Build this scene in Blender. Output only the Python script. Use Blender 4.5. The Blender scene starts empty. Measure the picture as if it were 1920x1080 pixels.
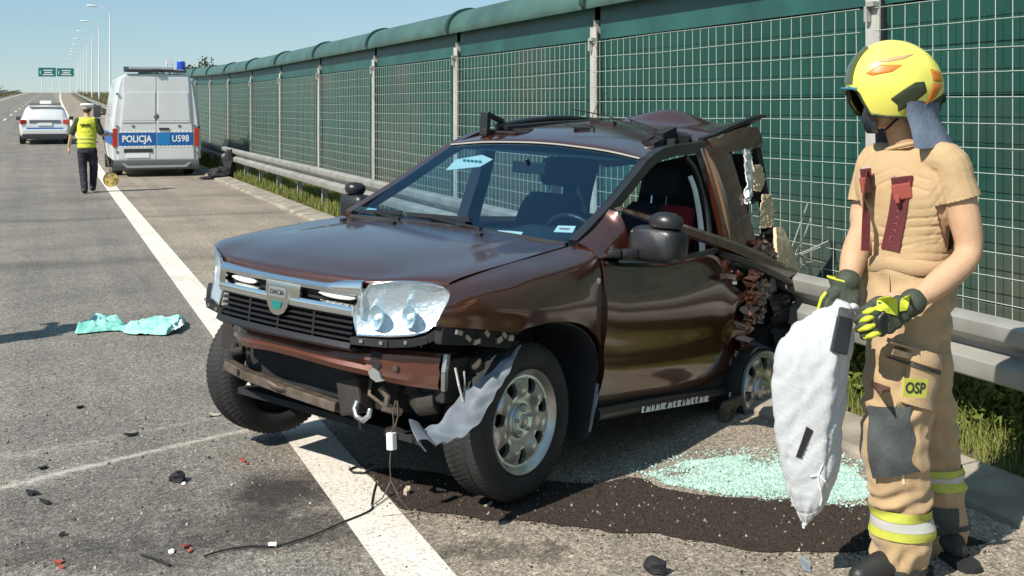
import bpy, bmesh, math, random
import numpy as np
from mathutils import Vector, Matrix, noise as mnoise
random.seed(7)
rng = np.random.default_rng(7)
S = bpy.context.scene
COL = S.collection
R = math.radians

# ---------------------------------------------------------------- camera
cam = bpy.data.cameras.new('camera')
cam.lens = 39.66; cam.sensor_width = 36.0
cam.shift_y = -0.176
cam.clip_end = 9000; cam.clip_start = 0.05
cam_o = bpy.data.objects.new('camera', cam)
cam_o.location = (0, 0, 1.7); cam_o.rotation_euler = (R(90), 0, 0)
COL.objects.link(cam_o); S.camera = cam_o

# ---------------------------------------------------------------- sky, sun, exposure
SUN_DIR = Vector((-0.690, -0.724, 0)).normalized()
SUN_EL = R(44)
w = bpy.data.worlds.new('World'); S.world = w; w.use_nodes = True
nt = w.node_tree
sky = nt.nodes.new('ShaderNodeTexSky'); sky.sky_type = 'NISHITA'; sky.sun_disc = False
sky.sun_elevation = SUN_EL; sky.sun_rotation = math.atan2(SUN_DIR.x, SUN_DIR.y)
sky.air_density = 1.0; sky.dust_density = 0.0; sky.ozone_density = 3.0
bgn = nt.nodes['Background']
veil = nt.nodes.new('ShaderNodeMixRGB'); veil.inputs[0].default_value = 0.55     # thin even summer haze over the clear sky
veil.inputs[2].default_value = (2.3, 4.1, 5.3, 1)
nt.links.new(sky.outputs[0], veil.inputs[1]); nt.links.new(veil.outputs[0], bgn.inputs[0]); bgn.inputs[1].default_value = 0.092
sl = bpy.data.lights.new('sun', 'SUN'); sl.energy = 5.0; sl.angle = R(0.5); sl.color = (1.0, 0.95, 0.86)
so = bpy.data.objects.new('sun', sl)
sd = Vector((SUN_DIR.x*math.cos(SUN_EL), SUN_DIR.y*math.cos(SUN_EL), math.sin(SUN_EL)))
so.rotation_euler = sd.to_track_quat('Z', 'Y').to_euler(); so.location = (-20, -20, 30)
COL.objects.link(so)
S.view_settings.view_transform = 'Standard'; S.view_settings.look = 'None'
S.view_settings.exposure = 0.40; S.view_settings.gamma = 1.0
S.view_settings.use_curve_mapping = False
try:
    S.cycles.max_bounces = 8; S.cycles.transparent_max_bounces = 16
except Exception:
    pass

# ---------------------------------------------------------------- road frame
RA = math.atan(870/2115.0)
UX, UY = -math.sin(RA), math.cos(RA)      # along the road
NX, NY = math.cos(RA), math.sin(RA)       # to the right of the road
def road_z(s):
    if s < 26: return 0.0
    if s < 40: return 0.0195*(s-26)**2/28
    z = 0.1365 + 0.0195*(s-40)
    if s > 330:
        z = 0.1365 + 0.0195*290 - 0.00004*(s-330)**2
        z = max(z, 1.0)
    return z
def rd(D, s, dz=0.0):
    d = D + 2.2e-5*max(0.0, s-30)**2
    return (NX*d + UX*s, NY*d + UY*s, road_z(s)+dz)
ROAD_ROT = RA   # rotation about z of something aligned with +y = along the road

# ---------------------------------------------------------------- helpers
def tag(o, label=None, cat=None, group=None, kind=None):
    if label: o['label'] = label
    if cat: o['category'] = cat
    if group: o['group'] = group
    if kind: o['kind'] = kind
    return o
def empty(name, loc=(0, 0, 0), rz=0.0, parent=None):
    o = bpy.data.objects.new(name, None); COL.objects.link(o)
    o.location = loc; o.rotation_euler = (0, 0, rz); o.empty_display_size = 0.1
    if parent: o.parent = parent
    return o
def copy_tree(o, parent=None):
    c = o.copy(); COL.objects.link(c); c.parent = parent
    for ch in list(o.children): copy_tree(ch, c)
    return c

class MB:
    def __init__(self):
        self.v = []; self.f = []; self.m = []
    def add(self, vs, fs, m=0, M=None):
        b = len(self.v)
        if M is not None: vs = [tuple(M @ Vector(p)) for p in vs]
        self.v += [tuple(p) for p in vs]
        self.f += [tuple(i+b for i in f) for f in fs]; self.m += [m]*len(fs)
        return self
    def box(self, c, s, M=None, m=0, taper=1.0):
        x, y, z = s[0]/2, s[1]/2, s[2]/2; t = taper
        vs = [(-x,-y,-z),(x,-y,-z),(x,y,-z),(-x,y,-z),(-x*t,-y*t,z),(x*t,-y*t,z),(x*t,y*t,z),(-x*t,y*t,z)]
        T = Matrix.Translation(c)
        if M is not None: T = T @ M.to_4x4()
        return self.add(vs, [(0,3,2,1),(4,5,6,7),(0,1,5,4),(1,2,6,5),(2,3,7,6),(3,0,4,7)], m, T)
    def bar(self, p, q, w, h, up=(0,0,1), m=0, w2=None, h2=None):
        p = Vector(p); q = Vector(q); d = (q-p).normalized(); u = Vector(up)
        sx = d.cross(u)
        if sx.length < 1e-4: sx = d.cross(Vector((1,0,0)))
        sx.normalize(); u = sx.cross(d).normalized()
        w2 = w if w2 is None else w2; h2 = h if h2 is None else h2
        vs = []
        for (c, a, b) in ((p, w, h), (q, w2, h2)):
            for (i, j) in ((-1,-1),(1,-1),(1,1),(-1,1)): vs.append(c + sx*(i*a/2) + u*(j*b/2))
        return self.add(vs, [(0,1,2,3),(7,6,5,4),(0,4,5,1),(1,5,6,2),(2,6,7,3),(3,7,4,0)], m)
    def path_bar(self, pts, w, h, up=(0,0,1), m=0):
        for a, b in zip(pts[:-1], pts[1:]): self.bar(a, b, w, h, up, m)
        return self
    def tube(self, pts, r, seg=8, m=0, cap=True, flat=None):
        pts = [Vector(p) for p in pts]; n = len(pts)
        rs = r if hasattr(r, '__len__') else [r]*n
        b = len(self.v); ref = None
        for i, p in enumerate(pts):
            d = (pts[min(i+1, n-1)] - pts[max(i-1, 0)]).normalized()
            if ref is None:
                ref = Vector((0,0,1)) if abs(d.z) < .9 else Vector((1,0,0))
            sx = d.cross(ref)
            if sx.length < 1e-5: sx = d.orthogonal()
            sx.normalize(); uy = sx.cross(d).normalized(); ref = uy
            for k in range(seg):
                a = 2*math.pi*k/seg
                fl = flat if flat else 1.0
                self.v.append(tuple(p + sx*(math.cos(a)*rs[i]) + uy*(math.sin(a)*rs[i]*fl)))
        for i in range(n-1):
            for k in range(seg):
                k2 = (k+1) % seg
                self.f.append((b+i*seg+k, b+i*seg+k2, b+(i+1)*seg+k2, b+(i+1)*seg+k)); self.m.append(m)
        if cap:
            self.f.append(tuple(b+k for k in range(seg))[::-1]); self.m.append(m)
            self.f.append(tuple(b+(n-1)*seg+k for k in range(seg))); self.m.append(m)
        return self
    def lathe(self, prof, seg=24, M=None, m=0, close=False, a0=0.0, a1=2*math.pi):
        # prof: (radius, height along z)
        b = len(self.v); full = abs(a1-a0-2*math.pi) < 1e-6
        n = len(prof); cols = seg if full else seg+1
        for k in range(cols):
            a = a0 + (a1-a0)*k/seg
            for (r, z) in prof:
                p = Vector((r*math.cos(a), r*math.sin(a), z))
                self.v.append(tuple(M @ p) if M is not None else tuple(p))
        for k in range(seg):
            k2 = (k+1) % cols
            for i in range(n-1 if not close else n):
                j = (i+1) % n
                self.f.append((b+k*n+i, b+k2*n+i, b+k2*n+j, b+k*n+j)); self.m.append(m)
        return self
    def grid(self, P, m=0, closed_u=False, closed_v=False, flip=False):
        # P: array nu x nv x 3
        P = np.asarray(P, float); nu, nv = P.shape[:2]; b = len(self.v)
        self.v += [tuple(p) for p in P.reshape(-1, 3)]
        for i in range(nu if closed_u else nu-1):
            for j in range(nv if closed_v else nv-1):
                i2 = (i+1) % nu; j2 = (j+1) % nv
                q = (b+i*nv+j, b+i2*nv+j, b+i2*nv+j2, b+i*nv+j2)
                self.f.append(q[::-1] if flip else q); self.m.append(m)
        return self
    def shell(self, P, t, m=0, flip=False):
        # a patch with thickness t (offset against its normal) and a closed rim
        P = np.asarray(P, float); nu, nv = P.shape[:2]
        du = np.gradient(P, axis=0); dv = np.gradient(P, axis=1)
        N = np.cross(du, dv); N /= (np.linalg.norm(N, axis=2, keepdims=True)+1e-9)
        if flip: N = -N
        Q = P - N*t
        b = len(self.v)
        self.grid(P, m, flip=flip); c = len(self.v); self.grid(Q, m, flip=not flip)
        rim = [(i, 0) for i in range(nu)] + [(nu-1, j) for j in range(1, nv)] + [(i, nv-1) for i in range(nu-2, -1, -1)] + [(0, j) for j in range(nv-2, 0, -1)]
        for k in range(len(rim)):
            i, j = rim[k]; i2, j2 = rim[(k+1) % len(rim)]
            q = (b+i*nv+j, c+i*nv+j, c+i2*nv+j2, b+i2*nv+j2)
            self.f.append(q[::-1] if flip else q); self.m.append(m)
        return self
    def prism(self, poly, t, fn, m=0):
        # poly: 2d outline; fn(u, v, w) -> 3d, w 0..t
        n = len(poly)
        vs = [fn(u, v, 0) for u, v in poly] + [fn(u, v, t) for u, v in poly]
        fs = [tuple(range(n))[::-1], tuple(range(n, 2*n))]
        fs += [(i, (i+1) % n, n+(i+1) % n, n+i) for i in range(n)]
        return self.add(vs, fs, m)
    def mesh(self, name, mats, smooth=None, bevel=0, fix=True):
        me = bpy.data.meshes.new(name); me.from_pydata(self.v, [], self.f); 
        for mt in (mats if isinstance(mats, (list, tuple)) else [mats]): me.materials.append(mt)
        if isinstance(mats, (list, tuple)) and len(mats) > 1:
            me.polygons.foreach_set('material_index', self.m)
        if fix or bevel:
            bm = bmesh.new(); bm.from_mesh(me)
            if fix: bmesh.ops.recalc_face_normals(bm, faces=bm.faces)
            if bevel:
                es = [e for e in bm.edges if len(e.link_faces) == 2 and e.calc_face_angle(0) > 0.6]
                bmesh.ops.bevel(bm, geom=es, offset=bevel, segments=2, profile=0.6, affect='EDGES', clamp_overlap=True)
            bm.to_mesh(me); bm.free()
        if smooth is not None:
            me.polygons.foreach_set('use_smooth', [True]*len(me.polygons))
            if smooth < 3: me.set_sharp_from_angle(angle=smooth)
        me.update()
        return me
    def build(self, name, mats, parent=None, smooth=None, bevel=0, loc=(0,0,0), rot=(0,0,0), label=None, fix=True):
        o = bpy.data.objects.new(name, self.mesh(name, mats, smooth, bevel, fix)); COL.objects.link(o)
        o.location = loc; o.rotation_euler = rot
        if parent: o.parent = parent
        if label: o['label'] = label
        return o

def inst(name, me, parent=None, loc=(0,0,0), rot=(0,0,0), scale=(1,1,1)):
    o = bpy.data.objects.new(name, me); COL.objects.link(o)
    o.location = loc; o.rotation_euler = rot; o.scale = scale
    if parent: o.parent = parent
    return o

def cr(pts, n):
    # Catmull-Rom through pts (k x d) -> n samples
    P = np.asarray(pts, float); k = len(P)
    E = np.concatenate([(2*P[0]-P[1])[None], P, (2*P[-1]-P[-2])[None]])
    t = np.linspace(0, k-1, n); i = np.minimum(t.astype(int), k-2); f = (t-i).reshape((-1,)+(1,)*(P.ndim-1))
    a, b, c, d = E[i], E[i+1], E[i+2], E[i+3]
    return 0.5*((2*b)+(c-a)*f+(2*a-5*b+4*c-d)*f*f+(3*b-a-3*c+d)*f**3)
def patch(rows, nu, nv):
    A = np.asarray(rows, float)                 # r x c x 3
    A = cr(A, nu)                               # nu x c x 3
    A = np.swapaxes(cr(np.swapaxes(A, 0, 1), nv), 0, 1)
    return A
def fbm(p, sc=1.0, oct=3):
    return mnoise.fractal(Vector(p)*sc, 1.0, 2.0, oct)

def remesh(mb, voxel, smooth=0):
    me = mb.mesh('tmp', M_DUMMY)
    o = bpy.data.objects.new('tmp', me); COL.objects.link(o)
    md = o.modifiers.new('r', 'REMESH'); md.mode = 'VOXEL'; md.voxel_size = voxel; md.adaptivity = 0
    if smooth:
        ms = o.modifiers.new('s', 'SMOOTH'); ms.iterations = smooth; ms.factor = 0.5
    dg = bpy.context.evaluated_depsgraph_get()
    r = bpy.data.meshes.new_from_object(o.evaluated_get(dg))
    bpy.data.objects.remove(o); bpy.data.meshes.remove(me)
    r.polygons.foreach_set('use_smooth', [True]*len(r.polygons))
    return r
def displace(me, fn):
    n = len(me.vertices); co = np.empty(n*3); me.vertices.foreach_get('co', co); co = co.reshape(-1, 3)
    no = np.empty(n*3); me.vertices.foreach_get('normal', no); no = no.reshape(-1, 3)
    d = np.array([fn(c, q) for c, q in zip(co, no)])
    co = co + no*d[:, None]
    me.vertices.foreach_set('co', co.ravel()); me.update()
def mesh_obj(name, me, mat, parent=None, loc=(0,0,0), rot=(0,0,0)):
    me.name = name; me.materials.clear(); me.materials.append(mat)
    return inst(name, me, parent, loc, rot)
def text_obj(name, body, size, mat, parent=None, M=None, depth=0.0008, align='CENTER', bold=0.0, sx=1.0):
    c = bpy.data.curves.new(name, 'FONT'); c.body = body; c.size = size; c.align_x = align; c.align_y = 'CENTER'
    c.extrude = depth; c.offset = bold; c.resolution_u = 3
    t = bpy.data.objects.new(name, c); COL.objects.link(t)
    dg = bpy.context.evaluated_depsgraph_get()
    me = bpy.data.meshes.new_from_object(t.evaluated_get(dg)); bpy.data.objects.remove(t)
    me.name = name; me.materials.clear(); me.materials.append(mat)
    me.transform(Matrix.Diagonal((sx, 1, 1, 1)))
    o = inst(name, me, parent)
    if M is not None: o.matrix_local = M
    return o
def frame(o, x, y, z=None):
    # matrix whose local x, y axes are given
    x = Vector(x).normalized(); y = Vector(y); y = (y - x*y.dot(x)).normalized(); z = x.cross(y)
    M = Matrix((x, y, z)).transposed().to_4x4(); M.translation = Vector(o); return M

# ---------------------------------------------------------------- materials
def mat(name, col, rough=0.5, metal=0.0, coat=0.0, var=0.0, vscale=6.0, bump=0.0, bscale=40.0, spec=0.5, col2=None, trans=0.0, sheen=0.0, detail=4.0, coat_rough=0.03, alpha=1.0):
    m = bpy.data.materials.new(name); m.use_nodes = True; n = m.node_tree; b = n.nodes['Principled BSDF']
    b.inputs['Base Color'].default_value = (*col, 1); b.inputs['Roughness'].default_value = rough
    b.inputs['Metallic'].default_value = metal; b.inputs['Coat Weight'].default_value = coat
    b.inputs['Coat Roughness'].default_value = coat_rough; b.inputs['Specular IOR Level'].default_value = spec
    b.inputs['Transmission Weight'].default_value = trans; b.inputs['Sheen Weight'].default_value = sheen
    b.inputs['Alpha'].default_value = alpha
    tc = n.nodes.new('ShaderNodeTexCoord')
    if var > 0 or col2:
        nz = n.nodes.new('ShaderNodeTexNoise'); nz.inputs['Scale'].default_value = vscale; nz.inputs['Detail'].default_value = detail
        n.links.new(tc.outputs['Object'], nz.inputs['Vector'])
        rp = n.nodes.new('ShaderNodeValToRGB')
        c2 = col2 if col2 else tuple(min(1, c*(1+var)) for c in col)
        c1 = col if col2 else tuple(c*(1-var) for c in col)
        rp.color_ramp.elements[0].position = 0.35; rp.color_ramp.elements[0].color = (*c1, 1)
        rp.color_ramp.elements[1].position = 0.65; rp.color_ramp.elements[1].color = (*c2, 1)
        n.links.new(nz.outputs['Fac'], rp.inputs['Fac']); n.links.new(rp.outputs['Color'], b.inputs['Base Color'])
    if bump > 0:
        nb = n.nodes.new('ShaderNodeTexNoise'); nb.inputs['Scale'].default_value = bscale; nb.inputs['Detail'].default_value = 5
        n.links.new(tc.outputs['Object'], nb.inputs['Vector'])
        bp = n.nodes.new('ShaderNodeBump'); bp.inputs['Strength'].default_value = bump; bp.inputs['Distance'].default_value = 0.01
        n.links.new(nb.outputs['Fac'], bp.inputs['Height']); n.links.new(bp.outputs['Normal'], b.inputs['Normal'])
    return m
M_DUMMY = bpy.data.materials.new('dummy')
def glass_mat(name, tint, refl=1.0, ior=1.5):
    m = bpy.data.materials.new(name); m.use_nodes = True; n = m.node_tree; n.nodes.clear()
    o = n.nodes.new('ShaderNodeOutputMaterial'); mx = n.nodes.new('ShaderNodeMixShader')
    t = n.nodes.new('ShaderNodeBsdfTransparent'); t.inputs[0].default_value = (*tint, 1)
    g = n.nodes.new('ShaderNodeBsdfGlossy'); g.inputs['Roughness'].default_value = 0.01; g.inputs['Color'].default_value = (refl, refl, refl, 1) if not hasattr(refl, '__len__') else (*refl, 1)
    lw = n.nodes.new('ShaderNodeLayerWeight'); lw.inputs[0].default_value = 0.5     # facing, the same from both sides
    p5 = n.nodes.new('ShaderNodeMath'); p5.operation = 'POWER'; p5.inputs[1].default_value = 5.0
    f = n.nodes.new('ShaderNodeMath'); f.operation = 'MULTIPLY_ADD'; r0 = ((ior-1)/(ior+1))**2
    f.inputs[1].default_value = 1-r0; f.inputs[2].default_value = r0
    n.links.new(lw.outputs['Facing'], p5.inputs[0]); n.links.new(p5.outputs[0], f.inputs[0])
    n.links.new(f.outputs[0], mx.inputs[0]); n.links.new(t.outputs[0], mx.inputs[1]); n.links.new(g.outputs[0], mx.inputs[2])
    n.links.new(mx.outputs[0], o.inputs[0])
    return m

# ================================================================ setting materials
def asphalt_mat():
    m = bpy.data.materials.new('asphalt'); m.use_nodes = True; n = m.node_tree; L = n.links.new
    b = n.nodes['Principled BSDF']; b.inputs['Roughness'].default_value = 0.85; b.inputs['Specular IOR Level'].default_value = 0.3
    g = n.nodes.new('ShaderNodeNewGeometry')
    def dot(v):
        d = n.nodes.new('ShaderNodeVectorMath'); d.operation = 'DOT_PRODUCT'; d.inputs[1].default_value = v
        L(g.outputs['Position'], d.inputs[0]); return d.outputs['Value']
    D = dot((NX, NY, 0)); s = dot((UX, UY, 0))
    def noise(scale, det=3, rough=0.6, vec=None):
        z = n.nodes.new('ShaderNodeTexNoise'); z.inputs['Scale'].default_value = scale; z.inputs['Detail'].default_value = det; z.inputs['Roughness'].default_value = rough
        L(vec if vec else g.outputs['Position'], z.inputs['Vector']); return z.outputs['Fac']
    def ramp(f, stops):
        r = n.nodes.new('ShaderNodeValToRGB'); e = r.color_ramp.elements
        e[0].position, e[0].color = stops[0][0], (*stops[0][1], 1); e[1].position, e[1].color = stops[-1][0], (*stops[-1][1], 1)
        for p, c in stops[1:-1]:
            x = e.new(p); x.color = (*c, 1)
        L(f, r.inputs['Fac']); return r.outputs['Color']
    def mix(f, a, c, mode='MIX'):
        x = n.nodes.new('ShaderNodeMixRGB'); x.blend_type = mode
        for i, q in ((0, f), (1, a), (2, c)):
            if hasattr(q, 'is_linked') or hasattr(q, 'links'): L(q, x.inputs[i])
            elif isinstance(q, (int, float)): x.inputs[i].default_value = q
            else: x.inputs[i].default_value = (*q, 1)
        return x.outputs[0]
    def math_(op, a, c=None, clamp=False):
        x = n.nodes.new('ShaderNodeMath'); x.operation = op; x.use_clamp = clamp
        for i, q in ((0, a), (1, c)):
            if q is None: continue
            if isinstance(q, (int, float)): x.inputs[i].default_value = q
            else: L(q, x.inputs[i])
        return x.outputs[0]
    # aggregate: voronoi stones with their own tones
    vo = n.nodes.new('ShaderNodeTexVoronoi'); vo.inputs['Scale'].default_value = 115; L(g.outputs['Position'], vo.inputs['Vector'])
    stone = ramp(vo.outputs['Color'], [(0.0, (.062, .056, .050)), (.30, (.185, .168, .147)), (.7, (.30, .272, .238)), (1, (.54, .49, .43))])
    vo2 = n.nodes.new('ShaderNodeTexVoronoi'); vo2.inputs['Scale'].default_value = 48; L(g.outputs['Position'], vo2.inputs['Vector'])
    st2 = ramp(vo2.outputs['Color'], [(0, (.72, .72, .72)), (.5, (.97, .97, .97)), (1, (1.22, 1.20, 1.17))])
    stone = mix(1.0, stone, st2, 'MULTIPLY')
    blot = ramp(noise(0.9, 5), [(.3, (.78, .78, .79)), (.7, (1.18, 1.16, 1.12))])
    c = mix(1.0, stone, blot, 'MULTIPLY')
    # streaks along the direction of travel
    cs = n.nodes.new('ShaderNodeCombineXYZ'); L(math_('MULTIPLY', D, 2.2), cs.inputs[0]); L(math_('MULTIPLY', s, 0.06), cs.inputs[1])
    st = ramp(noise(1.0, 4, .6, cs.outputs[0]), [(.35, (.86, .86, .87)), (.65, (1.12, 1.11, 1.09))])
    c = mix(1.0, c, st, 'MULTIPLY')
    # the driven lane is a little darker and bluer than the hard shoulder
    lane = math_('MULTIPLY_ADD', D, 1/0.5, False); 
    ln = n.nodes.new('ShaderNodeMapRange'); ln.inputs[1].default_value = 0.9; ln.inputs[2].default_value = 1.5; L(D, ln.inputs[0])
    c = mix(1.0, c, ramp(ln.outputs[0], [(0, (.80, .81, .82)), (1, (1.12, 1.06, .98))]), 'MULTIPLY')
    # far lane: smoother and greyer tarmac
    # transverse darker joint ahead of the wreck
    # scrape marks on the tarmac, pale and slightly ragged (position given by two points each)
    def scrape(p, q, wd, amount, gap=0.5):
        nonlocal c
        p = Vector(p); q = Vector(q); d = (q-p); Ln = d.length; d.normalize(); nn = Vector((-d.y, d.x))
        a = dot((nn.x, nn.y, 0)); t = dot((d.x, d.y, 0))
        wob = math_('MULTIPLY', math_('SUBTRACT', noise(2.5, 3), .5), wd*2.2)
        dist = math_('ABSOLUTE', math_('ADD', math_('SUBTRACT', a, nn.dot(p)), wob))
        e = math_('SUBTRACT', 1.0, math_('DIVIDE', dist, wd), True)
        t0 = d.dot(p)
        i = math_('MULTIPLY', math_('GREATER_THAN', t, t0), math_('LESS_THAN', t, t0+Ln))
        rag = ramp(noise(26, 4, .7), [(gap-.08, (0, 0, 0)), (gap+.14, (1, 1, 1))])
        f = math_('MULTIPLY', math_('MULTIPLY', e, i), rag)
        c = mix(math_('MULTIPLY', f, amount), c, (.52, .47, .40))
    scrape((-2.42, 4.93), (-1.33, 6.03), 0.045, .85, .40)
    scrape((-2.7, 4.7), (-2.0, 5.38), 0.13, .45, .47)
    scrape((-2.75, 5.28), (-1.60, 6.2), 0.055, .5, .50)
    scrape((-2.85, 5.25), (-2.0, 5.75), 0.12, .35, .50)
    # faint darker bands across the lane and a few fine cracks
    def band(s0, wd, amount):
        nonlocal c
        wob = math_('MULTIPLY', math_('SUBTRACT', noise(.8, 3), .5), .5)
        e = math_('SUBTRACT', 1.0, math_('DIVIDE', math_('ABSOLUTE', math_('ADD', math_('SUBTRACT', s, s0), wob)), wd), True)
        c = mix(math_('MULTIPLY', e, amount), c, (.05, .047, .044))
    band(13.2, .5, .45); band(18.4, .35, .35); band(22.5, .8, .3)
    vc = n.nodes.new('ShaderNodeTexVoronoi'); vc.feature = 'DISTANCE_TO_EDGE'; vc.inputs['Scale'].default_value = .55
    dn = n.nodes.new('ShaderNodeTexNoise'); dn.inputs['Scale'].default_value = 3; dn.inputs['Detail'].default_value = 5; L(g.outputs['Position'], dn.inputs['Vector'])
    va = n.nodes.new('ShaderNodeVectorMath'); va.operation = 'ADD'; L(g.outputs['Position'], va.inputs[0]); L(dn.outputs['Color'], va.inputs[1]); L(va.outputs[0], vc.inputs['Vector'])
    ck = math_('MULTIPLY', math_('LESS_THAN', vc.outputs['Distance'], .0035), math_('GREATER_THAN', noise(.35, 2), .56))
    c = mix(math_('MULTIPLY', ck, .55), c, (.03, .027, .024))
    # damp and oily patches round the wreck
    def stain(p, rx, ry, amount, col=(.022, .019, .017), ns=5.0, nz_amp=1.3, ang=0.0):
        nonlocal c
        ca, sa = math.cos(ang), math.sin(ang)
        u = math_('DIVIDE', math_('SUBTRACT', dot((ca, sa, 0)), ca*p[0]+sa*p[1]), rx)
        v = math_('DIVIDE', math_('SUBTRACT', dot((-sa, ca, 0)), -sa*p[0]+ca*p[1]), ry)
        r2 = math_('ADD', math_('MULTIPLY', u, u), math_('MULTIPLY', v, v))
        r2 = math_('ADD', r2, math_('MULTIPLY', math_('SUBTRACT', noise(ns, 5, .65), .5), nz_amp*2))
        f = math_('SUBTRACT', 1.25, r2, True)
        c = mix(math_('MULTIPLY', f, amount), c, col)
    stain((-1.02, 4.98), .26, .30, .82, ns=4)
    stain((-.90, 4.55), .45, .22, .60, ns=7, nz_amp=2.2)
    stain((-1.5, 4.3), .60, .18, .42, ns=9, nz_amp=2.6)
    stain((-.05, 4.32), .30, .12, .55, ns=10, nz_amp=2.6)
    stain((-2.2, 4.6), 1.1, .5, .25, ns=5, nz_amp=2.6)
    L(c, b.inputs['Base Color'])
    bp = n.nodes.new('ShaderNodeBump'); bp.inputs['Strength'].default_value = .55; bp.inputs['Distance'].default_value = .006
    L(vo.outputs['Distance'], bp.inputs['Height']); L(bp.outputs['Normal'], b.inputs['Normal'])
    return m
M_asph = asphalt_mat()
def paint_mat():
    m = bpy.data.materials.new('road paint'); m.use_nodes = True; n = m.node_tree; L = n.links.new; b = n.nodes['Principled BSDF']
    b.inputs['Roughness'].default_value = .8
    g = n.nodes.new('ShaderNodeNewGeometry')
    z = n.nodes.new('ShaderNodeTexNoise'); z.inputs['Scale'].default_value = 60; z.inputs['Detail'].default_value = 6; z.inputs['Roughness'].default_value = .75
    z2 = n.nodes.new('ShaderNodeTexNoise'); z2.inputs['Scale'].default_value = 2.2; z2.inputs['Detail'].default_value = 4
    L(g.outputs['Position'], z.inputs['Vector']); L(g.outputs['Position'], z2.inputs['Vector'])
    r = n.nodes.new('ShaderNodeValToRGB'); e = r.color_ramp.elements
    e[0].position = .36; e[0].color = (.34, .31, .27, 1); e[1].position = .50; e[1].color = (.76, .71, .63, 1)
    L(z.outputs['Fac'], r.inputs['Fac'])
    r2 = n.nodes.new('ShaderNodeValToRGB'); e = r2.color_ramp.elements
    e[0].position = .3; e[0].color = (.84, .82, .79, 1); e[1].position = .6; e[1].color = (1, 1, 1, 1); L(z2.outputs['Fac'], r2.inputs['Fac'])
    x = n.nodes.new('ShaderNodeMixRGB'); x.blend_type = 'MULTIPLY'; x.inputs[0].default_value = 1; L(r.outputs[0], x.inputs[1]); L(r2.outputs[0], x.inputs[2])
    L(x.outputs[0], b.inputs['Base Color'])
    bp = n.nodes.new('ShaderNodeBump'); bp.inputs['Strength'].default_value = .35; bp.inputs['Distance'].default_value = .006
    L(z.outputs['Fac'], bp.inputs['Height']); L(bp.outputs['Normal'], b.inputs['Normal'])
    return m
M_paint = paint_mat()
M_conc = mat('concrete', (.27, .235, .185), .9, var=.3, vscale=3.5, bump=.5, bscale=70, detail=8)
M_earth = mat('earth', (.10, .085, .045), .95, col2=(.16, .125, .07), vscale=1.2, bump=.6, bscale=8, detail=8)
M_grass = mat('grass', (.12, .155, .03), .6, col2=(.21, .215, .06), vscale=.9, spec=.25)
M_grass_dry = mat('dry grass', (.19, .155, .075), .7, col2=(.12, .12, .045), vscale=.8, spec=.2)
M_bush = mat('bramble leaves', (.085, .125, .022), .5, col2=(.19, .22, .055), vscale=7, spec=.3)
M_galv = mat('galvanised steel', (.33, .32, .29), .58, metal=.35, var=.16, vscale=3, bump=.12, bscale=18, detail=6)
M_galv_d = mat('galvanised posts', (.40, .39, .36), .6, metal=.3, var=.15, vscale=4)
M_wire = mat('mesh wire', (.44, .49, .43), .5, metal=.2)

# ================================================================ terrain, road
ss = [-60, -30, -15, -5, 0, 5, 10, 15, 20, 24, 28, 32, 36, 40, 45, 50, 60, 80, 100, 130, 160, 200, 240, 280, 310, 330, 345, 360, 380, 400, 450, 520, 700, 1200, 2500, 6000]
def terr_fall(d):
    a = abs(d+1.5)
    if a < 11: return 1.0
    return max(0.0, 1-(a-11)/30.0)
P = []
for s in ss:
    row = []
    for d in [-5000, -1500, -500, -200, -90, -45, -34, -24, -16, -12.5, -9.7, -8.4, -4, 0, 3.4, 4.0, 4.6, 5.4, 7, 9, 12, 20, 30, 45, 90, 200, 500, 1500, 5000]:
        f = terr_fall(d); z = road_z(s)*f - .06 - (1-f)*.5
        if d >= 4.0 and f > 0: z = road_z(s)*f + (.05 if d > 4.3 else .0) - (.0 if d < 7 else .4)
        if d <= -9.7: z += .25*f
        x, y, _ = rd(d, s); row.append((x, y, z))
    P.append(row)
mb = MB(); mb.grid(P); tag(mb.build('ground', M_earth, smooth=2, fix=False), kind='structure')
def strip(d0, d1, s0, s1, dz, name, mtl, step=4.0, nd=2, **kw):
    n = max(2, int((s1-s0)/step)+1); P = []
    for s in np.linspace(s0, s1, n):
        P.append([rd(d0+(d1-d0)*j/(nd-1), s, dz) for j in range(nd)])
    mb = MB(); mb.grid(P); return mb, name, mtl
mb, nm, mt = strip(-8.0, 3.62, -12, 420, 0.0, 'road', M_asph, 3.0, 6)
tag(mb.build('road', M_asph, smooth=2, fix=False), kind='structure')
# painted lines
mb = MB()
for (d, wd) in ((1.25, .24), (-6.6, .22)):
    m2, _, _ = strip(d-wd/2, d+wd/2, -10, 415, 0.004, '', None, 2.5); mb.add(m2.v, m2.f)
for k in range(34):
    s0 = 6.5+k*12.0
    m2, _, _ = strip(-2.72, -2.58, s0, s0+4, 0.004, '', None, 2); mb.add(m2.v, m2.f)
tag(mb.build('road_marking', M_paint, fix=False), kind='structure')
# low concrete kerb in cast lengths
kerb = empty('kerb', rd(3.62, 6)); tag(kerb, kind='structure')
kl = kerb.location.copy()
k = 0; s0 = -2.0
while s0 < 110:
    ln = 2.0 if s0 < 40 else 10.0
    prof = [(3.62, -.05), (3.625, .022), (3.66, .045), (3.97, .07), (4.0, .06), (4.0, -.05)]
    mb = MB(); P = []
    for s in np.linspace(s0+.006, s0+ln-.006, 3): P.append([tuple(Vector(rd(d, s, z+rng.normal(0, .001)))-kl) for d, z in prof])
    mb.grid(P); b0 = len(prof)
    mb.f.append(tuple(range(b0))); mb.m.append(0); mb.f.append(tuple(range(2*b0, 3*b0))[::-1]); mb.m.append(0)
    mb.build('kerb_stone', M_conc, kerb); s0 += ln

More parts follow.
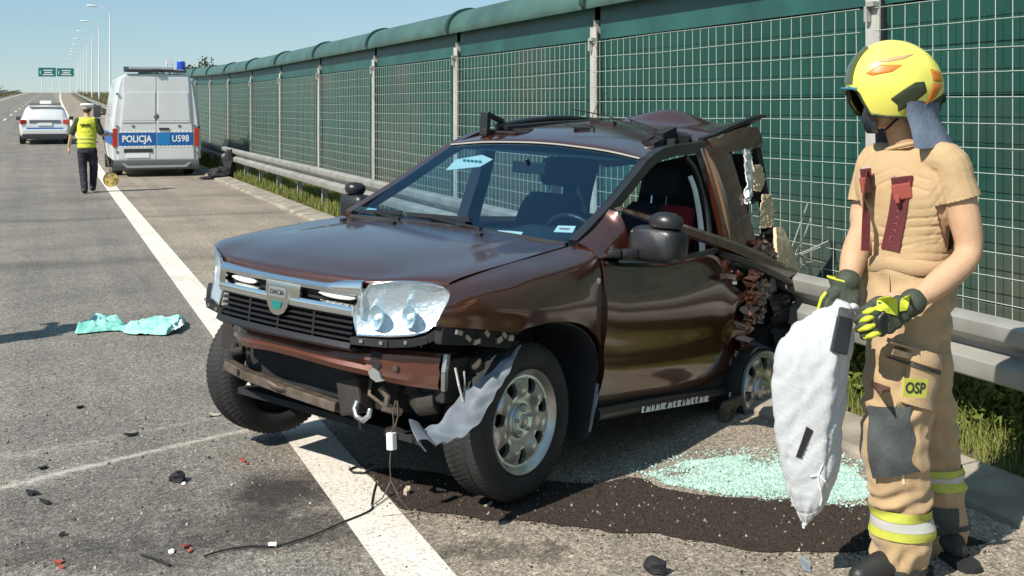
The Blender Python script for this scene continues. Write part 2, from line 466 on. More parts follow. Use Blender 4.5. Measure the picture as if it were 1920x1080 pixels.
# ================================================================ noise barrier
def barrier_panel_mat():
    m = bpy.data.materials.new('barrier panel green'); m.use_nodes = True; n = m.node_tree; L = n.links.new; b = n.nodes['Principled BSDF']
    b.inputs['Roughness'].default_value = .5; b.inputs['Metallic'].default_value = .0
    g = n.nodes.new('ShaderNodeNewGeometry'); sp = n.nodes.new('ShaderNodeSeparateXYZ'); L(g.outputs['Position'], sp.inputs[0])
    z = n.nodes.new('ShaderNodeTexNoise'); z.inputs['Scale'].default_value = 1.3; z.inputs['Detail'].default_value = 7; L(g.outputs['Position'], z.inputs['Vector'])
    r = n.nodes.new('ShaderNodeValToRGB'); e = r.color_ramp.elements
    e[0].position = .3; e[0].color = (.005, .043, .032, 1); e[1].position = .6; e[1].color = (.009, .062, .046, 1)
    x = e.new(.78); x.color = (.035, .062, .045, 1); L(z.outputs['Fac'], r.inputs['Fac'])
    # big faded and rust-brown blotches here and there
    z3 = n.nodes.new('ShaderNodeTexNoise'); z3.inputs['Scale'].default_value = .38; z3.inputs['Detail'].default_value = 6; L(g.outputs['Position'], z3.inputs['Vector'])
    r3 = n.nodes.new('ShaderNodeValToRGB'); e3 = r3.color_ramp.elements; e3[0].position = .56; e3[0].color = (0, 0, 0, 1); e3[1].position = .78; e3[1].color = (.8, .8, .8, 1); L(z3.outputs['Fac'], r3.inputs['Fac'])
    m3 = n.nodes.new('ShaderNodeMixRGB'); L(r3.outputs[0], m3.inputs[0]); L(r.outputs[0], m3.inputs[1]); m3.inputs[2].default_value = (.085, .072, .052, 1)
    # splashed dirt near the ground
    z2 = n.nodes.new('ShaderNodeTexNoise'); z2.inputs['Scale'].default_value = 3.5; z2.inputs['Detail'].default_value = 6; L(g.outputs['Position'], z2.inputs['Vector'])
    mr = n.nodes.new('ShaderNodeMapRange'); mr.inputs[1].default_value = 1.3; mr.inputs[2].default_value = .2; L(sp.outputs[2], mr.inputs[0])
    mu = n.nodes.new('ShaderNodeMath'); mu.operation = 'MULTIPLY'; L(mr.outputs[0], mu.inputs[0]); L(z2.outputs['Fac'], mu.inputs[1])
    mx = n.nodes.new('ShaderNodeMixRGB'); L(mu.outputs[0], mx.inputs[0]); L(m3.outputs[0], mx.inputs[1]); mx.inputs[2].default_value = (.14, .115, .085, 1)
    L(mx.outputs[0], b.inputs['Base Color'])
    # perforation of the sheet: fine relief
    v = n.nodes.new('ShaderNodeTexVoronoi'); v.inputs['Scale'].default_value = 90; L(g.outputs['Position'], v.inputs['Vector'])
    bp = n.nodes.new('ShaderNodeBump'); bp.inputs['Strength'].default_value = .4; bp.inputs['Distance'].default_value = .004
    L(v.outputs['Distance'], bp.inputs['Height']); L(bp.outputs['Normal'], b.inputs['Normal'])
    return m
M_panel = barrier_panel_mat()
M_panel_top = mat('barrier top board teal', (.018, .080, .068), .45, var=.2, vscale=2, bump=.1, bscale=30)
M_cap = mat('barrier cap green', (.050, .105, .085), .45, var=.22, vscale=1.5, bump=.06, bscale=20)
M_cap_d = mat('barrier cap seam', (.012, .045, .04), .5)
M_bpost = mat('barrier post grey', (.50, .48, .43), .55, metal=.2, var=.12, vscale=3)
DB = 4.93
bar = empty('noise_barrier', rd(DB, 5.8)); bl = bar.location.copy()
tag(bar, 'long green noise barrier with wire mesh front and rounded cap beside the hard shoulder', 'noise barrier')
def rl(D, s, z): return tuple(Vector(rd(D, s, z))-bl)
S0 = 5.80
NB = 15
for k in range(-1, NB):
    s0 = S0+4*k; s1 = s0+4
    # perforated cassettes: four boards high, each with a shallow fold
    zz = [0.0, .59, 1.18, 1.77, 2.36]
    for i in range(4):
        mb = MB(); P = []
        a, c = zz[i]+.001, zz[i+1]-.001
        prof = [(-.006, a), (-.014, a+.006), (-.014, (a+c)/2-.015), (-.011, (a+c)/2), (-.014, (a+c)/2+.015), (-.014, c-.006), (-.006, c)]
        for s in (s0+.06, s1-.06): P.append([rl(DB+.03+o, s, z) for o, z in prof] + [rl(DB+.14, s, c), rl(DB+.14, s, a)])
        mb.grid(P, closed_v=True); q = len(prof)+2; mb.f += [tuple(range(q)), tuple(range(q, 2*q))[::-1]]; mb.m += [0, 0]
        mb.build('panel', M_panel, bar)
    mb = MB(); P = []
    for s in (s0+.05, s1-.05): P.append([rl(DB+.06, s, .0), rl(DB+.06, s, 2.5), rl(DB+.10, s, 2.5), rl(DB+.10, s, 0)])
    mb.grid(P, closed_v=True); mb.build('back_plate', M_panel, bar)
    mb = MB(); P = []
    for s in (s0+.06, s1-.06): P.append([rl(DB+.0, s, 2.362), rl(DB+.0, s, 2.70), rl(DB+.14, s, 2.70), rl(DB+.14, s, 2.362)])
    mb.grid(P, closed_v=True); mb.build('top_board', M_panel_top, bar)
    # curved cap, with a raised lip where the next length starts
    mb = MB(); P = []
    arc = [(-.125+.30*(1-math.cos(t)), 2.685+.26*math.sin(t)) for t in np.linspace(0, math.pi/2*1.15, 9)]
    arc = [(-.115, 2.665)]+arc
    for s in (s0+.03, s1-.0): P.append([rl(DB+o, s, z) for o, z in arc])
    P = np.array(P); mb.shell(np.concatenate([P]), .03)
    cp = mb.build('cap', M_cap, bar, smooth=R(35))
    mb = MB(); P = []
    for s in (s0-.05, s0+.05): P.append([rl(DB+o*1.02-.026, s, z+.026) for o, z in arc])
    mb.shell(np.array(P), .03); mb.build('cap_seam', M_cap_d, cp, smooth=R(35))
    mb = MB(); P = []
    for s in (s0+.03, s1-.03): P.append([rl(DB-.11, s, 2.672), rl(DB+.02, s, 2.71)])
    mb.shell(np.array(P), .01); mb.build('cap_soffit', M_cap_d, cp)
    # wire mesh in front
    if k < 11:
        mb = MB(); dm = DB-.085; ns = 33; wr = .0029
        for i in range(ns):
            s = s0+.10+i*(3.80/(ns-1)); j = rng.normal(0, .006)
            mb.tube([rl(dm, s+j, .30), rl(dm+rng.normal(0, .004), s+j*.3, 1.3), rl(dm, s-j, 2.34)], wr, 4, cap=False)
        nh = 15
        for i in range(nh):
            z = .33+i*(2.0/(nh-1)); j = rng.normal(0, .004)
            mb.tube([rl(dm-.006, s0+.07, z+j), rl(dm-.006, s0+1.4, z+rng.normal(0, .006)), rl(dm-.006, s0+2.7, z+rng.normal(0, .006)), rl(dm-.006, s1-.07, z-j)], wr, 4, cap=False)
        mb.build('wire_mesh', M_wire, bar, fix=False)
    # H post with its two flanges, plus a small bracket for the mesh
    mb = MB(); c = rl(DB-.02, s0, 1.22+.0)
    rotz = Matrix.Rotation(ROAD_ROT, 4, 'Z')
    mb.box(rl(DB-.045, s0, 1.23), (.012, .13, 2.5), rotz); mb.box(rl(DB+.06, s0, 1.3), (.2, .012, 2.5), rotz); mb.box(rl(DB+.165, s0, 1.3), (.012, .13, 2.5), rotz)
    po = mb.build('post', M_bpost, bar)
    mb = MB(); mb.box(rl(DB-.075, s0-.03, 2.36), (.05, .07, .03), rotz); mb.box(rl(DB-.075, s0+.02, 2.30), (.03, .03, .10), rotz)
    mb.build('bracket', M_galv_d, po)

# ================================================================ guard rails
WP = [(-.012, .712), (-.030, .708), (-.080, .694), (-.090, .684), (-.090, .624), (-.084, .612), (-.016, .578), (-.004, .565), (-.004, .545), (-.016, .532), (-.080, .508), (-.090, .498), (-.090, .424), (-.082, .412), (-.030, .396), (-.012, .392)]
def guard_rail(D, s_start, s_end, label, group, mirror=1, near=False):
    o = empty('guard_rail', rd(D, max(s_start, 0))); l0 = o.location.copy()
    tag(o, label, 'guard rail', group)
    f = lambda d, s, z: tuple(Vector(rd(d, s, z))-l0)
    s = s_start
    while s < s_end:
        ln = 4.0 if s < 70 else 20.0
        mb = MB(); P = []
        for q in np.linspace(s, s+ln+.12, 3 if ln < 5 else 5):
            e = .004 if q > s+ln else 0
            P.append([f(D+mirror*(p[0]-e), q, p[1]) for p in WP])
        mb.shell(np.array(P), .006*mirror); mb.build('rail', M_galv, o, smooth=R(40))
        if s < 70:
            for q in (s+.5, s+2.5):
                mb = MB(); rz = Matrix.Rotation(ROAD_ROT, 4, 'Z')
                mb.box(f(D+mirror*.10, q, .27), (.09, .006, .80), rz); mb.box(f(D+mirror*.057, q, .27), (.006, .055, .80), rz); mb.box(f(D+mirror*.147, q, .27), (.006, .055, .80), rz)
                po = mb.build('post', M_galv_d, o)
                mb = MB(); mb.box(f(D+mirror*.028, q, .56), (.05, .10, .2), rz); mb.build('spacer', M_galv_d, po)
                mb = MB(); mb.tube([f(D-mirror*.006, q, .548), f(D-mirror*.022, q, .548)], .014, 6); mb.build('bolt', M_galv_d, po)
        s += ln
    return o
guard_rail(4.17, -1.9, 330, 'grey steel guard rail running in front of the green noise barrier', 'steel guard rails')
guard_rail(-9.1, 60, 330, 'distant steel guard rail along the left verge of the carriageway', 'steel guard rails', mirror=-1)
guard_rail(-12.0, 60, 330, 'second distant guard rail beyond the left verge by the far carriageway', 'steel guard rails')

# ================================================================ vegetation
def blades(n, fn, hmin, hmax, wd, name, mtl, bend=.4):
    vs = np.empty((n*5, 3)); fs = []
    for i in range(n):
        d, s, hh = fn(); x, y, z = rd(d, s, -.01)
        a = rng.uniform(0, 2*math.pi); b = rng.uniform(0, 2*math.pi); hgt = (hmin+(hmax-hmin)*rng.random()**1.5)*hh
        bx, by = math.cos(b)*bend*hgt*rng.random(), math.sin(b)*bend*hgt*rng.random()
        wx, wy = math.cos(a)*wd, math.sin(a)*wd
        if d > 4.3: z += .055
        k = 5*i
        vs[k] = (x-wx, y-wy, z); vs[k+1] = (x+wx, y+wy, z); vs[k+2] = (x+bx*.35-wx*.7, y+by*.35-wy*.7, z+hgt*.55)
        vs[k+3] = (x+bx*.35+wx*.7, y+by*.35+wy*.7, z+hgt*.55); vs[k+4] = (x+bx, y+by, z+hgt)
        fs += [(k, k+1, k+3, k+2), (k+2, k+3, k+4)]
    me = bpy.data.meshes.new(name); me.from_pydata(vs.tolist(), [], fs); me.materials.append(mtl)
    o = inst(name, me); tag(o, kind='stuff'); return o
def g_near():
    s = 1.5+rng.random()**1.5*13; d = 4.03+rng.random()**1.0*.85
    return d, s, .35+.65*min(1, (d-4.0)/.35)
def g_mid():
    s = rng.uniform(11, 34); d = 4.06+rng.random()*.8
    return d, s, (.5+.5*min(1, (d-4.0)/.3))*(.7+.5*fbm((d, s*.6, 0)))
def g_far():
    s = rng.uniform(30, 110); d = 4.05+rng.random()*2.2; return d, s, .8+.5*fbm((d, s*.4, 3))
def g_far2():
    s = 100*rng.random()+rng.random()*180; d = 5.2+rng.random()**1.5*14; return d, s+30, .9+.5*fbm((d*.5, s*.2, 3))
def g_left():
    s = rng.uniform(20, 320); d = -8.1-rng.random()**1.3*14; return d, s, .8+.5*fbm((d*.4, s*.2, 5))
def g_dry():
    s = 2+rng.random()*30; d = 4.0+rng.random()*.35; return d, s, 1
tag(blades(40000, g_near, .04, .24, .0042, 'grass', M_grass), 'short grass growing under the guard rail by the kerb', None)
def g_near2():
    s = 1.4+rng.random()*7; d = 4.22+rng.random()*.62; return d, s, (.45+.55*min(1, (d-4.2)/.3))*(.75+.5*fbm((d*2, s*1.5, 6)))
tag(blades(26000, g_near2, .16, .46, .0055, 'grass', M_grass, .9), 'tall leafy grass behind the near guard rail', None)
tag(blades(30000, g_mid, .10, .40, .008, 'grass', M_grass), 'taller bright grass growing between kerb and guard rail', None)
tag(blades(9000, g_dry, .02, .09, .003, 'grass', M_grass_dry, .9), 'dry straw coloured grass along the kerb edge')
tag(blades(16000, g_far, .2, .6, .02, 'grass', M_grass_dry), 'distant verge grass beyond the police van')
tag(blades(14000, g_far2, .3, .8, .05, 'grass', M_grass_dry), 'distant rough grass on the right embankment')
tag(blades(24000, g_left, .2, .6, .05, 'grass', M_grass_dry), 'dry brownish grass on the left verge')
# leafy brambles behind the near rail
def bush_mass(name, label, n, fn, size, mtl):
    vs = []; fs = []
    for i in range(n):
        d, s, z = fn(); c = Vector(rd(d, s, z+.04))
        q = Matrix.Rotation(rng.uniform(0, 6.28), 3, 'Z') @ Matrix.Rotation(rng.normal(0, .7), 3, 'X') @ Matrix.Rotation(rng.normal(0, .5), 3, 'Y')
        L = size*rng.uniform(.6, 1.4); W = L*.20; k = len(vs)
        for p in ((0, -L/2, 0), (W, 0, .12*L), (0, L/2, -.1*L), (-W, 0, .12*L)): vs.append(tuple(c+q @ Vector(p)))
        fs += [(k, k+1, k+2), (k, k+2, k+3)]
    me = bpy.data.meshes.new(name); me.from_pydata(vs, [], fs); me.materials.append(mtl)
    o = inst(name, me); tag(o, label, None, kind='stuff'); return o
def near_bush():
    s = rng.uniform(1.6, 7.5); d = rng.uniform(4.28, 4.86)
    top = .16+.32*(.5+.5*fbm((d*2, s*2.2, 1.0), 1.3))+.14*max(0, (4.2-s)/3)
    return d, s, rng.random()**.6*top
bush_mass('undergrowth', 'leafy undergrowth behind the near guard rail', 22000, near_bush, .075, M_bush)
def tree(loc, h, r, label, mtl, seed, n=1600, group='distant trees on the horizon'):
    rr = np.random.default_rng(seed); t = empty('tree', loc); tag(t, label, 'tree', group)
    mb = MB(); mb.tube([(0, 0, -.3), (.1*r, 0, h*.3), (0, .1*r, h*.6)], [h*.035, h*.025, h*.012], 7)
    for k in range(5):
        a = rr.uniform(0, 6.28); z0 = h*rr.uniform(.25, .5); mb.tube([(0, 0, z0), (math.cos(a)*r*.6, math.sin(a)*r*.6, z0+h*.25)], [h*.012, h*.004], 5)
    mb.build('trunk', M_bark, t)
    cl = [(rr.normal(0, r*.42), rr.normal(0, r*.42), h*rr.uniform(.38, .9), r*rr.uniform(.25, .5)) for _ in range(16)]
    vs = []; fs = []
    for i in range(n):
        c = cl[rr.integers(16)]; v = rr.normal(size=3); v /= np.linalg.norm(v); p = np.array(c[:3])+v*c[3]*rr.random()**.4
        p[2] = max(p[2], h*.22); u = rr.normal(size=3); u /= np.linalg.norm(u); ww = np.cross(u, v); sz = h*.028
        k = len(vs); vs += [tuple(p+u*sz), tuple(p+ww*sz), tuple(p-u*sz), tuple(p-ww*sz)]; fs.append((k, k+1, k+2, k+3))
    me = bpy.data.meshes.new('crown'); me.from_pydata(vs, [], fs); me.materials.append(mtl); inst('crown', me, t)
    return t
M_bark = mat('bark', (.07, .055, .04), .9, var=.3)
M_leaf = mat('tree leaves', (.035, .055, .02), .6, col2=(.06, .085, .03), vscale=.6)
for i, (d, s, h, r_, lb) in enumerate([(-31, 230, 9.5, 3.2, 'lone bushy tree at the far left edge of the horizon'), (-36, 300, 7, 4, 'low distant tree on the left horizon behind the far rails'),
        (-20, 372, 4.2, 4.5, 'low dark tree standing at the crest left of the road'), (-26, 366, 3.6, 5.0, 'wide low shrub tree on the crest of the left embankment'),
        (14, 120, 5.5, 2.5, 'small dark tree beyond the rail just left of the police van'), (17, 150, 5, 2.6, 'small dark tree further along behind the chevron board')]):
    x, y, z = rd(d, s); f = terr_fall(d); tree((x, y, road_z(s)*f-.3), h, r_, lb, M_leaf, 10+i)

# ================================================================ lamp posts, signs far up the road
M_lamp = mat('lamp post grey', (.74, .75, .74), .5)
M_lampg = mat('lamp glass', (.75, .75, .72), .2)
def lamp_post():
    t = empty('lamp_post')
    mb = MB(); mb.tube([(0, 0, -.3), (0, 0, 1.2), (0, 0, 5), (0, 0, 9.0)], [.11, .10, .075, .055], 10); mb.build('pole', M_lamp, t, smooth=R(50))
    mb = MB(); mb.tube([(0, 0, 8.9), (-.05, 0, 9.4), (-.3, 0, 9.75), (-.8, 0, 9.92), (-1.5, 0, 10.0)], [.05, .045, .04, .035, .03], 8); mb.build('arm', M_lamp, t, smooth=R(50))
    mb = MB(); P = []
    for u in np.linspace(0, 1, 7):
        wv = .05+.16*math.sin(math.pi*min(1, u*.9+.08)); P.append([(-1.3-.85*u, wv*math.cos(a), 10.02+.05*u+.09*math.sin(a)*(1 if math.sin(a) > 0 else .5)) for a in np.linspace(0, 2*math.pi, 10, endpoint=False)])
    mb.grid(P, closed_v=True); mb.f += [tuple(range(10)), tuple(range(60, 70))]; mb.m += [0, 0]
    ld = mb.build('lamp_head', M_lamp, t, smooth=R(60))
    mb = MB(); mb.box((-1.75, 0, 9.985), (.45, .2, .02)); mb.build('lens', M_lampg, ld)
    mb = MB(); mb.box((.0, -.115, .7), (.12, .03, .5)); mb.build('hatch', M_galv_d, t)
    return t
lp = lamp_post()
for i in range(9):
    s = 118+29*i
    o = lp if i == 0 else copy_tree(lp)
    o.location = rd(5.5, s); o.rotation_euler = (0, 0, ROAD_ROT)
    tag(o, 'tall grey lamp post, %s in the row counted from the police van' % ('nearest', 'second', 'third', 'fourth', 'fifth', 'sixth', 'seventh', 'eighth', 'furthest')[i], 'lamp post', 'lamp posts along the right verge')
M_sgreen = mat('sign green', (.012, .16, .15), .45); M_white = mat('white print', (.78, .78, .74), .5); M_dark = mat('dark back', (.03, .03, .033), .6)
M_sback = mat('sign back', (.3, .3, .3), .6)
for (d, wd, hg, tx, lb) in ((-2.4, 4.6, 2.5, ('A', 'B'), 'left one of the two green direction signs over the far end of the road'), (2.4, 4.5, 2.3, ('C',), 'right one of the two green direction signs over the far end of the road')):
    x, y, z = rd(d, 345); t = empty('direction_sign', (x, y, z), ROAD_ROT); tag(t, lb, 'road sign', 'green direction signs')
    mb = MB(); mb.box((0, 0, 6.0), (wd, .08, hg)); mb.build('board', M_sgreen, t)
    mb = MB()
    for zz, w0 in ((.55, .35), (-.1, .28), (-.7, .4)): mb.box((wd*.05, -.045, 6.0+zz*hg/2.6), (wd*w0*1.5, .01, .28))
    mb.tube([(-wd*.38, -.05, 5.4), (-wd*.38, -.05, 6.4)], .09, 4); mb.build('lettering', M_white, t)
    mb = MB()
    for sx in (-1, 1): mb.tube([(sx*wd*.30, .1, -.3), (sx*wd*.30, .1, 6.9)], .11, 8)
    for o_ in (0,): pass
    mb.build('support', M_lamp, t)
# chevron board with a dark lorry-like panel behind it: exit marker on the verge
x, y, z = rd(5.0, 85); t = empty('chevron_sign', (x, y, z), ROAD_ROT); tag(t, 'green and white chevron board on the right verge left of the police van', 'road sign')
mb = MB(); mb.box((0, 0, 1.9), (1.0, .05, 1.7)); mb.build('board', M_sgreen, t)
for k in range(3):
    mb = MB(); zc = 1.35+k*.55
    mb.prism([(-.45, -.14), (0, .12), (.45, -.14), (.45, .06), (0, .32), (-.45, .06)], .008, lambda u, v, w_: (u, -.028-w_, zc+v)); mb.build('chevron', M_white, t)
mb = MB(); mb.tube([(0, .06, -.2), (0, .06, 2.7)], .05, 8); mb.build('post', M_lamp, t)
x, y, z = rd(6.6, 84); t = empty('roadside_sign', (x, y, z), ROAD_ROT); tag(t, 'dark backed sign on a post between chevron board and police van', 'road sign')
mb = MB(); mb.box((0, 0, 3.0), (1.5, .06, .8)); mb.build('board', M_dark, t); mb = MB()
for sx in (-.5, .5): mb.tube([(sx, .06, -.2), (sx, .06, 3.3)], .04, 8)
mb.build('post', M_lamp, t)

# ================================================================ the wrecked car
def paint(name, col, rough=.32, metal=.55):
    m = mat(name, col, rough, metal, coat=.9, coat_rough=.10, var=.16, vscale=3.5, bump=.03, bscale=7)
    return m
M_body = paint('copper brown car paint', (.068, .0145, .0052), .38, .50)
M_body.node_tree.nodes['Principled BSDF'].inputs['Coat IOR'].default_value = 2.05
M_rubber = mat('black rubber', (.018, .017, .017), .75, var=.3, vscale=9, bump=.15, bscale=60)
M_black = mat('black plastic', (.016, .016, .018), .38, bump=.08, bscale=80)
M_matblack = mat('dull black plastic', (.012, .012, .013), .8, var=.4, vscale=5)
M_dirty = mat('underbody grime', (.018, .016, .015), .8, col2=(.034, .027, .021), vscale=7, bump=.5, bscale=18)
M_chrome = mat('chrome', (.80, .82, .84), .10, metal=1.0)
M_alu = mat('wheel silver', (.52, .52, .50), .32, metal=.85, var=.15, vscale=9)
M_rust = mat('bare steel', (.15, .12, .095), .6, metal=.4, col2=(.085, .062, .045), vscale=14, bump=.4, bscale=40)
M_prim = mat('bumper beam paint', (.135, .050, .030), .36, metal=.3, coat=.6, col2=(.10, .034, .021), vscale=5, bump=.12, bscale=12)
M_liner = mat('grey wheel liner', (.22, .24, .27), .45, var=.25, vscale=6, bump=.3, bscale=14)
M_linerd = mat('dark wheel liner', (.022, .024, .030), .6, var=.3, vscale=6, bump=.3, bscale=14)
M_seat = mat('dark seat cloth', (.014, .016, .020), .9, bump=.3, bscale=120)
M_red = mat('red seat cloth', (.18, .008, .010), .9, bump=.3, bscale=120)
M_dash = mat('dashboard', (.020, .024, .027), .55, bump=.15, bscale=150)
M_wglass = glass_mat('windscreen glass', (.56, .76, .86), (.45, .74, 1.0), 2.0)
M_lglass = glass_mat('lamp glass clear', (.93, .95, .96), 1.0, 1.5)
M_refl = mat('lamp reflector', (.74, .80, .84), .30, metal=.6, bump=.5, bscale=48)
M_paper = mat('paper', (.80, .79, .74), .7)
M_bowl = mat('bowl silver', (.50, .68, .78), .24, metal=.7, bump=.2, bscale=60)
M_redl_ = mat('red print', (.45, .16, .12), .7)
M_led = mat('lamp strip', (.85, .83, .72), .3)
M_cream = mat('cream foam', (.70, .54, .35), .9, col2=(.60, .45, .28), vscale=5, bump=.3, bscale=40)
M_bag = mat('white airbag cloth', (.74, .72, .67), .85, var=.08, vscale=8, bump=.2, bscale=60)

CT = Vector((-.622, 5.356, .015))
CM = Matrix(((-.5938, .8009, .0765), (-.8008, -.5976, .0404), (.0780, -.0373, .9963))).to_4x4()
CM.translation = CT
car = empty('wrecked_car'); car.matrix_world = CM
tag(car, 'wrecked dark copper brown car, front bumper gone and rear torn open, by the fireman', 'car')
def sy(P):          # mirror to the right-hand side
    P = np.array(P, float); P[..., 1] *= -1; return P

# --- bonnet
hr = [  # rows front -> back, y from right to left (half, mirrored below): (y, x, z)
    [(0, .715, .905), (.25, .70, .91), (.44, .665, .915), (.58, .60, .94), (.69, .535, .95), (.735, .50, .952)],
    [(0, .712, .942), (.25, .695, .945), (.44, .662, .948), (.58, .597, .966), (.69, .528, .972), (.738, .495, .970)],
    [(0, .66, .965), (.25, .64, .966), (.44, .61, .966), (.58, .54, .985), (.69, .47, .992), (.742, .43, .990)],
    [(0, .50, 1.01), (.25, .49, 1.010), (.44, .46, 1.006), (.58, .40, 1.012), (.69, .33, 1.017), (.745, .28, 1.016)],
    [(0, .22, 1.06), (.25, .22, 1.058), (.44, .20, 1.052), (.56, .17, 1.046), (.69, .11, 1.047), (.745, .07, 1.046)],
    [(0, -.10, 1.098), (.25, -.09, 1.095), (.44, -.08, 1.087), (.54, -.09, 1.078), (.69, -.11, 1.076), (.742, -.12, 1.074)],
    [(0, -.34, 1.118), (.25, -.33, 1.116), (.44, -.31, 1.108), (.52, -.30, 1.098), (.68, -.28, 1.094), (.735, -.27, 1.092)],
    [(0, -.425, 1.122), (.25, -.42, 1.120), (.44, -.40, 1.113), (.52, -.39, 1.104), (.68, -.36, 1.104), (.730, -.345, 1.103)]]
rows = []
for r in hr:
    L_ = [(x, y, z) for y, x, z in r]; rows.append([(x, -y, z) for x, y, z in L_[::-1]]+L_[1:])
Ph = patch(rows, 50, 60)
mb = MB(); mb.shell(Ph, .012, flip=True); hood = mb.build('bonnet', M_body, car, smooth=R(40))
for (x, y, z) in ((-.24, .30, 1.112), (-.235, -.26, 1.113), (-.24, -.62, 1.094)):
    mb = MB(); mb.box((x, y, z), (.03, .024, .014)); mb.build('washer_jet', M_black, hood, bevel=.003)
# shut line edge lip, dark, under the bonnet front
mb = MB(); P = []
for y in np.linspace(-.425, .425, 15):
    a = abs(y); x = .715-.16*y*y-(1.3*(a-.43)**2 if a > .43 else 0)
    zz = .905 + (.035*min(1, max(0, (a-.43)/.2)))
    P.append([(x-.012, y, zz+.01), (x-.03, y, zz-.06), (x-.25, y, zz-.06)])
mb.shell(np.array(P), .006); mb.build('front_panel', M_matblack, car)

# --- wings
T_ = [(.525, .752, .962), (.40, .757, .990), (.25, .757, 1.018), (.10, .757, 1.042), (-.05, .756, 1.061), (-.2, .752, 1.081), (-.33, .748, 1.098), (-.42, .752, 1.112)]
m2_ = [(.545, .785, .930), (.42, .815, .957), (.26, .838, .978), (.12, .850, .995), (-.05, .858, 1.008), (-.22, .862, 1.020), (-.35, .862, 1.032), (-.437, .852, 1.050)]
m1_ = [(.60, .802, .870), (.44, .842, .882), (.26, .880, .885), (.14, .896, .892), (-.05, .905, .902), (-.24, .902, .900), (-.38, .888, .880), (-.460, .876, .860)]
B_ = [(.625, .795, .812), (.45, .838, .798), (.25, .884, .775), (.15, .905, .790), (-.05, .918, .802), (-.25, .914, .772), (-.40, .900, .705), (-.478, .884, .630)]
Bi = [(x, y-.03, z-.004) for x, y, z in B_]
Pf = patch([T_, m2_, m1_, B_], 26, 60)
# arch lip turned inwards
for side in (1, -1):
    mb = MB(); Q = Pf if side == 1 else sy(Pf)
    if side == -1: Q[:, :, 1] = -.742+(Q[:, :, 1]+.742)*.2; Q = Q[:, 24:]
    mb.shell(Q, .010, flip=(side == -1)); lip = np.array([patch([B_], 60, 1)[0]] if False else [cr(B_, 60), cr([(x, y-.05, z+.004) for x, y, z in B_], 60)])
    if side == 1: mb.grid(lip)
    fd = mb.build('wing', M_body, car, smooth=R(40))
    if side == 1:
        mb = MB(); mb.tube([(-.415, .866, .955), (-.418, .878, .955)], [.024, .022], 12, flat=.62)
        mb.build('side_repeater', M_led, fd, smooth=R(40))

def gx(y):
    a = abs(y); return .72-.16*y*y-(1.5*(a-.43)**2 if a > .43 else 0)
# --- front lamps (reflector housing, clear cover, bulb bowls)
lampo = [(.679, .470, .938), (.645, .545, .955), (.603, .622, .963), (.550, .682, .960), (.513, .717, .951), (.487, .742, .928), (.494, .735, .885), (.508, .722, .840), (.525, .705, .803), (.552, .678, .768), (.590, .635, .750), (.640, .565, .739), (.690, .432, .728), (.694, .415, .780), (.693, .406, .828), (.686, .440, .890)]
def lamp(side):
    pts = [Vector((x, side*(y if side > 0 else .43+(y-.43)*.92), z)) for x, y, z in lampo]; c = sum(pts, Vector())/len(pts)
    o = empty('headlight', (0, 0, 0), parent=car)
    n = len(pts)
    # cover: fan of rings bulging outwards
    mb = MB(); P = []
    for k, f in enumerate((1.0, .93, .7, .4, .02)):
        P.append([c+(p-c)*f+Vector((.020, side*.012, 0))*(1-f*f)*(1 if side > 0 else .3) for p in pts])
    mb.grid(np.array([[tuple(p) for p in r] for r in P]), closed_v=True); mb.build('lens', M_lglass, o, smooth=R(60))
    # rim
    mb = MB()
    mb.tube([p+Vector((-.004, 0, 0)) for p in pts]+[pts[0]+Vector((-.004, 0, 0))], .006, 6, cap=False); mb.build('rim', M_chrome, o, smooth=R(60))
    # housing
    mb = MB(); P = []
    back = Vector((-.030, -side*.008, 0))
    for f, d in ((1.0, 0.05), (.95, .14), (.8, .4), (.5, .8), (.02, 1.0)): P.append([tuple(c+(p-c)*f+back*d) for p in pts])
    mb.grid(np.array(P), closed_v=True); mb.build('housing', M_refl, o, smooth=R(50))
    # two round reflectors, and the upper strip indicator
    for (y, z, r, x) in () if side < 0 else ((.505, .808, .050, gx(.505)-.010), (.620, .822, .046, gx(.620)-.010)):
        mb = MB(); Mx = Matrix.Translation((x, side*y, z)) @ Matrix.Rotation(R(90), 4, 'Y') @ Matrix.Rotation(side*R(12), 4, 'X')
        mb.lathe([(r, -.004), (r*.97, .003), (r*.92, -.001), (r*.6, -.010), (r*.25, -.014), (.001, -.015)], 24, Mx); bw = mb.build('reflector_bowl', M_bowl, o, smooth=R(50))
        mb = MB(); mb.lathe([(.001, .004), (.010, .002), (.014, -.006), (.014, -.014)], 12, Mx); mb.build('bulb', M_led, bw, smooth=R(50))
    # lower black carrier with bright clips
    mb = MB()
    lo = [(.692, .40, .722), (.645, .562, .730), (.592, .637, .741), (.555, .682, .758), (.52, .715, .79)]
    mb.path_bar([(x-.01, side*y, z-.020) for x, y, z in lo], .03, .03); cr_ = mb.build('lamp_carrier', M_matblack, o)
    for (x, y, z) in ((.681, .455, .707), (.655, .54, .711), (.605, .625, .722)):
        mb = MB(); mb.box((x, side*y, z), (.015, .018, .014)); mb.build('clip', M_chrome, cr_)
for s_ in (1, -1): lamp(s_)

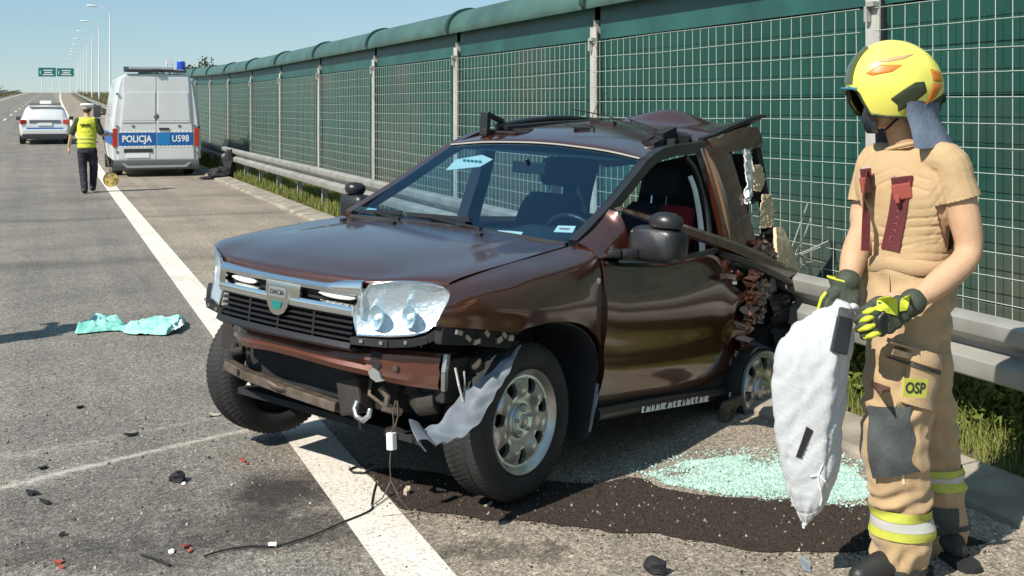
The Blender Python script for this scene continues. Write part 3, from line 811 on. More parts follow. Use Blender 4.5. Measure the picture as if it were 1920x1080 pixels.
# --- grille: dark frame, slats, chrome band with the two lamp strips, shield badge
gr = empty('grille', parent=car)
for i, z in enumerate((.795, .772, .749, .726, .703)):
    mb = MB(); P = []
    for y in np.linspace(-.405, .405, 15): P.append([(gx(y)-.005, y, z+.006), (gx(y)+.002, y, z), (gx(y)-.005, y, z-.005), (gx(y)-.035, y, z-.007), (gx(y)-.035, y, z+.008)])
    mb.grid(np.array(P), closed_v=True); mb.f += [(0, 1, 2, 3, 4), (70, 71, 72, 73, 74)]; mb.m += [0, 0]
    mb.build('slat', M_black, gr)
mb = MB(); P = []
for y in np.linspace(-.415, .412, 15): P.append([(gx(y)-.05, y, .82), (gx(y)-.05, y, .68)])
mb.shell(np.array(P), .01); mb.build('backing', M_matblack, gr)
mb = MB(); P = []
for y in np.linspace(-.42, .415, 15): P.append([(gx(y)+.004, y, .690), (gx(y)+.012, y, .676), (gx(y)-.01, y, .664), (gx(y)-.07, y, .664)])
mb.shell(np.array(P), .008); mb.build('lower_trim', M_black, gr)
for y in (-.20, -.01, .2):
    mb = MB(); mb.box((gx(y)-.012, y, .75), (.02, .012, .12)); mb.build('slat_brace', M_black, gr)
# chrome band: frame around two recesses
def band(y0, y1, z0, z1, name, mt, dx=.0, t=.012, n=12):
    mb = MB(); P = []
    for y in np.linspace(y0, y1, n):
        zt = z1(y) if callable(z1) else z1; zb = z0(y) if callable(z0) else z0
        P.append([(gx(y)+dx-.016, y, zt), (gx(y)+dx-.002, y, zt-.005), (gx(y)+dx, y, (zt+zb)/2), (gx(y)+dx-.002, y, zb+.005), (gx(y)+dx-.016, y, zb)])
    mb.shell(np.array(P), t); return mb.build(name, mt, gr, smooth=R(40))
zt = lambda y: .912+.03*max(0, y-.25)/.2*(1 if y > 0 else 0)+.0
band(-.42, .445, lambda y: .890, zt, 'chrome_band', M_chrome, .004, n=24)
band(-.42, .410, .805, .836, 'chrome_band', M_chrome, .004, n=24)
for (a, c) in ((-.425, -.378), (-.085, .125), (.432, .447)): band(a, c, .812, .905, 'chrome_band', M_chrome, .002, n=6)
for (a, c, zc) in ((-.378, -.085, .862), (.125, .435, .866)):
    mb = MB(); P = []
    for y in np.linspace(a-.01, c+.01, 8): P.append([(gx(y)-.035, y, .90), (gx(y)-.035, y, .82)])
    mb.shell(np.array(P), .006); mb.build('recess', M_matblack, gr)
for (a, c, zc) in ((-.352, -.175, .867), (.215, .405, .873)):
    mb = MB(); n = 9; P = []
    for i in range(n):
        y = a+(c-a)*i/(n-1); e = math.sin(math.pi*min(1, max(0, i/(n-1))))**.35 if 0 < i < n-1 else .25
        P.append([(gx(y)-.012+.010*math.cos(q), y, zc+.016*e*math.sin(q)) for q in np.linspace(0, 2*math.pi, 10, endpoint=False)])
    mb.grid(np.array(P), closed_v=True); mb.f += [tuple(range(10)), tuple(range((n-1)*10, n*10))]; mb.m += [0, 0]
    lb = mb.build('lamp_strip', M_led, gr, smooth=R(50))
    mb = MB()
    for k in range(5): mb.box((gx(a)-.008, a+(c-a)*(k+.5)/5, zc-.032), (.012, .012, .010))
    mb.build('strip_clip', M_galv_d, lb)
# badge: rounded shield with a hollow
def shield(sc, dz=0):
    pts = [(-.072, .058), (.072, .058), (.073, .02), (.062, -.030), (.040, -.060), (.012, -.072), (-.012, -.072), (-.040, -.060), (-.062, -.030), (-.073, .02)]
    return [(u*sc, v*sc+dz) for u, v in pts]
mb = MB(); zc = .822
mb.prism(shield(1.0), .014, lambda u, v, w_: (gx(u)+.006+w_, u, zc+v)); bd = mb.build('badge', M_chrome, gr, bevel=.004)
mb = MB(); mb.prism([(-.052, .044), (.052, .044), (.050, .006), (-.050, .006)], .004, lambda u, v, w_: (gx(u)+.0195+w_, u, zc+v)); mb.build('badge_plate', mat('badge satin', (.62, .63, .64), .3, metal=.9), bd)
mb = MB(); mb.prism([(-.032, -.012), (.032, -.012), (.026, -.038), (.010, -.048), (-.010, -.048), (-.026, -.038)], .004, lambda u, v, w_: (gx(u)+.0195+w_, u, zc+v)); mb.build('badge_hollow', M_sgreen, bd)
text_obj('badge_letters', 'DACIA', .030, M_dark, bd, frame((.745, 0, zc+.024), (0, 1, 0), (0, 0, 1)), .0006, sx=.95)

# --- bumper beam (bent), with its torn hole, below the grille
mb = MB(); P = []
bt = [(.56, -.46, .640, .56), (.635, -.30, .640, .562), (.655, -.10, .640, .575), (.66, .08, .640, .575), (.645, .30, .645, .566), (.615, .44, .655, .560), (.59, .50, .662, .548), (.545, .60, .668, .540), (.46, .69, .665, .530)]
bts = cr(bt, 40)
for (x, y, z1, z0) in bts:
    h = z1-z0; P.append([(x-.11, y, z1), (x-.02, y, z1+.004), (x, y, z1-.010), (x+.006, y, z0+h*.66), (x-.004, y, z0+h*.45), (x+.004, y, z0+.02), (x-.006, y, z0), (x-.10, y, z0+.004)])
mb.shell(np.array(P), .004); bm_ = mb.build('bumper_beam', M_prim, car, smooth=R(35))
mb = MB(); mb.prism([(-.018, .062), (.020, .058), (.022, .010), (.012, -.012), (-.010, -.006), (-.020, .02)], .004, lambda u, v, w_: (.608+w_-u*.5, .475+u, .602+v)); mb.build('torn_hole', M_matblack, bm_)
mb = MB(); mb.prism([(-.03, .01), (-.01, .026), (.012, .012), (.02, -.012), (.034, -.02), (.004, -.03), (-.02, -.014)], .01, lambda u, v, w_: (.608+w_-u*.5, .487+u, .570+v)); mb.build('torn_edge', M_alu, bm_)
mb = MB(); mb.tube([(.568, .555, .605), (.584, .557, .604)], [.014, .012], 10); mb.build('boss', M_rust, bm_)
mb = MB(); mb.path_bar([(.44, .708, .672), (.452, .712, .60), (.44, .708, .525)], .02, .02, up=(1, 0, 0)); mb.build('end_plate', M_alu, bm_)
# upper foam strip and bent lip
mb = MB(); mb.path_bar([(.60, -.40, .648), (.665, -.16, .655), (.68, .10, .664), (.655, .30, .672)], .06, .012); mb.build('crumpled_lip', M_prim, bm_)
# engine bay front: radiator core, side brackets, hoses
mb = MB(); mb.box((.40, -.02, .62), (.10, .96, .48)); mb.build('radiator', M_matblack, car, bevel=.01)
mb = MB(); mb.box((.05, 0, .66), (.62, 1.16, .50)); mb.box((-.25, 0, .40), (.8, .9, .22)); mb.build('engine_block', M_matblack, car, bevel=.02)

sf = MB(); sf.path_bar([(.50, -.56, .420), (.515, -.40, .400), (.53, -.1, .388), (.52, .20, .372)], .055, .042)
sfo = sf.build('lower_crossbar', M_rust, car, bevel=.006)
mb = MB(); mb.tube([(.54, -.44, .413), (.556, -.44, .412)], .012, 8); mb.build('bolt', M_rust, sfo)
mb = MB(); mb.tube([(.545, -.21, .40), (.57, -.19, .41), (.575, -.13, .40), (.55, -.10, .392)], .012, 6); mb.build('crossbar_bracket', M_rust, sfo)
mb = MB(); mb.box((.50, .27, .43), (.08, .13, .15), Matrix.Rotation(.3, 3, 'X')); mb.build('mount_block', M_dirty, car, bevel=.012)
mb = MB(); mb.tube([(.56, .345, .43), (.57, .34, .40), (.575, .36, .37), (.575, .40, .362), (.57, .425, .385), (.56, .42, .41)], .012, 8); mb.build('tow_eye', M_alu, car, smooth=R(60))
mb = MB(); mb.tube([(.52, .43, .50), (.50, .46, .46), (.53, .47, .42), (.46, .5, .40)], .018, 8); mb.tube([(.50, .36, .52), (.53, .38, .46), (.50, .44, .42)], .010, 6); mb.build('hose', M_rust, car, smooth=R(60))
mb = MB(); mb.box((.36, .60, .56), (.16, .22, .18)); mb.tube([(.42, .56, .47), (.44, .60, .45), (.42, .66, .47)], .05, 10); mb.tube([(.30, .74, .63), (.26, .74, .60)], .035, 10); mb.build('horn_unit', M_dirty, car, bevel=.015)
mb = MB(); mb.box((.36, -.60, .56), (.14, .22, .18)); mb.box((.44, -.5, .55), (.1, .05, .06)); mb.tube([(.52, -.50, .52), (.56, -.46, .50), (.55, -.40, .52)], .02, 8); mb.build('side_bracket', M_dirty, car, bevel=.015)
# hanging lead with white plug (part of the torn loom)
mb = MB(); mb.tube([(.52, .52, .46), (.525, .515, .41), (.52, .52, .36), (.525, .515, .325)], .0035, 6); mb.tube([(.52, .53, .46), (.515, .535, .40), (.52, .525, .34)], .004, 5)
mb.tube([(.52, .515, .26), (.525, .52, .20), (.51, .52, .13), (.53, .50, .06), (.55, .46, .02)], .003, 5); mb.tube([(.51, .52, .13), (.49, .56, .06), (.47, .60, .02)], .0025, 5); lm = mb.build('loom', M_rust, car)
mb = MB(); mb.box((.522, .517, .293), (.03, .034, .07), Matrix.Rotation(.15, 3, 'X')); mb.build('plug', M_paper, lm, bevel=.005)
mb = MB(); mb.tube([(.42, .74, .62), (.45, .79, .56), (.44, .81, .50), (.40, .79, .45), (.43, .74, .42)], .005, 5); mb.tube([(.36, .74, .60), (.42, .80, .52), (.42, .80, .46)], .004, 5); mb.build('wire', M_galv_d, car)
# lamp bracket below wing (bare black rail with shiny clips)
mb = MB(); mb.path_bar([(.60, .785, .778), (.40, .80, .760), (.15, .80, .722)], .04, .075); mb.box((.12, .79, .69), (.08, .05, .05)); lb = mb.build('bumper_bracket', M_matblack, car, bevel=.008)
for (x, z) in ((.52, .785), (.46, .758), (.34, .768), (.22, .752), (.17, .735), (.25, .735), (.40, .74)):
    mb = MB(); mb.box((x, .824, z), (.035, .012, .014+.012*rng.random()), Matrix.Rotation(rng.normal(0, .4), 3, 'Y')); mb.build('clip', M_alu, lb)

# --- wheel arch liners
def liner_grid(pts, y0, y1):
    return np.array([[(x, y0+(y1-y0)*t, z) for t in (0, .5, 1)] for x, z in pts])
rear_l = [(.20, .760), (.10, .785), (-.05, .790), (-.22, .765), (-.36, .705), (-.44, .62), (-.455, .52), (-.445, .42), (-.425, .30), (-.41, .24)]
mb = MB(); mb.shell(liner_grid(cr(rear_l, 24), .50, .875), .008); mb.build('arch_liner', M_linerd, car, smooth=R(40))
mb = MB(); mb.shell(sy(liner_grid(cr(rear_l, 24), .50, .875)), .008); mb.build('arch_liner', M_linerd, car, smooth=R(40))
mb = MB(); mb.path_bar([(-.478, .880, .63), (-.470, .882, .50), (-.450, .880, .38), (-.428, .872, .262)], .018, .012, up=(1, 0, 0)); mb.build('liner_edge', M_liner, car)
mb = MB(); mb.box((-.02, 0, .285), (.86, 1.16, .03)); mb.build('under_tray', M_matblack, car)
mb = MB(); mb.box((-1.4, 0, .33), (1.9, 1.56, .06)); mb.box((-2.2, 0, .36), (.5, 1.3, .08)); mb.build('underbody', M_matblack, car)
mb = MB(); mb.box((-.30, .50, .5), (.35, .05, .6)); mb.box((.1, .48, .65), (.5, .05, .3)); mb.box((-.30, -.50, .5), (.35, .05, .6)); mb.build('inner_arch', M_matblack, car)
# torn front liner hanging forward of the wheel
lin = [[(.14, .86, .71), (.19, .87, .66), (.24, .88, .60)], [(.20, .84, .66), (.28, .86, .60), (.30, .88, .55)], [(.30, .82, .60), (.38, .85, .53), (.345, .88, .50)],
       [(.385, .80, .55), (.44, .84, .47), (.42, .88, .425)], [(.47, .79, .50), (.52, .83, .43), (.50, .87, .385)], [(.56, .80, .44), (.60, .83, .41), (.575, .86, .375)], [(.66, .80, .42), (.67, .83, .40), (.65, .86, .372)]]
mb = MB(); mb.shell(patch(lin, 40, 14)+np.array([[[0, 0, .006*math.sin(i*.9+j)] for j in range(14)] for i in range(40)]), .006); ll = mb.build('hanging_liner', M_liner, car, smooth=R(50))
mb = MB(); mb.shell(patch([[(.66, .80, .42), (.67, .83, .40), (.65, .86, .372)], [(.70, .80, .455), (.705, .83, .43), (.69, .86, .40)], [(.755, .80, .47), (.765, .83, .44), (.75, .85, .40)], [(.70, .81, .40), (.71, .83, .375), (.70, .85, .35)]], 12, 6), .006); mb.build('liner_tip', M_liner, ll, smooth=R(30))

# --- wheels
def tyre_mesh(flat=False):
    nA = 240; prof = []
    Rm, Ri, W = .337, .222, .110
    sec = [(-.085, Ri), (-.100, Ri+.012), (-.108, Ri+.045), (-.106, Ri+.085), (-.096, Rm-.018), (-.086, Rm-.005), (-.068, Rm), (-.052, Rm+.001), (-.034, Rm+.002), (-.017, Rm+.002), (0, Rm+.002), (.017, Rm+.002), (.034, Rm+.002), (.052, Rm+.001), (.068, Rm), (.086, Rm-.005), (.096, Rm-.018), (.106, Ri+.085), (.108, Ri+.045), (.100, Ri+.012), (.085, Ri)]
    P = []
    for k in range(nA):
        a = 2*math.pi*k/nA; row = []
        for (yy, r) in sec:
            rr = r
            if r > Rm-.020 and not flat:
                if abs(abs(yy)-.034) < .006 or abs(yy) < .003: rr -= .008
                ph = (k/ nA*80 + abs(yy)*20) % 1.0
                if ph < .30: rr -= .0055 if r > Rm-.01 else .003
            if Ri+.06 < r < Ri+.1: rr += .001*(k % 2)
            zz = -rr*math.cos(a); xx = rr*math.sin(a); sq = 0
            lim = -.326 if not flat else -.236
            if zz < lim: 
                sq = (lim-zz); zz = lim - sq*.12
            row.append((xx, yy*(1+sq*2.2), zz))
        P.append(row)
    mb = MB(); mb.grid(np.array(P), closed_u=True)
    return mb.mesh('tyre', M_rubber, smooth=R(38))
def rim_mesh():
    nA = 168; rad = [.032, .05, .066, .075, .092, .112, .122, .136, .150, .164, .176, .184, .194, .202, .212, .221, .224]
    dep = {.032: .030, .05: .030, .066: .028, .075: .012, .092: .014, .112: .024, .122: .028, .136: .030, .150: .029, .164: .026, .176: .022, .184: .018, .194: .020, .202: .030, .212: .040, .221: .046, .224: .040}
    P = [[((r*math.cos(2*math.pi*k/nA)), dep[r] + (0 if r < .118 or r > .18 else .006*math.cos(7*2*math.pi*k/nA)), r*math.sin(2*math.pi*k/nA)) for r in rad] for k in range(nA)]
    mb = MB(); mb.grid(np.array(P), closed_u=True)
    nr = len(rad); keep = []
    for idx, f in enumerate(mb.f):
        k = idx // (nr-1); j = idx % (nr-1); r = (rad[j]+rad[j+1])/2
        ph = ((k/nA*7) % 1.0)
        hw = .20 if .125 < r < .186 else 0
        if hw and r < .140: hw = .15
        if r > .178 and hw: hw = .16
        if hw and abs(ph-.5) < hw: continue
        keep.append(f)
    mb.f = keep; mb.m = [0]*len(keep)
    me = mb.mesh('rim', M_alu, smooth=R(50))
    bm = bmesh.new(); bm.from_mesh(me)
    r0 = bmesh.ops.extrude_edge_only(bm, edges=[e for e in bm.edges if len(e.link_faces) == 1])
    for v in r0['geom']:
        if isinstance(v, bmesh.types.BMVert):
            v.co.y -= .022; 
    bmesh.ops.recalc_face_normals(bm, faces=bm.faces); bm.to_mesh(me); bm.free()
    me.polygons.foreach_set('use_smooth', [True]*len(me.polygons)); me.set_sharp_from_angle(angle=R(40)); me.materials.clear(); me.materials.append(M_alu)
    return me
TY = tyre_mesh(); RM = rim_mesh()
RYm = Matrix.Rotation(R(-90), 4, 'X')
mb = MB(); mb.lathe([(.222, -.085), (.205, -.05), (.20, .02), (.222, .05)], 48, RYm); BAR = mb.mesh('rim_barrel', M_dirty, smooth=R(40))
mb = MB(); mb.lathe([(.001, -.02), (.150, -.02), (.155, -.03), (.16, -.06)], 40, RYm); mb.lathe([(.001, .0), (.075, .0), (.075, -.02)], 30, RYm); BRK = mb.mesh('brake_disc', M_rust, smooth=R(40))
mb = MB(); mb.lathe([(.001, .038), (.022, .037), (.030, .032), (.033, .024)], 24, RYm); HUB = mb.mesh('hub_cap', M_alu, smooth=R(40))
mb = MB()
mb.lathe([(.033, .029), (.066, .027), (.070, .022)], 36, RYm); HR = mb.mesh('hub_ring', M_matblack, smooth=R(40))
mb = MB(); mb.lathe([(.001, .018), (.009, .016), (.010, 0), (.010, -.004)], 6, RYm); NUT = mb.mesh('wheel_nut', M_alu)
def wheel(loc, side, rot, spin=0.0, tyre=True, barrel=True):
    o = empty('wheel', parent=car); o.location = loc
    o.rotation_euler = (rot[0], rot[1], rot[2]+(0 if side > 0 else math.pi))
    if tyre: inst('tyre', TY, o)
    for me in (RM, BAR, BRK, HUB, HR): inst(me.name, me, o, loc=(0, .055 if me.name not in ('rim_barrel', 'brake_disc') else .03, 0), rot=(0, spin, 0))
    for k in range(5):
        a = spin+2*math.pi*k/5; inst('wheel_nut', NUT, o, loc=(.050*math.cos(a), .080, .050*math.sin(a)))
    return o
wheel((.045, .752, .368), 1, (R(2.1), R(4.5), R(-1)), .25)
wheel((.045, -.752, .352-.012), -1, (R(-2.1), R(-4.5), R(-9)), .1)
# rear left wheel, pushed forward, tyre burst: rests on its rim
RF = tyre_mesh(True)
wl = wheel((-2.075, .93, .268), 1, (R(6), R(4.5), R(-8)), .5, tyre=False)
mb = MB(); mb.lathe([(.222, -.09), (.236, -.10), (.244, -.06), (.246, .0), (.243, .05), (.234, .075), (.222, .065)], 60, RYm); mb.build('torn_tyre', M_rubber, wl, smooth=R(50))

# --- windscreen, roof, pillars
wb = [(-.395, .705, 1.112), (-.415, .45, 1.118), (-.435, .15, 1.122), (-.44, 0, 1.122)]
wt = [(-1.115, .645, 1.532), (-1.135, .42, 1.560), (-1.145, .15, 1.575), (-1.147, 0, 1.578)]
wm = [(-.765, .685, 1.330), (-.79, .45, 1.352), (-.805, .15, 1.363), (-.81, 0, 1.364)]
def full(r): return [(x, -y, z) for x, y, z in r][:-1] + r[::-1]
mb = MB(); mb.grid(patch([full(wb), full(wm), full(wt)], 14, 24)); mb.build('windscreen', M_wglass, car, smooth=R(60), fix=False)
mb = MB(); mb.tube([(x+.01, y, z-.012) for x, y, z in cr(full(wb), 20)], .016, 6); mb.build('scuttle_seal', M_matblack, car)
mb = MB(); mb.shell(patch([[(x+.03, y, z-.004) for x, y, z in full(wb)], [(x+.05, y, z-.03) for x, y, z in full(wb)], [(x+.10, y, z-.04) for x, y, z in full(wb)]], 5, 20), .004); mb.build('scuttle', M_matblack, car)
# wiper arms and blades
def wiper(pv, tip, b0, b1):
    o = empty('wiper', parent=car)
    mb = MB(); mb.tube([pv, (pv[0], pv[1], pv[2]+.03)], .018, 8); mb.path_bar([(pv[0], pv[1], pv[2]+.02), tip], .018, .01); mb.build('arm', M_black, o)
    mb = MB(); mb.path_bar([b0, b1], .012, .02); mb.build('blade', M_black, o)
wiper((-.405, .16, 1.105), (-.445, -.20, 1.15), (-.455, -.36, 1.148), (-.47, .05, 1.160))
wiper((-.40, -.38, 1.10), (-.432, -.58, 1.142), (-.425, -.68, 1.132), (-.45, -.40, 1.152))
rr_ = [  # roof rows from screen to the torn rear; half y then x,z (left) and right separately
    [(-1.115, -.655, 1.530), (-1.135, -.42, 1.562), (-1.15, 0, 1.582), (-1.135, .42, 1.562), (-1.115, .655, 1.530)],
    [(-1.16, -.650, 1.555), (-1.18, -.42, 1.588), (-1.19, 0, 1.606), (-1.18, .42, 1.588), (-1.16, .650, 1.552)],
    [(-1.36, -.640, 1.61), (-1.38, -.42, 1.645), (-1.38, 0, 1.658), (-1.38, .42, 1.632), (-1.36, .630, 1.592)],
    [(-1.62, -.640, 1.645), (-1.62, -.42, 1.690), (-1.62, 0, 1.705), (-1.62, .42, 1.668), (-1.62, .620, 1.618)],
    [(-1.92, -.640, 1.67), (-1.92, -.42, 1.730), (-1.90, 0, 1.750), (-1.88, .40, 1.700), (-1.86, .600, 1.655)],
    [(-2.15, -.640, 1.68), (-2.15, -.38, 1.742), (-2.10, .02, 1.768), (-2.05, .38, 1.745), (-2.02, .585, 1.715)],
    [(-2.32, -.640, 1.66), (-2.32, -.30, 1.745), (-2.24, .17, 1.862), (-2.20, .43, 1.770), (-2.20, .60, 1.775)],
    [(-2.52, -.640, 1.58), (-2.50, -.22, 1.665), (-2.42, .22, 1.800), (-2.38, .48, 1.795), (-2.36, .66, 1.835)],
    [(-2.66, -.640, 1.46), (-2.62, -.18, 1.52), (-2.52, .26, 1.64), (-2.46, .50, 1.745), (-2.46, .70, 1.850)]]
mb = MB(); PR = patch(rr_, 54, 40); PR[:, :, 2] += np.array([[.006*fbm((a[0]*3, a[1]*3, 0), 1.6)*max(0, min(1, (-1.7-a[0])*3)) for a in r] for r in PR])
mb.shell(PR, .012, flip=True); roof = mb.build('roof', M_body, car, smooth=R(28))
mb = MB(); mb.path_bar([tuple(p) for p in cr([(x-.0, y, z+.004) for x, y, z in full(wt)], 20)], .02, .008); mb.build('screen_trim', mat('trim strip', (.55, .50, .42), .35, metal=.5), car)
def pillar(name, pts, w0, w1, mt, parent=car, up=(0, 1, 0)):
    mb = MB(); pts = cr(pts, 14); n = len(pts)
    for i in range(n-1):
        f0 = i/(n-1); f1 = (i+1)/(n-1); mb.bar(pts[i], pts[i+1], w0[0]+(w1[0]-w0[0])*f0, w0[1]+(w1[1]-w0[1])*f0, up, w2=w0[0]+(w1[0]-w0[0])*f1, h2=w0[1]+(w1[1]-w0[1])*f1)
    return mb.build(name, mt, parent, smooth=R(40))
apil = [(-.40, .735, 1.105), (-.60, .720, 1.205), (-.80, .700, 1.312), (-1.00, .680, 1.430), (-1.17, .660, 1.525), (-1.36, .648, 1.582), (-1.60, .640, 1.608), (-1.86, .625, 1.640)]
pillar('windscreen_pillar', apil, (.055, .05), (.06, .05), M_black)
pillar('windscreen_pillar', [(x, -y, z) for x, y, z in apil[:5]]+[(-1.36, -.645, 1.60), (-1.7, -.64, 1.64), (-2.1, -.64, 1.67), (-2.55, -.63, 1.56)], (.055, .05), (.06, .05), M_body)
# inner lining of left pillar, outer body-coloured root by the mirror
mb = MB(); mb.shell(patch([[(-.40, .755, 1.112), (-.52, .752, 1.165), (-.62, .748, 1.225), (-.66, .758, 1.27)], [(-.43, .80, 1.09), (-.54, .815, 1.13), (-.63, .82, 1.18), (-.66, .82, 1.25)], [(-.44, .845, 1.05), (-.55, .862, 1.06), (-.64, .868, 1.08), (-.68, .865, 1.13)]], 10, 14), .01, flip=True); mb.build('mirror_panel', M_body, car, smooth=R(40))
# centre pillar left: bent, ribbed, body coloured, with pale door-frame edge before it
pillar('centre_pillar', [(-1.79, .635, 1.625), (-1.815, .68, 1.50), (-1.845, .735, 1.32), (-1.87, .785, 1.12), (-1.89, .82, .85), (-1.88, .84, .42)], (.035, .06), (.05, .06), M_body, up=(1, 0, 0))
pillar('centre_pillar', [(-1.85, .63, 1.628), (-1.895, .68, 1.50), (-1.935, .735, 1.32), (-1.965, .785, 1.12)], (.05, .09), (.06, .10), M_body, up=(1, 0, 0))
pillar('pillar_rib', [(-1.815, .655, 1.62), (-1.85, .705, 1.50), (-1.885, .76, 1.32), (-1.91, .805, 1.12)], (.016, .02), (.018, .024), mat('pillar highlight paint', (.42, .22, .12), .3, metal=.6, coat=.5), up=(1, 0, 0))  # rib in paler paint, the lit highlight is put into its colour
pillar('door_frame_edge', [(-1.62, .64, 1.565), (-1.70, .665, 1.50), (-1.735, .70, 1.38), (-1.745, .74, 1.25), (-1.735, .775, 1.10)], (.018, .03), (.018, .03), M_black, up=(1, 0, 0))
pillar('seat_belt', [(-1.655, .66, 1.46), (-1.672, .69, 1.38), (-1.68, .73, 1.22), (-1.67, .76, 1.06), (-1.665, .765, .95)], (.012, .035), (.012, .05), M_bag, up=(1, 0, 0))
# right centre pillar and rear pillars
pillar('centre_pillar', [(-1.47, -.645, 1.60), (-1.48, -.69, 1.38), (-1.47, -.755, 1.10), (-1.45, -.80, .75), (-1.45, -.82, .38)], (.07, .10), (.08, .16), M_black, up=(1, 0, 0))
pillar('rear_pillar', [(-2.35, -.64, 1.62), (-2.42, -.68, 1.40), (-2.45, -.75, 1.08), (-2.45, -.8, .6)], (.07, .12), (.09, .25), M_black, up=(1, 0, 0))

# --- left door: panel with crease lines, torn at the back
def door_z(): pass
xs = [-.46, -.60, -.80, -1.05, -1.30, -1.55, -1.72, -1.84, -1.93, -1.985]
top = [1.06, 1.03, 1.020, 1.015, 1.03, 1.055, 1.03, .98, .93, .90]
bot = [.40, .385, .375, .362, .350, .338, .345, .385, .45, .53]
rows = []
fr = [1.0, .97, .86, .70, .52, .36, .22, .08, 0]
yo = [.835, .862, .880, .905, .913, .905, .915, .900, .878]
for f, y in zip(fr, yo):
    r = []
    for i, x in enumerate(xs):
        z = bot[i]+(top[i]-bot[i])*f
        yy = y - .02*max(0, (i-4))*.35 + (.02*math.sin(i*2.1+f*9) if i > 6 else 0)
        if i >= 8: yy += .05*math.sin(f*17+i)
        r.append((x + (.028*math.sin(f*23+i) if i >= 8 else 0), yy, z))
    rows.append(r)
PD = patch(rows, 44, 70)
mb = MB(); mb.shell(PD, .035, flip=False); door = mb.build('front_door', M_body, car, smooth=R(45))
def on_door(x, z, off=.0):
    d = (PD[:, :, 0]-x)**2+(PD[:, :, 2]-z)**2; i = np.unravel_index(d.argmin(), d.shape); return Vector(PD[i])+Vector((0, off, 0))
# crumpled torn skin edge, bright highlights put into its paler paint colour
mb = MB(); P = []
for k, t in enumerate(np.linspace(0, 1, 26)):
    z = .50+.42*t; x0 = -1.985-.03*t
    P.append([(x0+.03+.012*math.sin(k*1.9), .885+.02*math.sin(k*1.3), z), (x0-.01+.02*math.sin(k*2.7), .925+.03*math.sin(k*2.1), z+.01*math.sin(k)), (x0-.06+.02*math.sin(k*1.7), .89+.03*math.cos(k*1.6), z), (x0-.10+.03*math.sin(k*2.3), .84+.03*math.sin(k*1.1), z-.01)])
mb.shell(np.array(P), .004); mb.build('torn_skin', mat('crumple highlight paint', (.30, .15, .085), .22, metal=.7, coat=.8, col2=(.10, .03, .015), vscale=9), door, smooth=R(30))
mb = MB(); p = on_door(-1.72, .93, .012); mb.path_bar([(-1.60, .905, .93), (-1.66, .925, .932), (-1.76, .925, .925), (-1.80, .90, .92)], .02, .03); mb.build('door_handle', M_body, door, bevel=.005)
mb = MB(); mb.tube([(-1.815, .885, .885), (-1.83, .905, .885)], .012, 8); mb.build('lock', M_chrome, door)
# belt-line rail torn out of the door, reaching back past the car, with a black seal strip
rod = [(-.62, .835, 1.285), (-.80, .850, 1.255), (-1.05, .872, 1.212), (-1.35, .905, 1.155), (-1.70, .94, 1.085), (-2.05, .965, 1.005), (-2.45, .985, .905), (-2.85, 1.0, .800)]
mb = MB(); P = []
for i, p in enumerate(cr(rod, 40)):
    f = i/39; wv = (.012+.030*min(1, f*1.5)) if f < .86 else .042*(1-f)/.14+.004
    wv = max(wv, .012); p = Vector(p)
    P.append([p+Vector((0, 0, wv)), p+Vector((0, .022, wv*.4)), p+Vector((0, .018, -wv*.7)), p+Vector((0, -.01, -wv)), p+Vector((0, -.03, 0))])
mb.grid(np.array([[tuple(q) for q in r] for r in P]), closed_v=True); mb.f += [(0, 1, 2, 3, 4)]; mb.m += [0]
mb.build('torn_rail', M_body, car, smooth=R(45))
mb = MB(); mb.tube(cr([(-1.56, .925, 1.055), (-1.70, .95, 1.030), (-1.95, .985, .975), (-2.25, 1.0, .90), (-2.52, 1.0, .835)], 16), [.012]+[.022]*12+[.018, .014, .008], 8); mb.build('torn_seal', M_black, car, smooth=R(50))
mb = MB(); mb.path_bar(cr([(-.62, .86, 1.055), (-1.0, .87, 1.035), (-1.35, .885, 1.05), (-1.58, .90, 1.075)], 8), .03, .022); mb.build('window_seal', M_black, car)
# mirror left
mi = empty('door_mirror', parent=car)
mb = MB(); mb.path_bar([(-.515, .85, 1.075), (-.56, .90, 1.082), (-.62, .955, 1.09)], .05, .042); mb.build('mirror_arm', M_black, mi, bevel=.014, smooth=R(60))
def mirror_shell(side, c):
    mb = MB(); P = []
    for u in np.linspace(0, 1, 9):
        a = float(np.interp(u, [0, .12, .3, .7, .88, 1], [.70, .93, 1, 1, .96, .86])); xx = .055-.15*u
        P.append([(c[0]+xx, c[1]+side*(.130*a*(abs(math.cos(q))**.5)*np.sign(math.cos(q))+.012*u), c[2]+.088*a*(abs(math.sin(q))**.5)*np.sign(math.sin(q))) for q in np.linspace(0, 2*math.pi, 28, endpoint=False)])
    P = np.array(P); mb.grid(P, closed_v=True); mb.f.append(tuple(range(28))); mb.m.append(0); mb.f.append(tuple(range(8*28, 9*28))); mb.m.append(0)
    return mb
c_ = (-.660, 1.02, 1.135)
mirror_shell(1, c_).build('mirror_housing', M_black, mi, smooth=R(50))
mb = MB(); mb.lathe([(.001, .050), (.035, .046), (.062, .028), (.070, .0), (.066, -.022), (.050, -.030), (.001, -.030)], 24, Matrix.Translation((-.665, 1.07, 1.242)) @ Matrix.Diagonal((1.0, 1.22, 1.0, 1))); mb.build('blind_spot_mirror', M_black, mi, smooth=R(50))
mi2 = empty('door_mirror', parent=car)
mb = MB(); mb.path_bar([(-.50, -.82, 1.08), (-.58, -.90, 1.09)], .04, .04); mb.build('mirror_arm', M_black, mi2)
mh = mirror_shell(-1, (0, 0, 0)).build('mirror_housing', M_black, mi2, smooth=R(50)); mh.location = (-.66, -.955, 1.135); mh.scale = (.8, .72, .85)
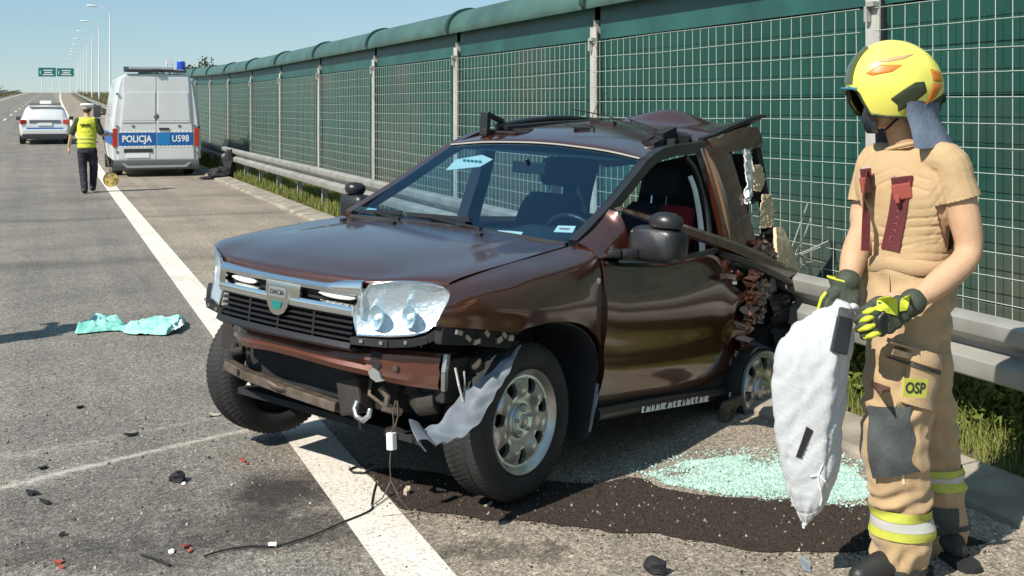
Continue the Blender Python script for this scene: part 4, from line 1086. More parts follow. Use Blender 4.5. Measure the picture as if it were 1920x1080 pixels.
mb = MB(); mb.lathe([(.001, .042), (.034, .038), (.056, .024), (.062, .0), (.050, -.024), (.001, -.026)], 24, Matrix.Translation((-.665, -.965, 1.235))); mb.build('blind_spot_mirror', M_black, mi2, smooth=R(50))

# --- right side doors and flank
xs2 = [-.46, -.8, -1.2, -1.5, -1.9, -2.3, -2.6]
for (x0, x1, nm_) in ((-.46, -1.42, 'front_door'), (-1.44, -2.35, 'rear_door')):
    rows = [[(x0+(x1-x0)*t, -y, z) for t in (0, .33, .66, 1)] for y, z in ((.83, 1.06), (.865, 1.02), (.905, .85), (.91, .68), (.90, .52), (.87, .38))]
    mb = MB(); mb.shell(patch(rows, 20, 12), .04, flip=False); mb.build(nm_, M_body, car, smooth=R(40))
mb = MB(); mb.shell(patch([[(-2.36, -.80, 1.08), (-2.6, -.78, 1.05)], [(-2.36, -.88, .8), (-2.65, -.82, .8)], [(-2.36, -.86, .42), (-2.62, -.8, .45)]], 8, 6), .03); mb.build('rear_wing', M_body, car, smooth=R(40))
# --- sills and step bars
for side in (1, -1):
    mb = MB(); mb.bar((-.45, side*.82, .36), (-1.95, side*.82, .31), .10, .10); mb.build('sill', M_matblack, car)
    mb = MB(); P = []
    for (x, z) in ((-.455, .338), (-.9, .322), (-1.5, .292), (-2.12, .252)):
        P.append([(x, side*(.885+.030*math.cos(q)), z+.034*math.sin(q)) for q in np.linspace(0, 2*math.pi, 12, endpoint=False)])
    mb.grid(np.array(P), closed_v=True); mb.f += [tuple(range(12)), tuple(range(36, 48))]; mb.m += [0, 0]
    st = mb.build('side_step', M_black, car, smooth=R(50))
    if side == 1:
        def stepp(x, v): 
            z = .338-(.338-.252)*(-.455-x)/(-.455+2.12); return z+v
        mb = MB(); rr = np.random.default_rng(3); x = -.83
        while x > -1.52:
            L_ = .03+.035*rr.random(); h0 = .012+.008*rr.random()
            pts = [(x, -.018), (x-L_*.35, h0), (x-L_*.7, -.002+.01*rr.random()), (x-L_, h0*.8), (x-L_, -.018)] if rr.random() < .6 else [(x, -.018), (x-.004, h0), (x-L_, h0*.9), (x-L_*.7, -.004), (x-L_, -.018)]
            b = len(mb.v); mb.v += [(u, .9170-.0022*abs(v)*30*abs(v), stepp(u, v)) for u, v in pts]; mb.f.append(tuple(range(b, b+5))); mb.m.append(0); x -= L_+.006
        mb.build('step_print', M_bag, st, fix=False)['kind'] = 'stuff'; mb = MB()
        for x in (-1.80, -1.87): 
            b = len(mb.v); mb.v += [(u, .9172, stepp(u, v)) for u, v in ((x, -.016), (x-.01, .014), (x-.05, .012), (x-.03, 0), (x-.055, -.014))]; mb.f.append(tuple(range(b, b+5))); mb.m.append(0)
        mb.build('step_print', M_bag, st, fix=False)['kind'] = 'stuff'
        mb = MB(); mb.bar((-1.66, .97, .24), (-1.657, .97, .012), .045, .05, up=(0, 1, 0)); mb.bar((-1.95, .96, .250), (-1.64, .97, .228), .03, .055, up=(0, 0, 1)); mb.bar((-1.80, .965, .235), (-1.672, .97, .12), .02, .03, up=(0, 1, 0)); mb.build('hanging_bracket', M_rust, car, bevel=.006)

# --- rear left: torn quarter panel, window hole with airbag cloth, foam, bent sheet
mb = MB(); mb.shell(patch([[(-1.89, .612, 1.665), (-2.06, .64, 1.715), (-2.22, .67, 1.765), (-2.36, .70, 1.78)], [(-1.90, .64, 1.625), (-2.08, .665, 1.66), (-2.25, .69, 1.71), (-2.40, .715, 1.73)], [(-1.93, .655, 1.590), (-2.10, .68, 1.615), (-2.26, .70, 1.645), (-2.41, .72, 1.665)]], 10, 16), .03, flip=True); mb.build('torn_quarter_top', M_body, car, smooth=R(35))
mb = MB(); mb.path_bar(cr([(-1.86, .605, 1.672), (-2.0, .615, 1.708), (-2.18, .63, 1.765), (-2.40, .68, 1.842), (-2.52, .69, 1.862)], 10), .035, .022); mb.build('roof_gutter', M_black, car)
mb = MB(); mb.path_bar(cr([(-1.90, .635, 1.655), (-2.02, .655, 1.705), (-2.16, .665, 1.730), (-2.22, .66, 1.75)], 8), .02, .014); mb.build('torn_edge', mat('pale torn edge', (.55, .50, .40), .4, metal=.4), car)
mb = MB(); mb.shell(patch([[(-1.80, .622, 1.628), (-1.94, .655, 1.625), (-2.07, .675, 1.60)], [(-1.835, .672, 1.45), (-1.99, .722, 1.40), (-2.12, .735, 1.39)], [(-1.88, .765, 1.18), (-2.03, .79, 1.15), (-2.18, .80, 1.16)], [(-1.90, .80, 1.02), (-2.06, .825, 1.02), (-2.22, .82, 1.03)]], 14, 8), .03, flip=True); mb.build('quarter_panel', M_body, car, smooth=R(35))
mb = MB(); mb.path_bar(cr([(-2.41, .70, 1.66), (-2.46, .72, 1.50), (-2.50, .74, 1.33), (-2.50, .76, 1.18), (-2.53, .78, 1.0)], 10), .04, .07, up=(1, 0, 0)); mb.build('torn_pillar', M_matblack, car)
def rag(name, rows, mt, amp=.012, t=.006, n=(22, 14)):
    P = patch(rows, *n)
    for i in range(n[0]):
        for j in range(n[1]): P[i, j] += np.array([amp*fbm((i*.35, j*.45, 1.0)), amp*1.6*fbm((i*.4, j*.5, 4.0)), amp*fbm((i*.3, j*.4, 7.0))])
    mb = MB(); mb.shell(P, t); return mb.build(name, mt, car, smooth=R(50))
rag('airbag_cloth', [[(-2.20, .72, 1.645), (-2.29, .72, 1.64)], [(-2.19, .74, 1.55), (-2.30, .74, 1.56)], [(-2.19, .76, 1.45), (-2.30, .75, 1.46)], [(-2.12, .79, 1.36), (-2.26, .77, 1.38)], [(-2.11, .80, 1.32), (-2.18, .79, 1.33)]], M_bag)
rag('airbag_cloth', [[(-2.14, .79, 1.17), (-2.20, .79, 1.16)], [(-2.22, .77, 1.20), (-2.27, .77, 1.17)], [(-2.30, .75, 1.27), (-2.34, .75, 1.22)]], M_bag)
rag('foam_lining', [[(-2.29, .745, 1.55), (-2.40, .75, 1.56)], [(-2.28, .76, 1.46), (-2.45, .76, 1.47)], [(-2.27, .775, 1.40), (-2.38, .77, 1.40)]], M_cream, .008)
rag('foam_lining', [[(-2.36, .79, 1.38), (-2.50, .79, 1.38)], [(-2.30, .81, 1.27), (-2.50, .81, 1.28)], [(-2.27, .83, 1.18), (-2.46, .83, 1.19)]], M_cream, .008)
rag('torn_lining', [[(-2.10, .74, 1.40), (-2.52, .73, 1.47)], [(-2.12, .75, 1.33), (-2.50, .74, 1.38)], [(-2.12, .76, 1.28), (-2.34, .75, 1.35)]], M_matblack, .02)
rag('torn_lining', [[(-2.06, .66, 1.62), (-2.30, .60, 1.62)], [(-2.10, .70, 1.40), (-2.36, .62, 1.40)], [(-2.16, .70, 1.18), (-2.44, .66, 1.20)]], M_matblack, .01)
rag('torn_lining', [[(-2.20, .82, 1.12), (-2.55, .80, 1.19)], [(-2.18, .84, 1.06), (-2.45, .82, 1.10)], [(-2.15, .85, 1.02), (-2.32, .84, 1.04)]], M_rust, .03)
rag('bent_foam_panel', [[(-2.38, .88, 1.19), (-2.48, .88, 1.19)], [(-2.34, .91, 1.09), (-2.56, .91, 1.08)], [(-2.34, .93, .99), (-2.64, .93, .97)], [(-2.36, .95, .88), (-2.70, .95, .86)]], M_cream, .003, .02)
rag('crumpled_panel', [[(-2.10, .86, 1.12), (-2.30, .87, 1.11)], [(-2.06, .90, 1.03), (-2.34, .91, 1.03)], [(-2.04, .90, .93), (-2.36, .92, .95)]], M_body, .022, .004)
rag('crumpled_panel', [[(-2.00, .90, .95), (-2.14, .93, .96)], [(-2.00, .93, .80), (-2.18, .95, .80)], [(-2.02, .90, .66), (-2.16, .93, .64)]], M_body, .028, .004)
# dark heap of crushed sheet and plastics behind the door, above the wheel
for k in range(20):
    c = np.array([-2.08-.52*rng.random(), .66+.24*rng.random(), .45+.36*rng.random()]); a = rng.normal(0, .085, 3); b = rng.normal(0, .085, 3)
    b[2] *= 1.2
    if k in (4, 9, 15): mt_ = M_liner
    elif k in (1, 6, 12): mt_ = M_body
    else: mt_ = M_matblack
    rag('crushed_sheet', [[c-a-b, c-a, c-a+b*.8], [c-b*.9, c+np.array([0, .06, 0]), c+b], [c+a-b, c+a*1.1, c+a+b*.7]], mt_, .02, .004, (10, 10))
mb = MB(); mb.box((-2.35, .45, .62), (.6, .6, .6)); mb.box((-2.2, 0, .55), (.8, 1.4, .35)); mb.build('rear_floor', M_matblack, car, bevel=.03)
rag('bumper_scrap', [[(-2.20, .92, .80), (-2.4, .95, .80), (-2.62, .98, .76)], [(-2.22, .97, .70), (-2.42, 1.0, .69), (-2.66, 1.02, .66)], [(-2.24, .93, .60), (-2.42, .97, .58), (-2.64, .99, .56)]], M_black, .015, .006)
rag('bumper_scrap', [[(-2.25, .95, .60), (-2.4, .98, .60), (-2.6, .98, .58)], [(-2.26, .98, .50), (-2.42, 1.0, .50), (-2.6, 1.0, .49)], [(-2.27, .94, .40), (-2.42, .95, .41), (-2.6, .95, .40)]], M_linerd, .012, .006)
mb = MB(); mb.shell(patch([[(-2.50, -.12, 1.50), (-2.56, .25, 1.60), (-2.50, .62, 1.62)], [(-2.40, -.10, 1.25), (-2.46, .25, 1.30), (-2.42, .66, 1.30)], [(-2.46, -.2, .9), (-2.5, .25, .9), (-2.44, .7, .95)]], 12, 12), .03); mb.build('crushed_tailgate', M_matblack, car)
mb = MB(); mb.shell(patch([[(-2.36, -.66, 1.60), (-2.55, -.5, 1.5)], [(-2.36, -.72, 1.30), (-2.55, -.55, 1.25)], [(-2.36, -.78, 1.0), (-2.6, -.6, .95)]], 8, 5), .03); mb.build('rear_side_trim', M_matblack, car)
# splintered glass and twigs of wire sticking out at the back
mb = MB()
for k in range(14):
    p = Vector((-2.62-.1*rng.random(), .82+.1*rng.random(), .95+.12*rng.random())); q = p+Vector((-.12-.28*rng.random(), rng.normal(0, .05), .14*rng.normal()))
    mb.tube([p, (p+q)/2+Vector((0, 0, .03*rng.normal())), q], .004, 4)
mb.build('bent_wire', M_galv_d, car)
mb = MB()
for k in range(5):
    p = np.array([-2.85-.15*rng.random(), .80, 1.0+.08*rng.normal()]); u = rng.normal(0, .09, 3); v = rng.normal(0, .04, 3)
    b = len(mb.v); mb.v += [tuple(p), tuple(p+u), tuple(p+v)]; mb.f.append((b, b+1, b+2)); mb.m.append(0)
mb.build('glass_splinter', glass_mat('splinter glass', (.75, .9, .85)), car, fix=False)

# --- interior
mb = MB(); mb.shell(patch([[(-.44, y, 1.090) for y in (-.70, -.3, .1, .4, .70)], [(-.62, y, 1.085) for y in (-.70, -.3, .1, .4, .70)], [(-.80, -.70, 1.06), (-.82, -.3, 1.06), (-.84, .1, 1.09), (-.85, .38, 1.13), (-.80, .70, 1.06)], [(-.86, -.70, .98), (-.88, -.3, .98), (-.9, .1, 1.0), (-.9, .38, 1.03), (-.86, .70, .98)], [(-.80, y, .70) for y in (-.70, -.3, .1, .4, .70)]], 24, 26), .02); dash = mb.build('dashboard', M_dash, car, smooth=R(50))
mb = MB(); mb.box((-1.35, 0, .42), (1.9, 1.5, .06)); mb.box((-.55, 0, .72), (.06, 1.5, .66)); mb.box((-1.3, 0, .55), (.9, .22, .28)); mb.build('floor_pan', M_matblack, car, bevel=.01)
sw = empty('steering_wheel', parent=car); sw.location = (-.985, .37, 1.045); sw.rotation_euler = (0, R(-62), 0)
mb = MB(); mb.tube([(.185*math.cos(a), .185*math.sin(a), 0) for a in np.linspace(0, 2*math.pi, 33)], .016, 8, cap=False); mb.build('wheel_rim', M_black, sw, smooth=R(60))
mb = MB(); mb.lathe([(.001, -.02), (.06, -.018), (.075, .0), (.07, .02)], 20); mb.bar((0, -.18, 0), (0, .18, 0), .035, .014, up=(0, 0, 1)); mb.bar((0, 0, 0), (-.18, 0, 0), .04, .014, up=(0, 0, 1)); mb.build('wheel_hub', M_black, sw)
def seat(y, mt, mt2):
    o = empty('front_seat', parent=car); o.location = (-1.45, y, .46)
    mb = MB(); P = []
    for u, z, dx, hw, dp in ((0, .14, -.22, .23, .10), (.25, .34, -.26, .25, .11), (.5, .55, -.31, .245, .10), (.8, .74, -.36, .22, .09), (1, .82, -.385, .17, .06)):
        P.append([(dx+dp*math.cos(q), hw*(abs(math.sin(q))**.6)*np.sign(math.sin(q)), z) for q in np.linspace(0, 2*math.pi, 16, endpoint=False)])
    mb.grid(cr(np.array(P), 14), closed_v=True); mb.f.append(tuple(range(13*16, 14*16))); mb.m.append(0); mb.build('backrest', mt, o, smooth=R(60))
    mb = MB(); mb.box((.0, 0, .06), (.52, .48, .16)); mb.build('cushion', mt, o, bevel=.05, smooth=R(60))
    mb = MB(); P = []
    for z, hw, dp in ((.87, .10, .045), (.90, .125, .055), (.97, .13, .055), (1.03, .115, .045), (1.05, .07, .02)):
        P.append([(-.40+dp*math.cos(q), hw*(abs(math.sin(q))**.6)*np.sign(math.sin(q)), z) for q in np.linspace(0, 2*math.pi, 14, endpoint=False)])
    mb.grid(np.array(P), closed_v=True); mb.f += [tuple(range(14)), tuple(range(56, 70))]; mb.m += [0, 0]; hd = mb.build('headrest', mt2, o, smooth=R(60))
    mb = MB(); mb.tube([(-.39, .05, .80), (-.40, .05, .9)], .006, 6); mb.tube([(-.39, -.05, .80), (-.40, -.05, .9)], .006, 6); mb.build('headrest_post', M_chrome, hd)
seat(.37, M_seat, M_seat); seat(-.37, M_seat, M_seat)
mb = MB(); mb.box((-2.02, -.05, .86), (.16, 1.25, .62), Matrix.Rotation(-.22, 3, 'Y')); mb.box((-1.84, -.05, .60), (.4, 1.25, .16)); rsb = mb.build('rear_seat', M_seat, car, bevel=.05, smooth=R(60))
mb = MB(); mb.box((-1.72, .54, 1.04), (.10, .20, .50), Matrix.Rotation(-.2, 3, 'Y')); mb.build('seat_side', M_red, car, bevel=.04, smooth=R(60))
mb = MB(); mb.shell(patch([[(-1.16, y, 1.515) for y in (-.6, 0, .6)], [(-1.6, y, 1.59) for y in (-.6, 0, .58)], [(-2.0, y, 1.63) for y in (-.6, 0, .56)]], 8, 8), .01); mb.build('headlining', M_dash, car)
mb = MB(); mb.box((-1.0, 0.02, 1.44), (.03, .22, .065)); mb.tube([(-.99, .02, 1.46), (-.96, .02, 1.49)], .012, 6); mb.build('interior_mirror', M_black, car, bevel=.01)
# papers and stickers behind the glass
def on_screen(px_y, t, off):
    a = Vector((-.44, px_y, 1.116)); b = Vector((-1.14, px_y*.93, 1.57)); n_ = Vector((.545, 0, .838)); return a+(b-a)*t-n_*off
pp = [(-.50, .66), (-.52, .80), (-.37, .885), (-.26, .84), (-.29, .74), (-.42, .69)]
mb = MB(); mb.prism([(y, t) for y, t in pp], .003, lambda u, v, w_: tuple(on_screen(u, v-.04, .012+w_))); stk = mb.build('sun_visor_card', mat('pale card', (.70, .74, .66), .6), car)
mb = MB()
for k in range(5): mb.box(tuple(on_screen(-.44+.03*k, .745, .0085)), (.004, .018, .02))
mb.build('card_print', M_sgreen, stk)
mb = MB(); mb.prism([(.535, .105), (.640, .120), (.630, .185), (.530, .170)], .003, lambda u, v, w_: tuple(on_screen(u, v, .022+w_))); pc = mb.build('paper_note', M_paper, car)
mb = MB(); mb.prism([(.555, .132), (.612, .140), (.608, .156), (.552, .148)], .001, lambda u, v, w_: tuple(on_screen(u, v, .0205+w_))); mb.build('paper_print', M_redl_, pc)
mb = MB(); mb.prism([(.225, .030), (.375, .034), (.372, .062), (.30, .058), (.224, .048)], .003, lambda u, v, w_: tuple(on_screen(u, v, .02+w_))); mb.build('paper_strip', M_paper, car)
mb = MB(); mb.box(tuple(on_screen(-.67, .06, .008)), (.05, .07, .002), Matrix.Rotation(R(33), 3, 'Y')); mb.build('permit_sticker', mat('permit sticker', (.45, .62, .60), .5), car)

# --- wrecked roof bars
rk = empty('roof_rack', parent=car)
mb = MB(); mb.path_bar([(-1.24, -.50, 1.60), (-1.235, -.50, 1.745)], .035, .055, up=(0, 1, 0)); mb.path_bar([(-1.235, -.50, 1.735), (-1.40, -.50, 1.700), (-1.42, -.50, 1.64)], .03, .03, up=(0, 1, 0)); mb.box((-1.30, -.50, 1.625), (.16, .05, .04)); mb.build('bar_foot', M_black, rk, bevel=.006)
mb = MB(); mb.tube(cr([(-1.36, -.50, 1.665), (-1.70, -.50, 1.725), (-2.05, -.50, 1.765), (-2.40, -.50, 1.775)], 14), .026, 10, flat=.8); mb.build('roof_bar', M_black, rk, smooth=R(50))
mb = MB(); mb.path_bar([(-1.38, -.46, 1.660), (-1.75, -.36, 1.715), (-2.05, -.24, 1.755)], .045, .028); mb.build('roof_bar', M_black, rk, bevel=.005)
mb = MB(); mb.tube([(-1.30, -.46, 1.63), (-1.28, -.36, 1.632), (-1.27, -.30, 1.63), (-1.33, -.25, 1.642), (-1.42, -.28, 1.66), (-1.36, -.38, 1.65)], .008, 5); mb.tube([(-1.70, -.25, 1.715), (-1.60, -.12, 1.702), (-1.50, -.02, 1.690), (-1.44, .0, 1.68), (-1.52, .06, 1.695)], .009, 5); mb.tube([(-1.75, -.2, 1.72), (-1.62, .02, 1.712), (-1.50, .10, 1.69)], .006, 5); mb.build('loose_strap', M_matblack, rk)
mb = MB(); mb.box((-1.86, -.12, 1.75), (.12, .07, .035), Matrix.Rotation(.5, 3, 'Z')); mb.box((-1.78, .02, 1.735), (.06, .09, .03), Matrix.Rotation(.2, 3, 'Z')); mb.build('clamp', M_matblack, rk, bevel=.006)
mb = MB()
for k in range(16):
    t = rng.random(); c = (-1.40-.36*t+rng.normal(0, .03), .53+rng.normal(0, .03), 1.605+.06*t+.05*math.sin(math.pi*t)*rng.random()); mb.box(c, tuple(.03+.055*rng.random(3)), Matrix.Rotation(rng.uniform(0, 3), 3, 'Z') @ Matrix.Rotation(rng.normal(0, .6), 3, 'X'))
mb.box((-1.58, .53, 1.665), (.16, .06, .09), Matrix.Rotation(.3, 3, 'Y')); ft = mb.build('broken_bar_foot', M_matblack, rk)
mb = MB(); mb.path_bar([(-1.30, .56, 1.592), (-1.42, .56, 1.606), (-1.55, .55, 1.62)], .03, .012); mb.build('foot_plate', mat('pale plate', (.5, .47, .40), .4, metal=.4), ft)
mb = MB(); mb.tube([(-1.56, -.1, 1.80), (-1.63, .1, 1.775), (-1.63, .4, 1.70)], .0035, 4); mb.tube([(-2.42, -.50, 1.78), (-2.2, -.1, 1.79), (-1.62, .50, 1.70)], .004, 4); mb.tube([(-2.40, -.5, 1.79), (-2.50, -.52, 1.90), (-2.75, -.62, 1.99)], .003, 4); mb.build('loose_wire', M_matblack, rk)

# ================================================================ police van
M_vsil = mat('van silver paint', (.72, .725, .71), .34, metal=.25, coat=.5, var=.04, vscale=2)
M_blue = mat('police blue', (.012, .10, .33), .4); M_blue2 = mat('brighter blue square', (.015, .19, .47), .4)
M_redl = mat('red lamp plastic', (.42, .03, .015), .2, coat=.6); M_grey = mat('bumper grey', (.12, .125, .13), .5)
M_glassd = mat('dark car glass', (.012, .016, .020), .06, coat=.5); M_bluelamp = mat('blue beacon', (.01, .05, .42), .1, coat=1.0)
van = empty('police_van', rd(2.47, 29.05), ROAD_ROT)
tag(van, 'silver police van with blue stripe seen from behind, parked on the hard shoulder', 'van')
half = [(.0, .32), (.90, .32), (1.0, .42), (1.015, .80), (1.01, 1.10), (.985, 1.42), (.93, 1.85), (.87, 2.25), (.82, 2.44), (.72, 2.52), (0, 2.545)]
prof = half + [(-x, z) for x, z in half[::-1]][1:-1]
def vsec(y, sx=1.0, zt=1.0, dz=0): return [(x*sx, y, (z-.32)*zt+.32+dz) for x, z in prof]
mb = MB(); P = [vsec(0.0, .985, .99), vsec(.04), vsec(2.0), vsec(4.4), vsec(5.0, .97, .86), vsec(5.5, .93, .45), vsec(6.0, .86, .34)]
mb.grid(np.array(P), closed_v=True); mb.f.append(tuple(range(len(prof)))); mb.m.append(0); mb.f.append(tuple(range(6*len(prof), 7*len(prof)))); mb.m.append(0)
mb.build('body', M_vsil, van, smooth=R(35))
def vpl(name, x0, x1, z0, z1, mt, y=-.012, th=.02, par=van, bev=0.0, x0t=None, x1t=None):
    x0t = x0 if x0t is None else x0t; x1t = x1 if x1t is None else x1t
    mb = MB(); mb.prism([(x0, z0), (x1, z0), (x1t, z1), (x0t, z1)], th, lambda u, v, w_: (u, y-w_+th/2, v)); return mb.build(name, mt, par, bevel=bev)
for sx in (-1, 1):
    dr = empty('rear_door', parent=van)
    a, c = (-.905, -.006) if sx < 0 else (.006, .905)
    at_, ct_ = (-.76, -.006) if sx < 0 else (.006, .76)
    vpl('door_skin', a, c, .42, 2.46, M_vsil, -.02, .03, dr, .012, at_, ct_)
    a2, c2 = (-.80, -.03) if sx < 0 else (.03, .80); t2, u2 = (-.745, -.03) if sx < 0 else (.03, .745)
    vpl('window_panel', a2, c2, 1.38, 2.08, M_vsil, -.042, .014, dr, .008, t2, u2)
    vpl('lower_ledge', a2, c2, 1.33, 1.37, M_vsil, -.042, .02, dr, .008)
    mb = MB()
    for z in (2.03, 1.24, .62): mb.box((sx*.915, -.03, z), (.05, .035, .05))
    mb.build('hinge', M_grey, dr)
    vpl('lock', sx*.545-.03, sx*.545+.03, 1.215, 1.27, M_grey, -.042, .012, dr)
    a, c = (-.875, -.012) if sx < 0 else (.012, .875)
    vpl('stripe', a, c, .765, 1.085, M_blue, -.0385, .006, dr)
    for zc in (1.105, .742):
        mb = MB()
        for k in range(9): mb.box((sx*(.06+k*.095), -.0385, zc), (.062, .005, .036))
        mb.build('stripe_check', M_white, dr)
    vpl('tail_lamp', sx*.965-.055, sx*.965+.055, .74, 1.19, M_redl, -.01, .05, van, .012)
vpl('blue_square', .02, .32, .775, 1.075, M_blue2, -.0435, .004)
text_obj('police_letters', 'POLICJA', .225, M_white, van, frame((-.46, -.0445, .925), (1, 0, 0), (0, 0, 1)), .002, bold=.006, sx=.83)
text_obj('number_letters', 'U598', .225, M_white, van, frame((.57, -.0445, .925), (1, 0, 0), (0, 0, 1)), .002, bold=.004, sx=.83)
vpl('handle', .06, .30, 1.145, 1.20, M_dark, -.05, .03, van, .01)
mb = MB(); mb.lathe([(.001, .012), (.055, .010), (.075, 0), (.075, -.01)], 20, Matrix.Translation((0, -.045, 1.475)) @ Matrix.Rotation(R(90), 4, 'X')); mb.build('round_emblem', mat('emblem', (.25, .26, .27), .3, metal=.8), van)
vpl('plate_recess', -.76, -.09, .60, .69, M_dark, -.04, .02); pl = vpl('number_plate', -.70, -.17, .47, .585, M_white, -.042, .012)
mb = MB(); P = []
for x in np.linspace(-1.0, 1.0, 11):
    P.append([(x, -.05, .41), (x, -.14, .40), (x, -.15, .28), (x, -.10, .20), (x, .02, .19)])
mb.shell(np.array(P), .02); mb.build('bumper', M_grey, van, smooth=R(40))
mb = MB(); mb.prism([(-.66, .285), (.66, .285), (.75, .345), (.82, .345), (.70, .23), (-.70, .23), (-.82, .345), (-.75, .345)], .03, lambda u, v, w_: (u, -.150-w_, v)); mb.build('step_edge', mat('step', (.30, .31, .31), .4), van)
mb = MB(); mb.box((0, .5, .27), (1.7, .8, .1)); mb.build('underbody', M_dark, van)
for (x, y) in ((-.86, .95), (.86, .95), (-.86, 4.6), (.86, 4.6)):
    o = empty('wheel', parent=van); o.location = (x, y, .345)
    mb = MB(); mb.lathe([(.2, -.11), (.30, -.125), (.338, -.10), (.345, 0), (.338, .10), (.30, .125), (.2, .11)], 28, Matrix.Rotation(R(90), 4, 'Y')); mb.build('tyre', M_rubber, o, smooth=R(40))
    mb = MB(); mb.lathe([(.001, -.06), (.12, -.07), (.2, -.05), (.2, .05), (.12, .07), (.001, .06)], 20, Matrix.Rotation(R(90), 4, 'Y')); mb.build('rim', M_alu, o)
# roof equipment
lb = empty('light_bar', parent=van)
mb = MB(); mb.box((-.02, .05, 2.60), (1.46, .26, .06)); mb.build('base', M_dark, lb, bevel=.01)
mb = MB(); mb.box((-.12, .02, 2.665), (1.05, .22, .075)); mb.build('cover', mat('pale lamp cover', (.35, .36, .37), .25, coat=.5), lb, bevel=.02)
mb = MB(); mb.box((-.70, .05, 2.655), (.14, .24, .09)); mb.build('blue_lamp', mat('dull blue lamp', (.04, .10, .16), .2, coat=.6), lb, bevel=.02)
mb = MB(); mb.box((0, -.09, 2.61), (.18, .06, .07)); mb.tube([(.0, -.08, 2.60), (.0, -.09, 2.52)], .02, 6); mb.build('camera_unit', M_dark, lb)
bc = empty('beacon', parent=van)
mb = MB(); mb.lathe([(.001, 0), (.12, 0), (.12, .08), (.105, .09)], 20, Matrix.Translation((.60, .1, 2.55))); mb.build('base', M_white, bc)
mb = MB(); mb.lathe([(.105, .06), (.112, .10), (.105, .27), (.09, .30), (.001, .305)], 20, Matrix.Translation((.60, .1, 2.55))); mb.build('dome', M_bluelamp, bc, smooth=R(50))
mb = MB(); mb.tube([(.28, .3, 2.53), (.28, .3, 2.84)], .025, 8); mb.box((.35, .3, 2.86), (.16, .04, .16)); mb.tube([(.40, .3, 2.53), (.40, .3, 2.78)], .015, 6); mb.build('aerial', M_vsil, van)
# opened sliding door on the right, in shade
mb = MB(); P = []
for y in (.35, 1.6): P.append([(x+.095, y, z) for x, z in half[2:9]])
mb.shell(np.array(P), .06); sd_ = mb.build('sliding_door', M_vsil, van, smooth=R(35))
mb = MB(); mb.bar((1.045, .1, 1.2), (1.045, 2.4, 1.2), .03, .05); mb.build('door_track', M_grey, van)
for sx in (-1, 1):
    m_ = empty('mirror', parent=van); mb = MB(); mb.box((sx*1.20, 4.55, 1.60), (.20, .12, .34)); mb.build('mirror_housing', M_dark, m_, bevel=.03, smooth=R(60)); mb = MB(); mb.box((sx*1.20, 4.55, 1.33), (.18, .1, .14)); mb.bar((sx*.98, 4.55, 1.52), (sx*1.15, 4.55, 1.52), .05, .06); mb.build('mirror_arm', M_dark, m_, bevel=.02)
for sx in (-1, 1):
    mb = MB(); mb.prism([(4.0, 1.35), (4.75, 1.38), (4.5, 2.05), (4.0, 2.1)], .01, lambda u, v, w_: (sx*(1.012-(v-1.1)*.150+w_), u, v)); mb.build('side_window', M_glassd, van)
    mb = MB(); mb.bar((sx*1.022, .1, .93), (sx*1.022, 4.9, .93), .012, .30); mb.build('side_stripe', M_blue, van)

# ================================================================ police car further on
pc_ = empty('police_car', rd(-.12, 47.2), ROAD_ROT); tag(pc_, 'silver police estate car seen from behind, standing in the lane beyond the officer', 'car')
hp = [(0, .28), (.80, .28), (.90, .42), (.915, .75), (.90, .93), (.84, 1.02), (.70, 1.40), (.60, 1.50), (0, 1.535)]
pp2 = hp + [(-x, z) for x, z in hp[::-1]][1:-1]
def csec(y, sx, f): return [(x*sx, y, z if z < .95 else .93+(z-.93)*f) for x, z in pp2]
mb = MB(); P = [csec(0.0, .90, .05), csec(.10, .99, .35), csec(.45, 1, .97), csec(1.2, 1, 1.0), csec(2.4, 1, .98), csec(3.2, 1, .15), csec(4.2, .92, .0), csec(4.4, .8, -.1)]
mb.grid(np.array(P), closed_v=True); mb.f += [tuple(range(len(pp2))), tuple(range(7*len(pp2), 8*len(pp2)))]; mb.m += [0, 0]; mb.build('body', M_vsil, pc_, smooth=R(35))
mb = MB(); mb.prism([(-.66, 1.06), (-.60, 1.02), (.60, 1.02), (.66, 1.06), (.58, 1.36), (.50, 1.40), (-.50, 1.40), (-.58, 1.36)], .02, lambda u, v, w_: (u, .02+.95*(v-.93)-w_, v)); mb.build('rear_window', M_glassd, pc_)
mb = MB(); mb.box((0, .40, 1.47), (1.15, .25, .04)); mb.build('spoiler', M_vsil, pc_, bevel=.01)
for sx in (-1, 1):
    mb = MB(); mb.box((sx*.76, .02, .88), (.26, .10, .17), Matrix.Rotation(sx*-.25, 3, 'Z')); mb.build('tail_lamp', M_redl, pc_, bevel=.03)
    mb = MB(); mb.box((sx*1.0, 2.9, 1.0), (.18, .1, .14)); mb.build('door_mirror', M_dark, pc_, bevel=.03)
mb = MB(); mb.box((0, -.01, .90), (1.1, .03, .10)); mb.build('trim', M_grey, pc_)
mb = MB(); mb.box((0, -.015, .79), (.52, .03, .11)); mb.build('number_plate', M_white, pc_)
mb = MB(); mb.box((0, -.012, .62), (1.3, .03, .07)); mb.build('bumper_trim', M_blue, pc_)
mb = MB(); mb.box((0, -.03, .50), (1.62, .10, .20)); mb.build('bumper', M_vsil, pc_, bevel=.04)
mb = MB(); mb.box((0, .02, .30), (1.62, .16, .18)); mb.build('bumper_skirt', M_dark, pc_, bevel=.03)
lbr = empty('light_bar', parent=pc_); mb = MB(); mb.box((0, 1.2, 1.575), (1.16, .22, .07)); mb.build('base', M_grey, lbr, bevel=.02)
mb = MB(); mb.box((0.03, 1.15, 1.64), (.42, .14, .13)); mb.build('centre_sign', M_white, lbr, bevel=.01)
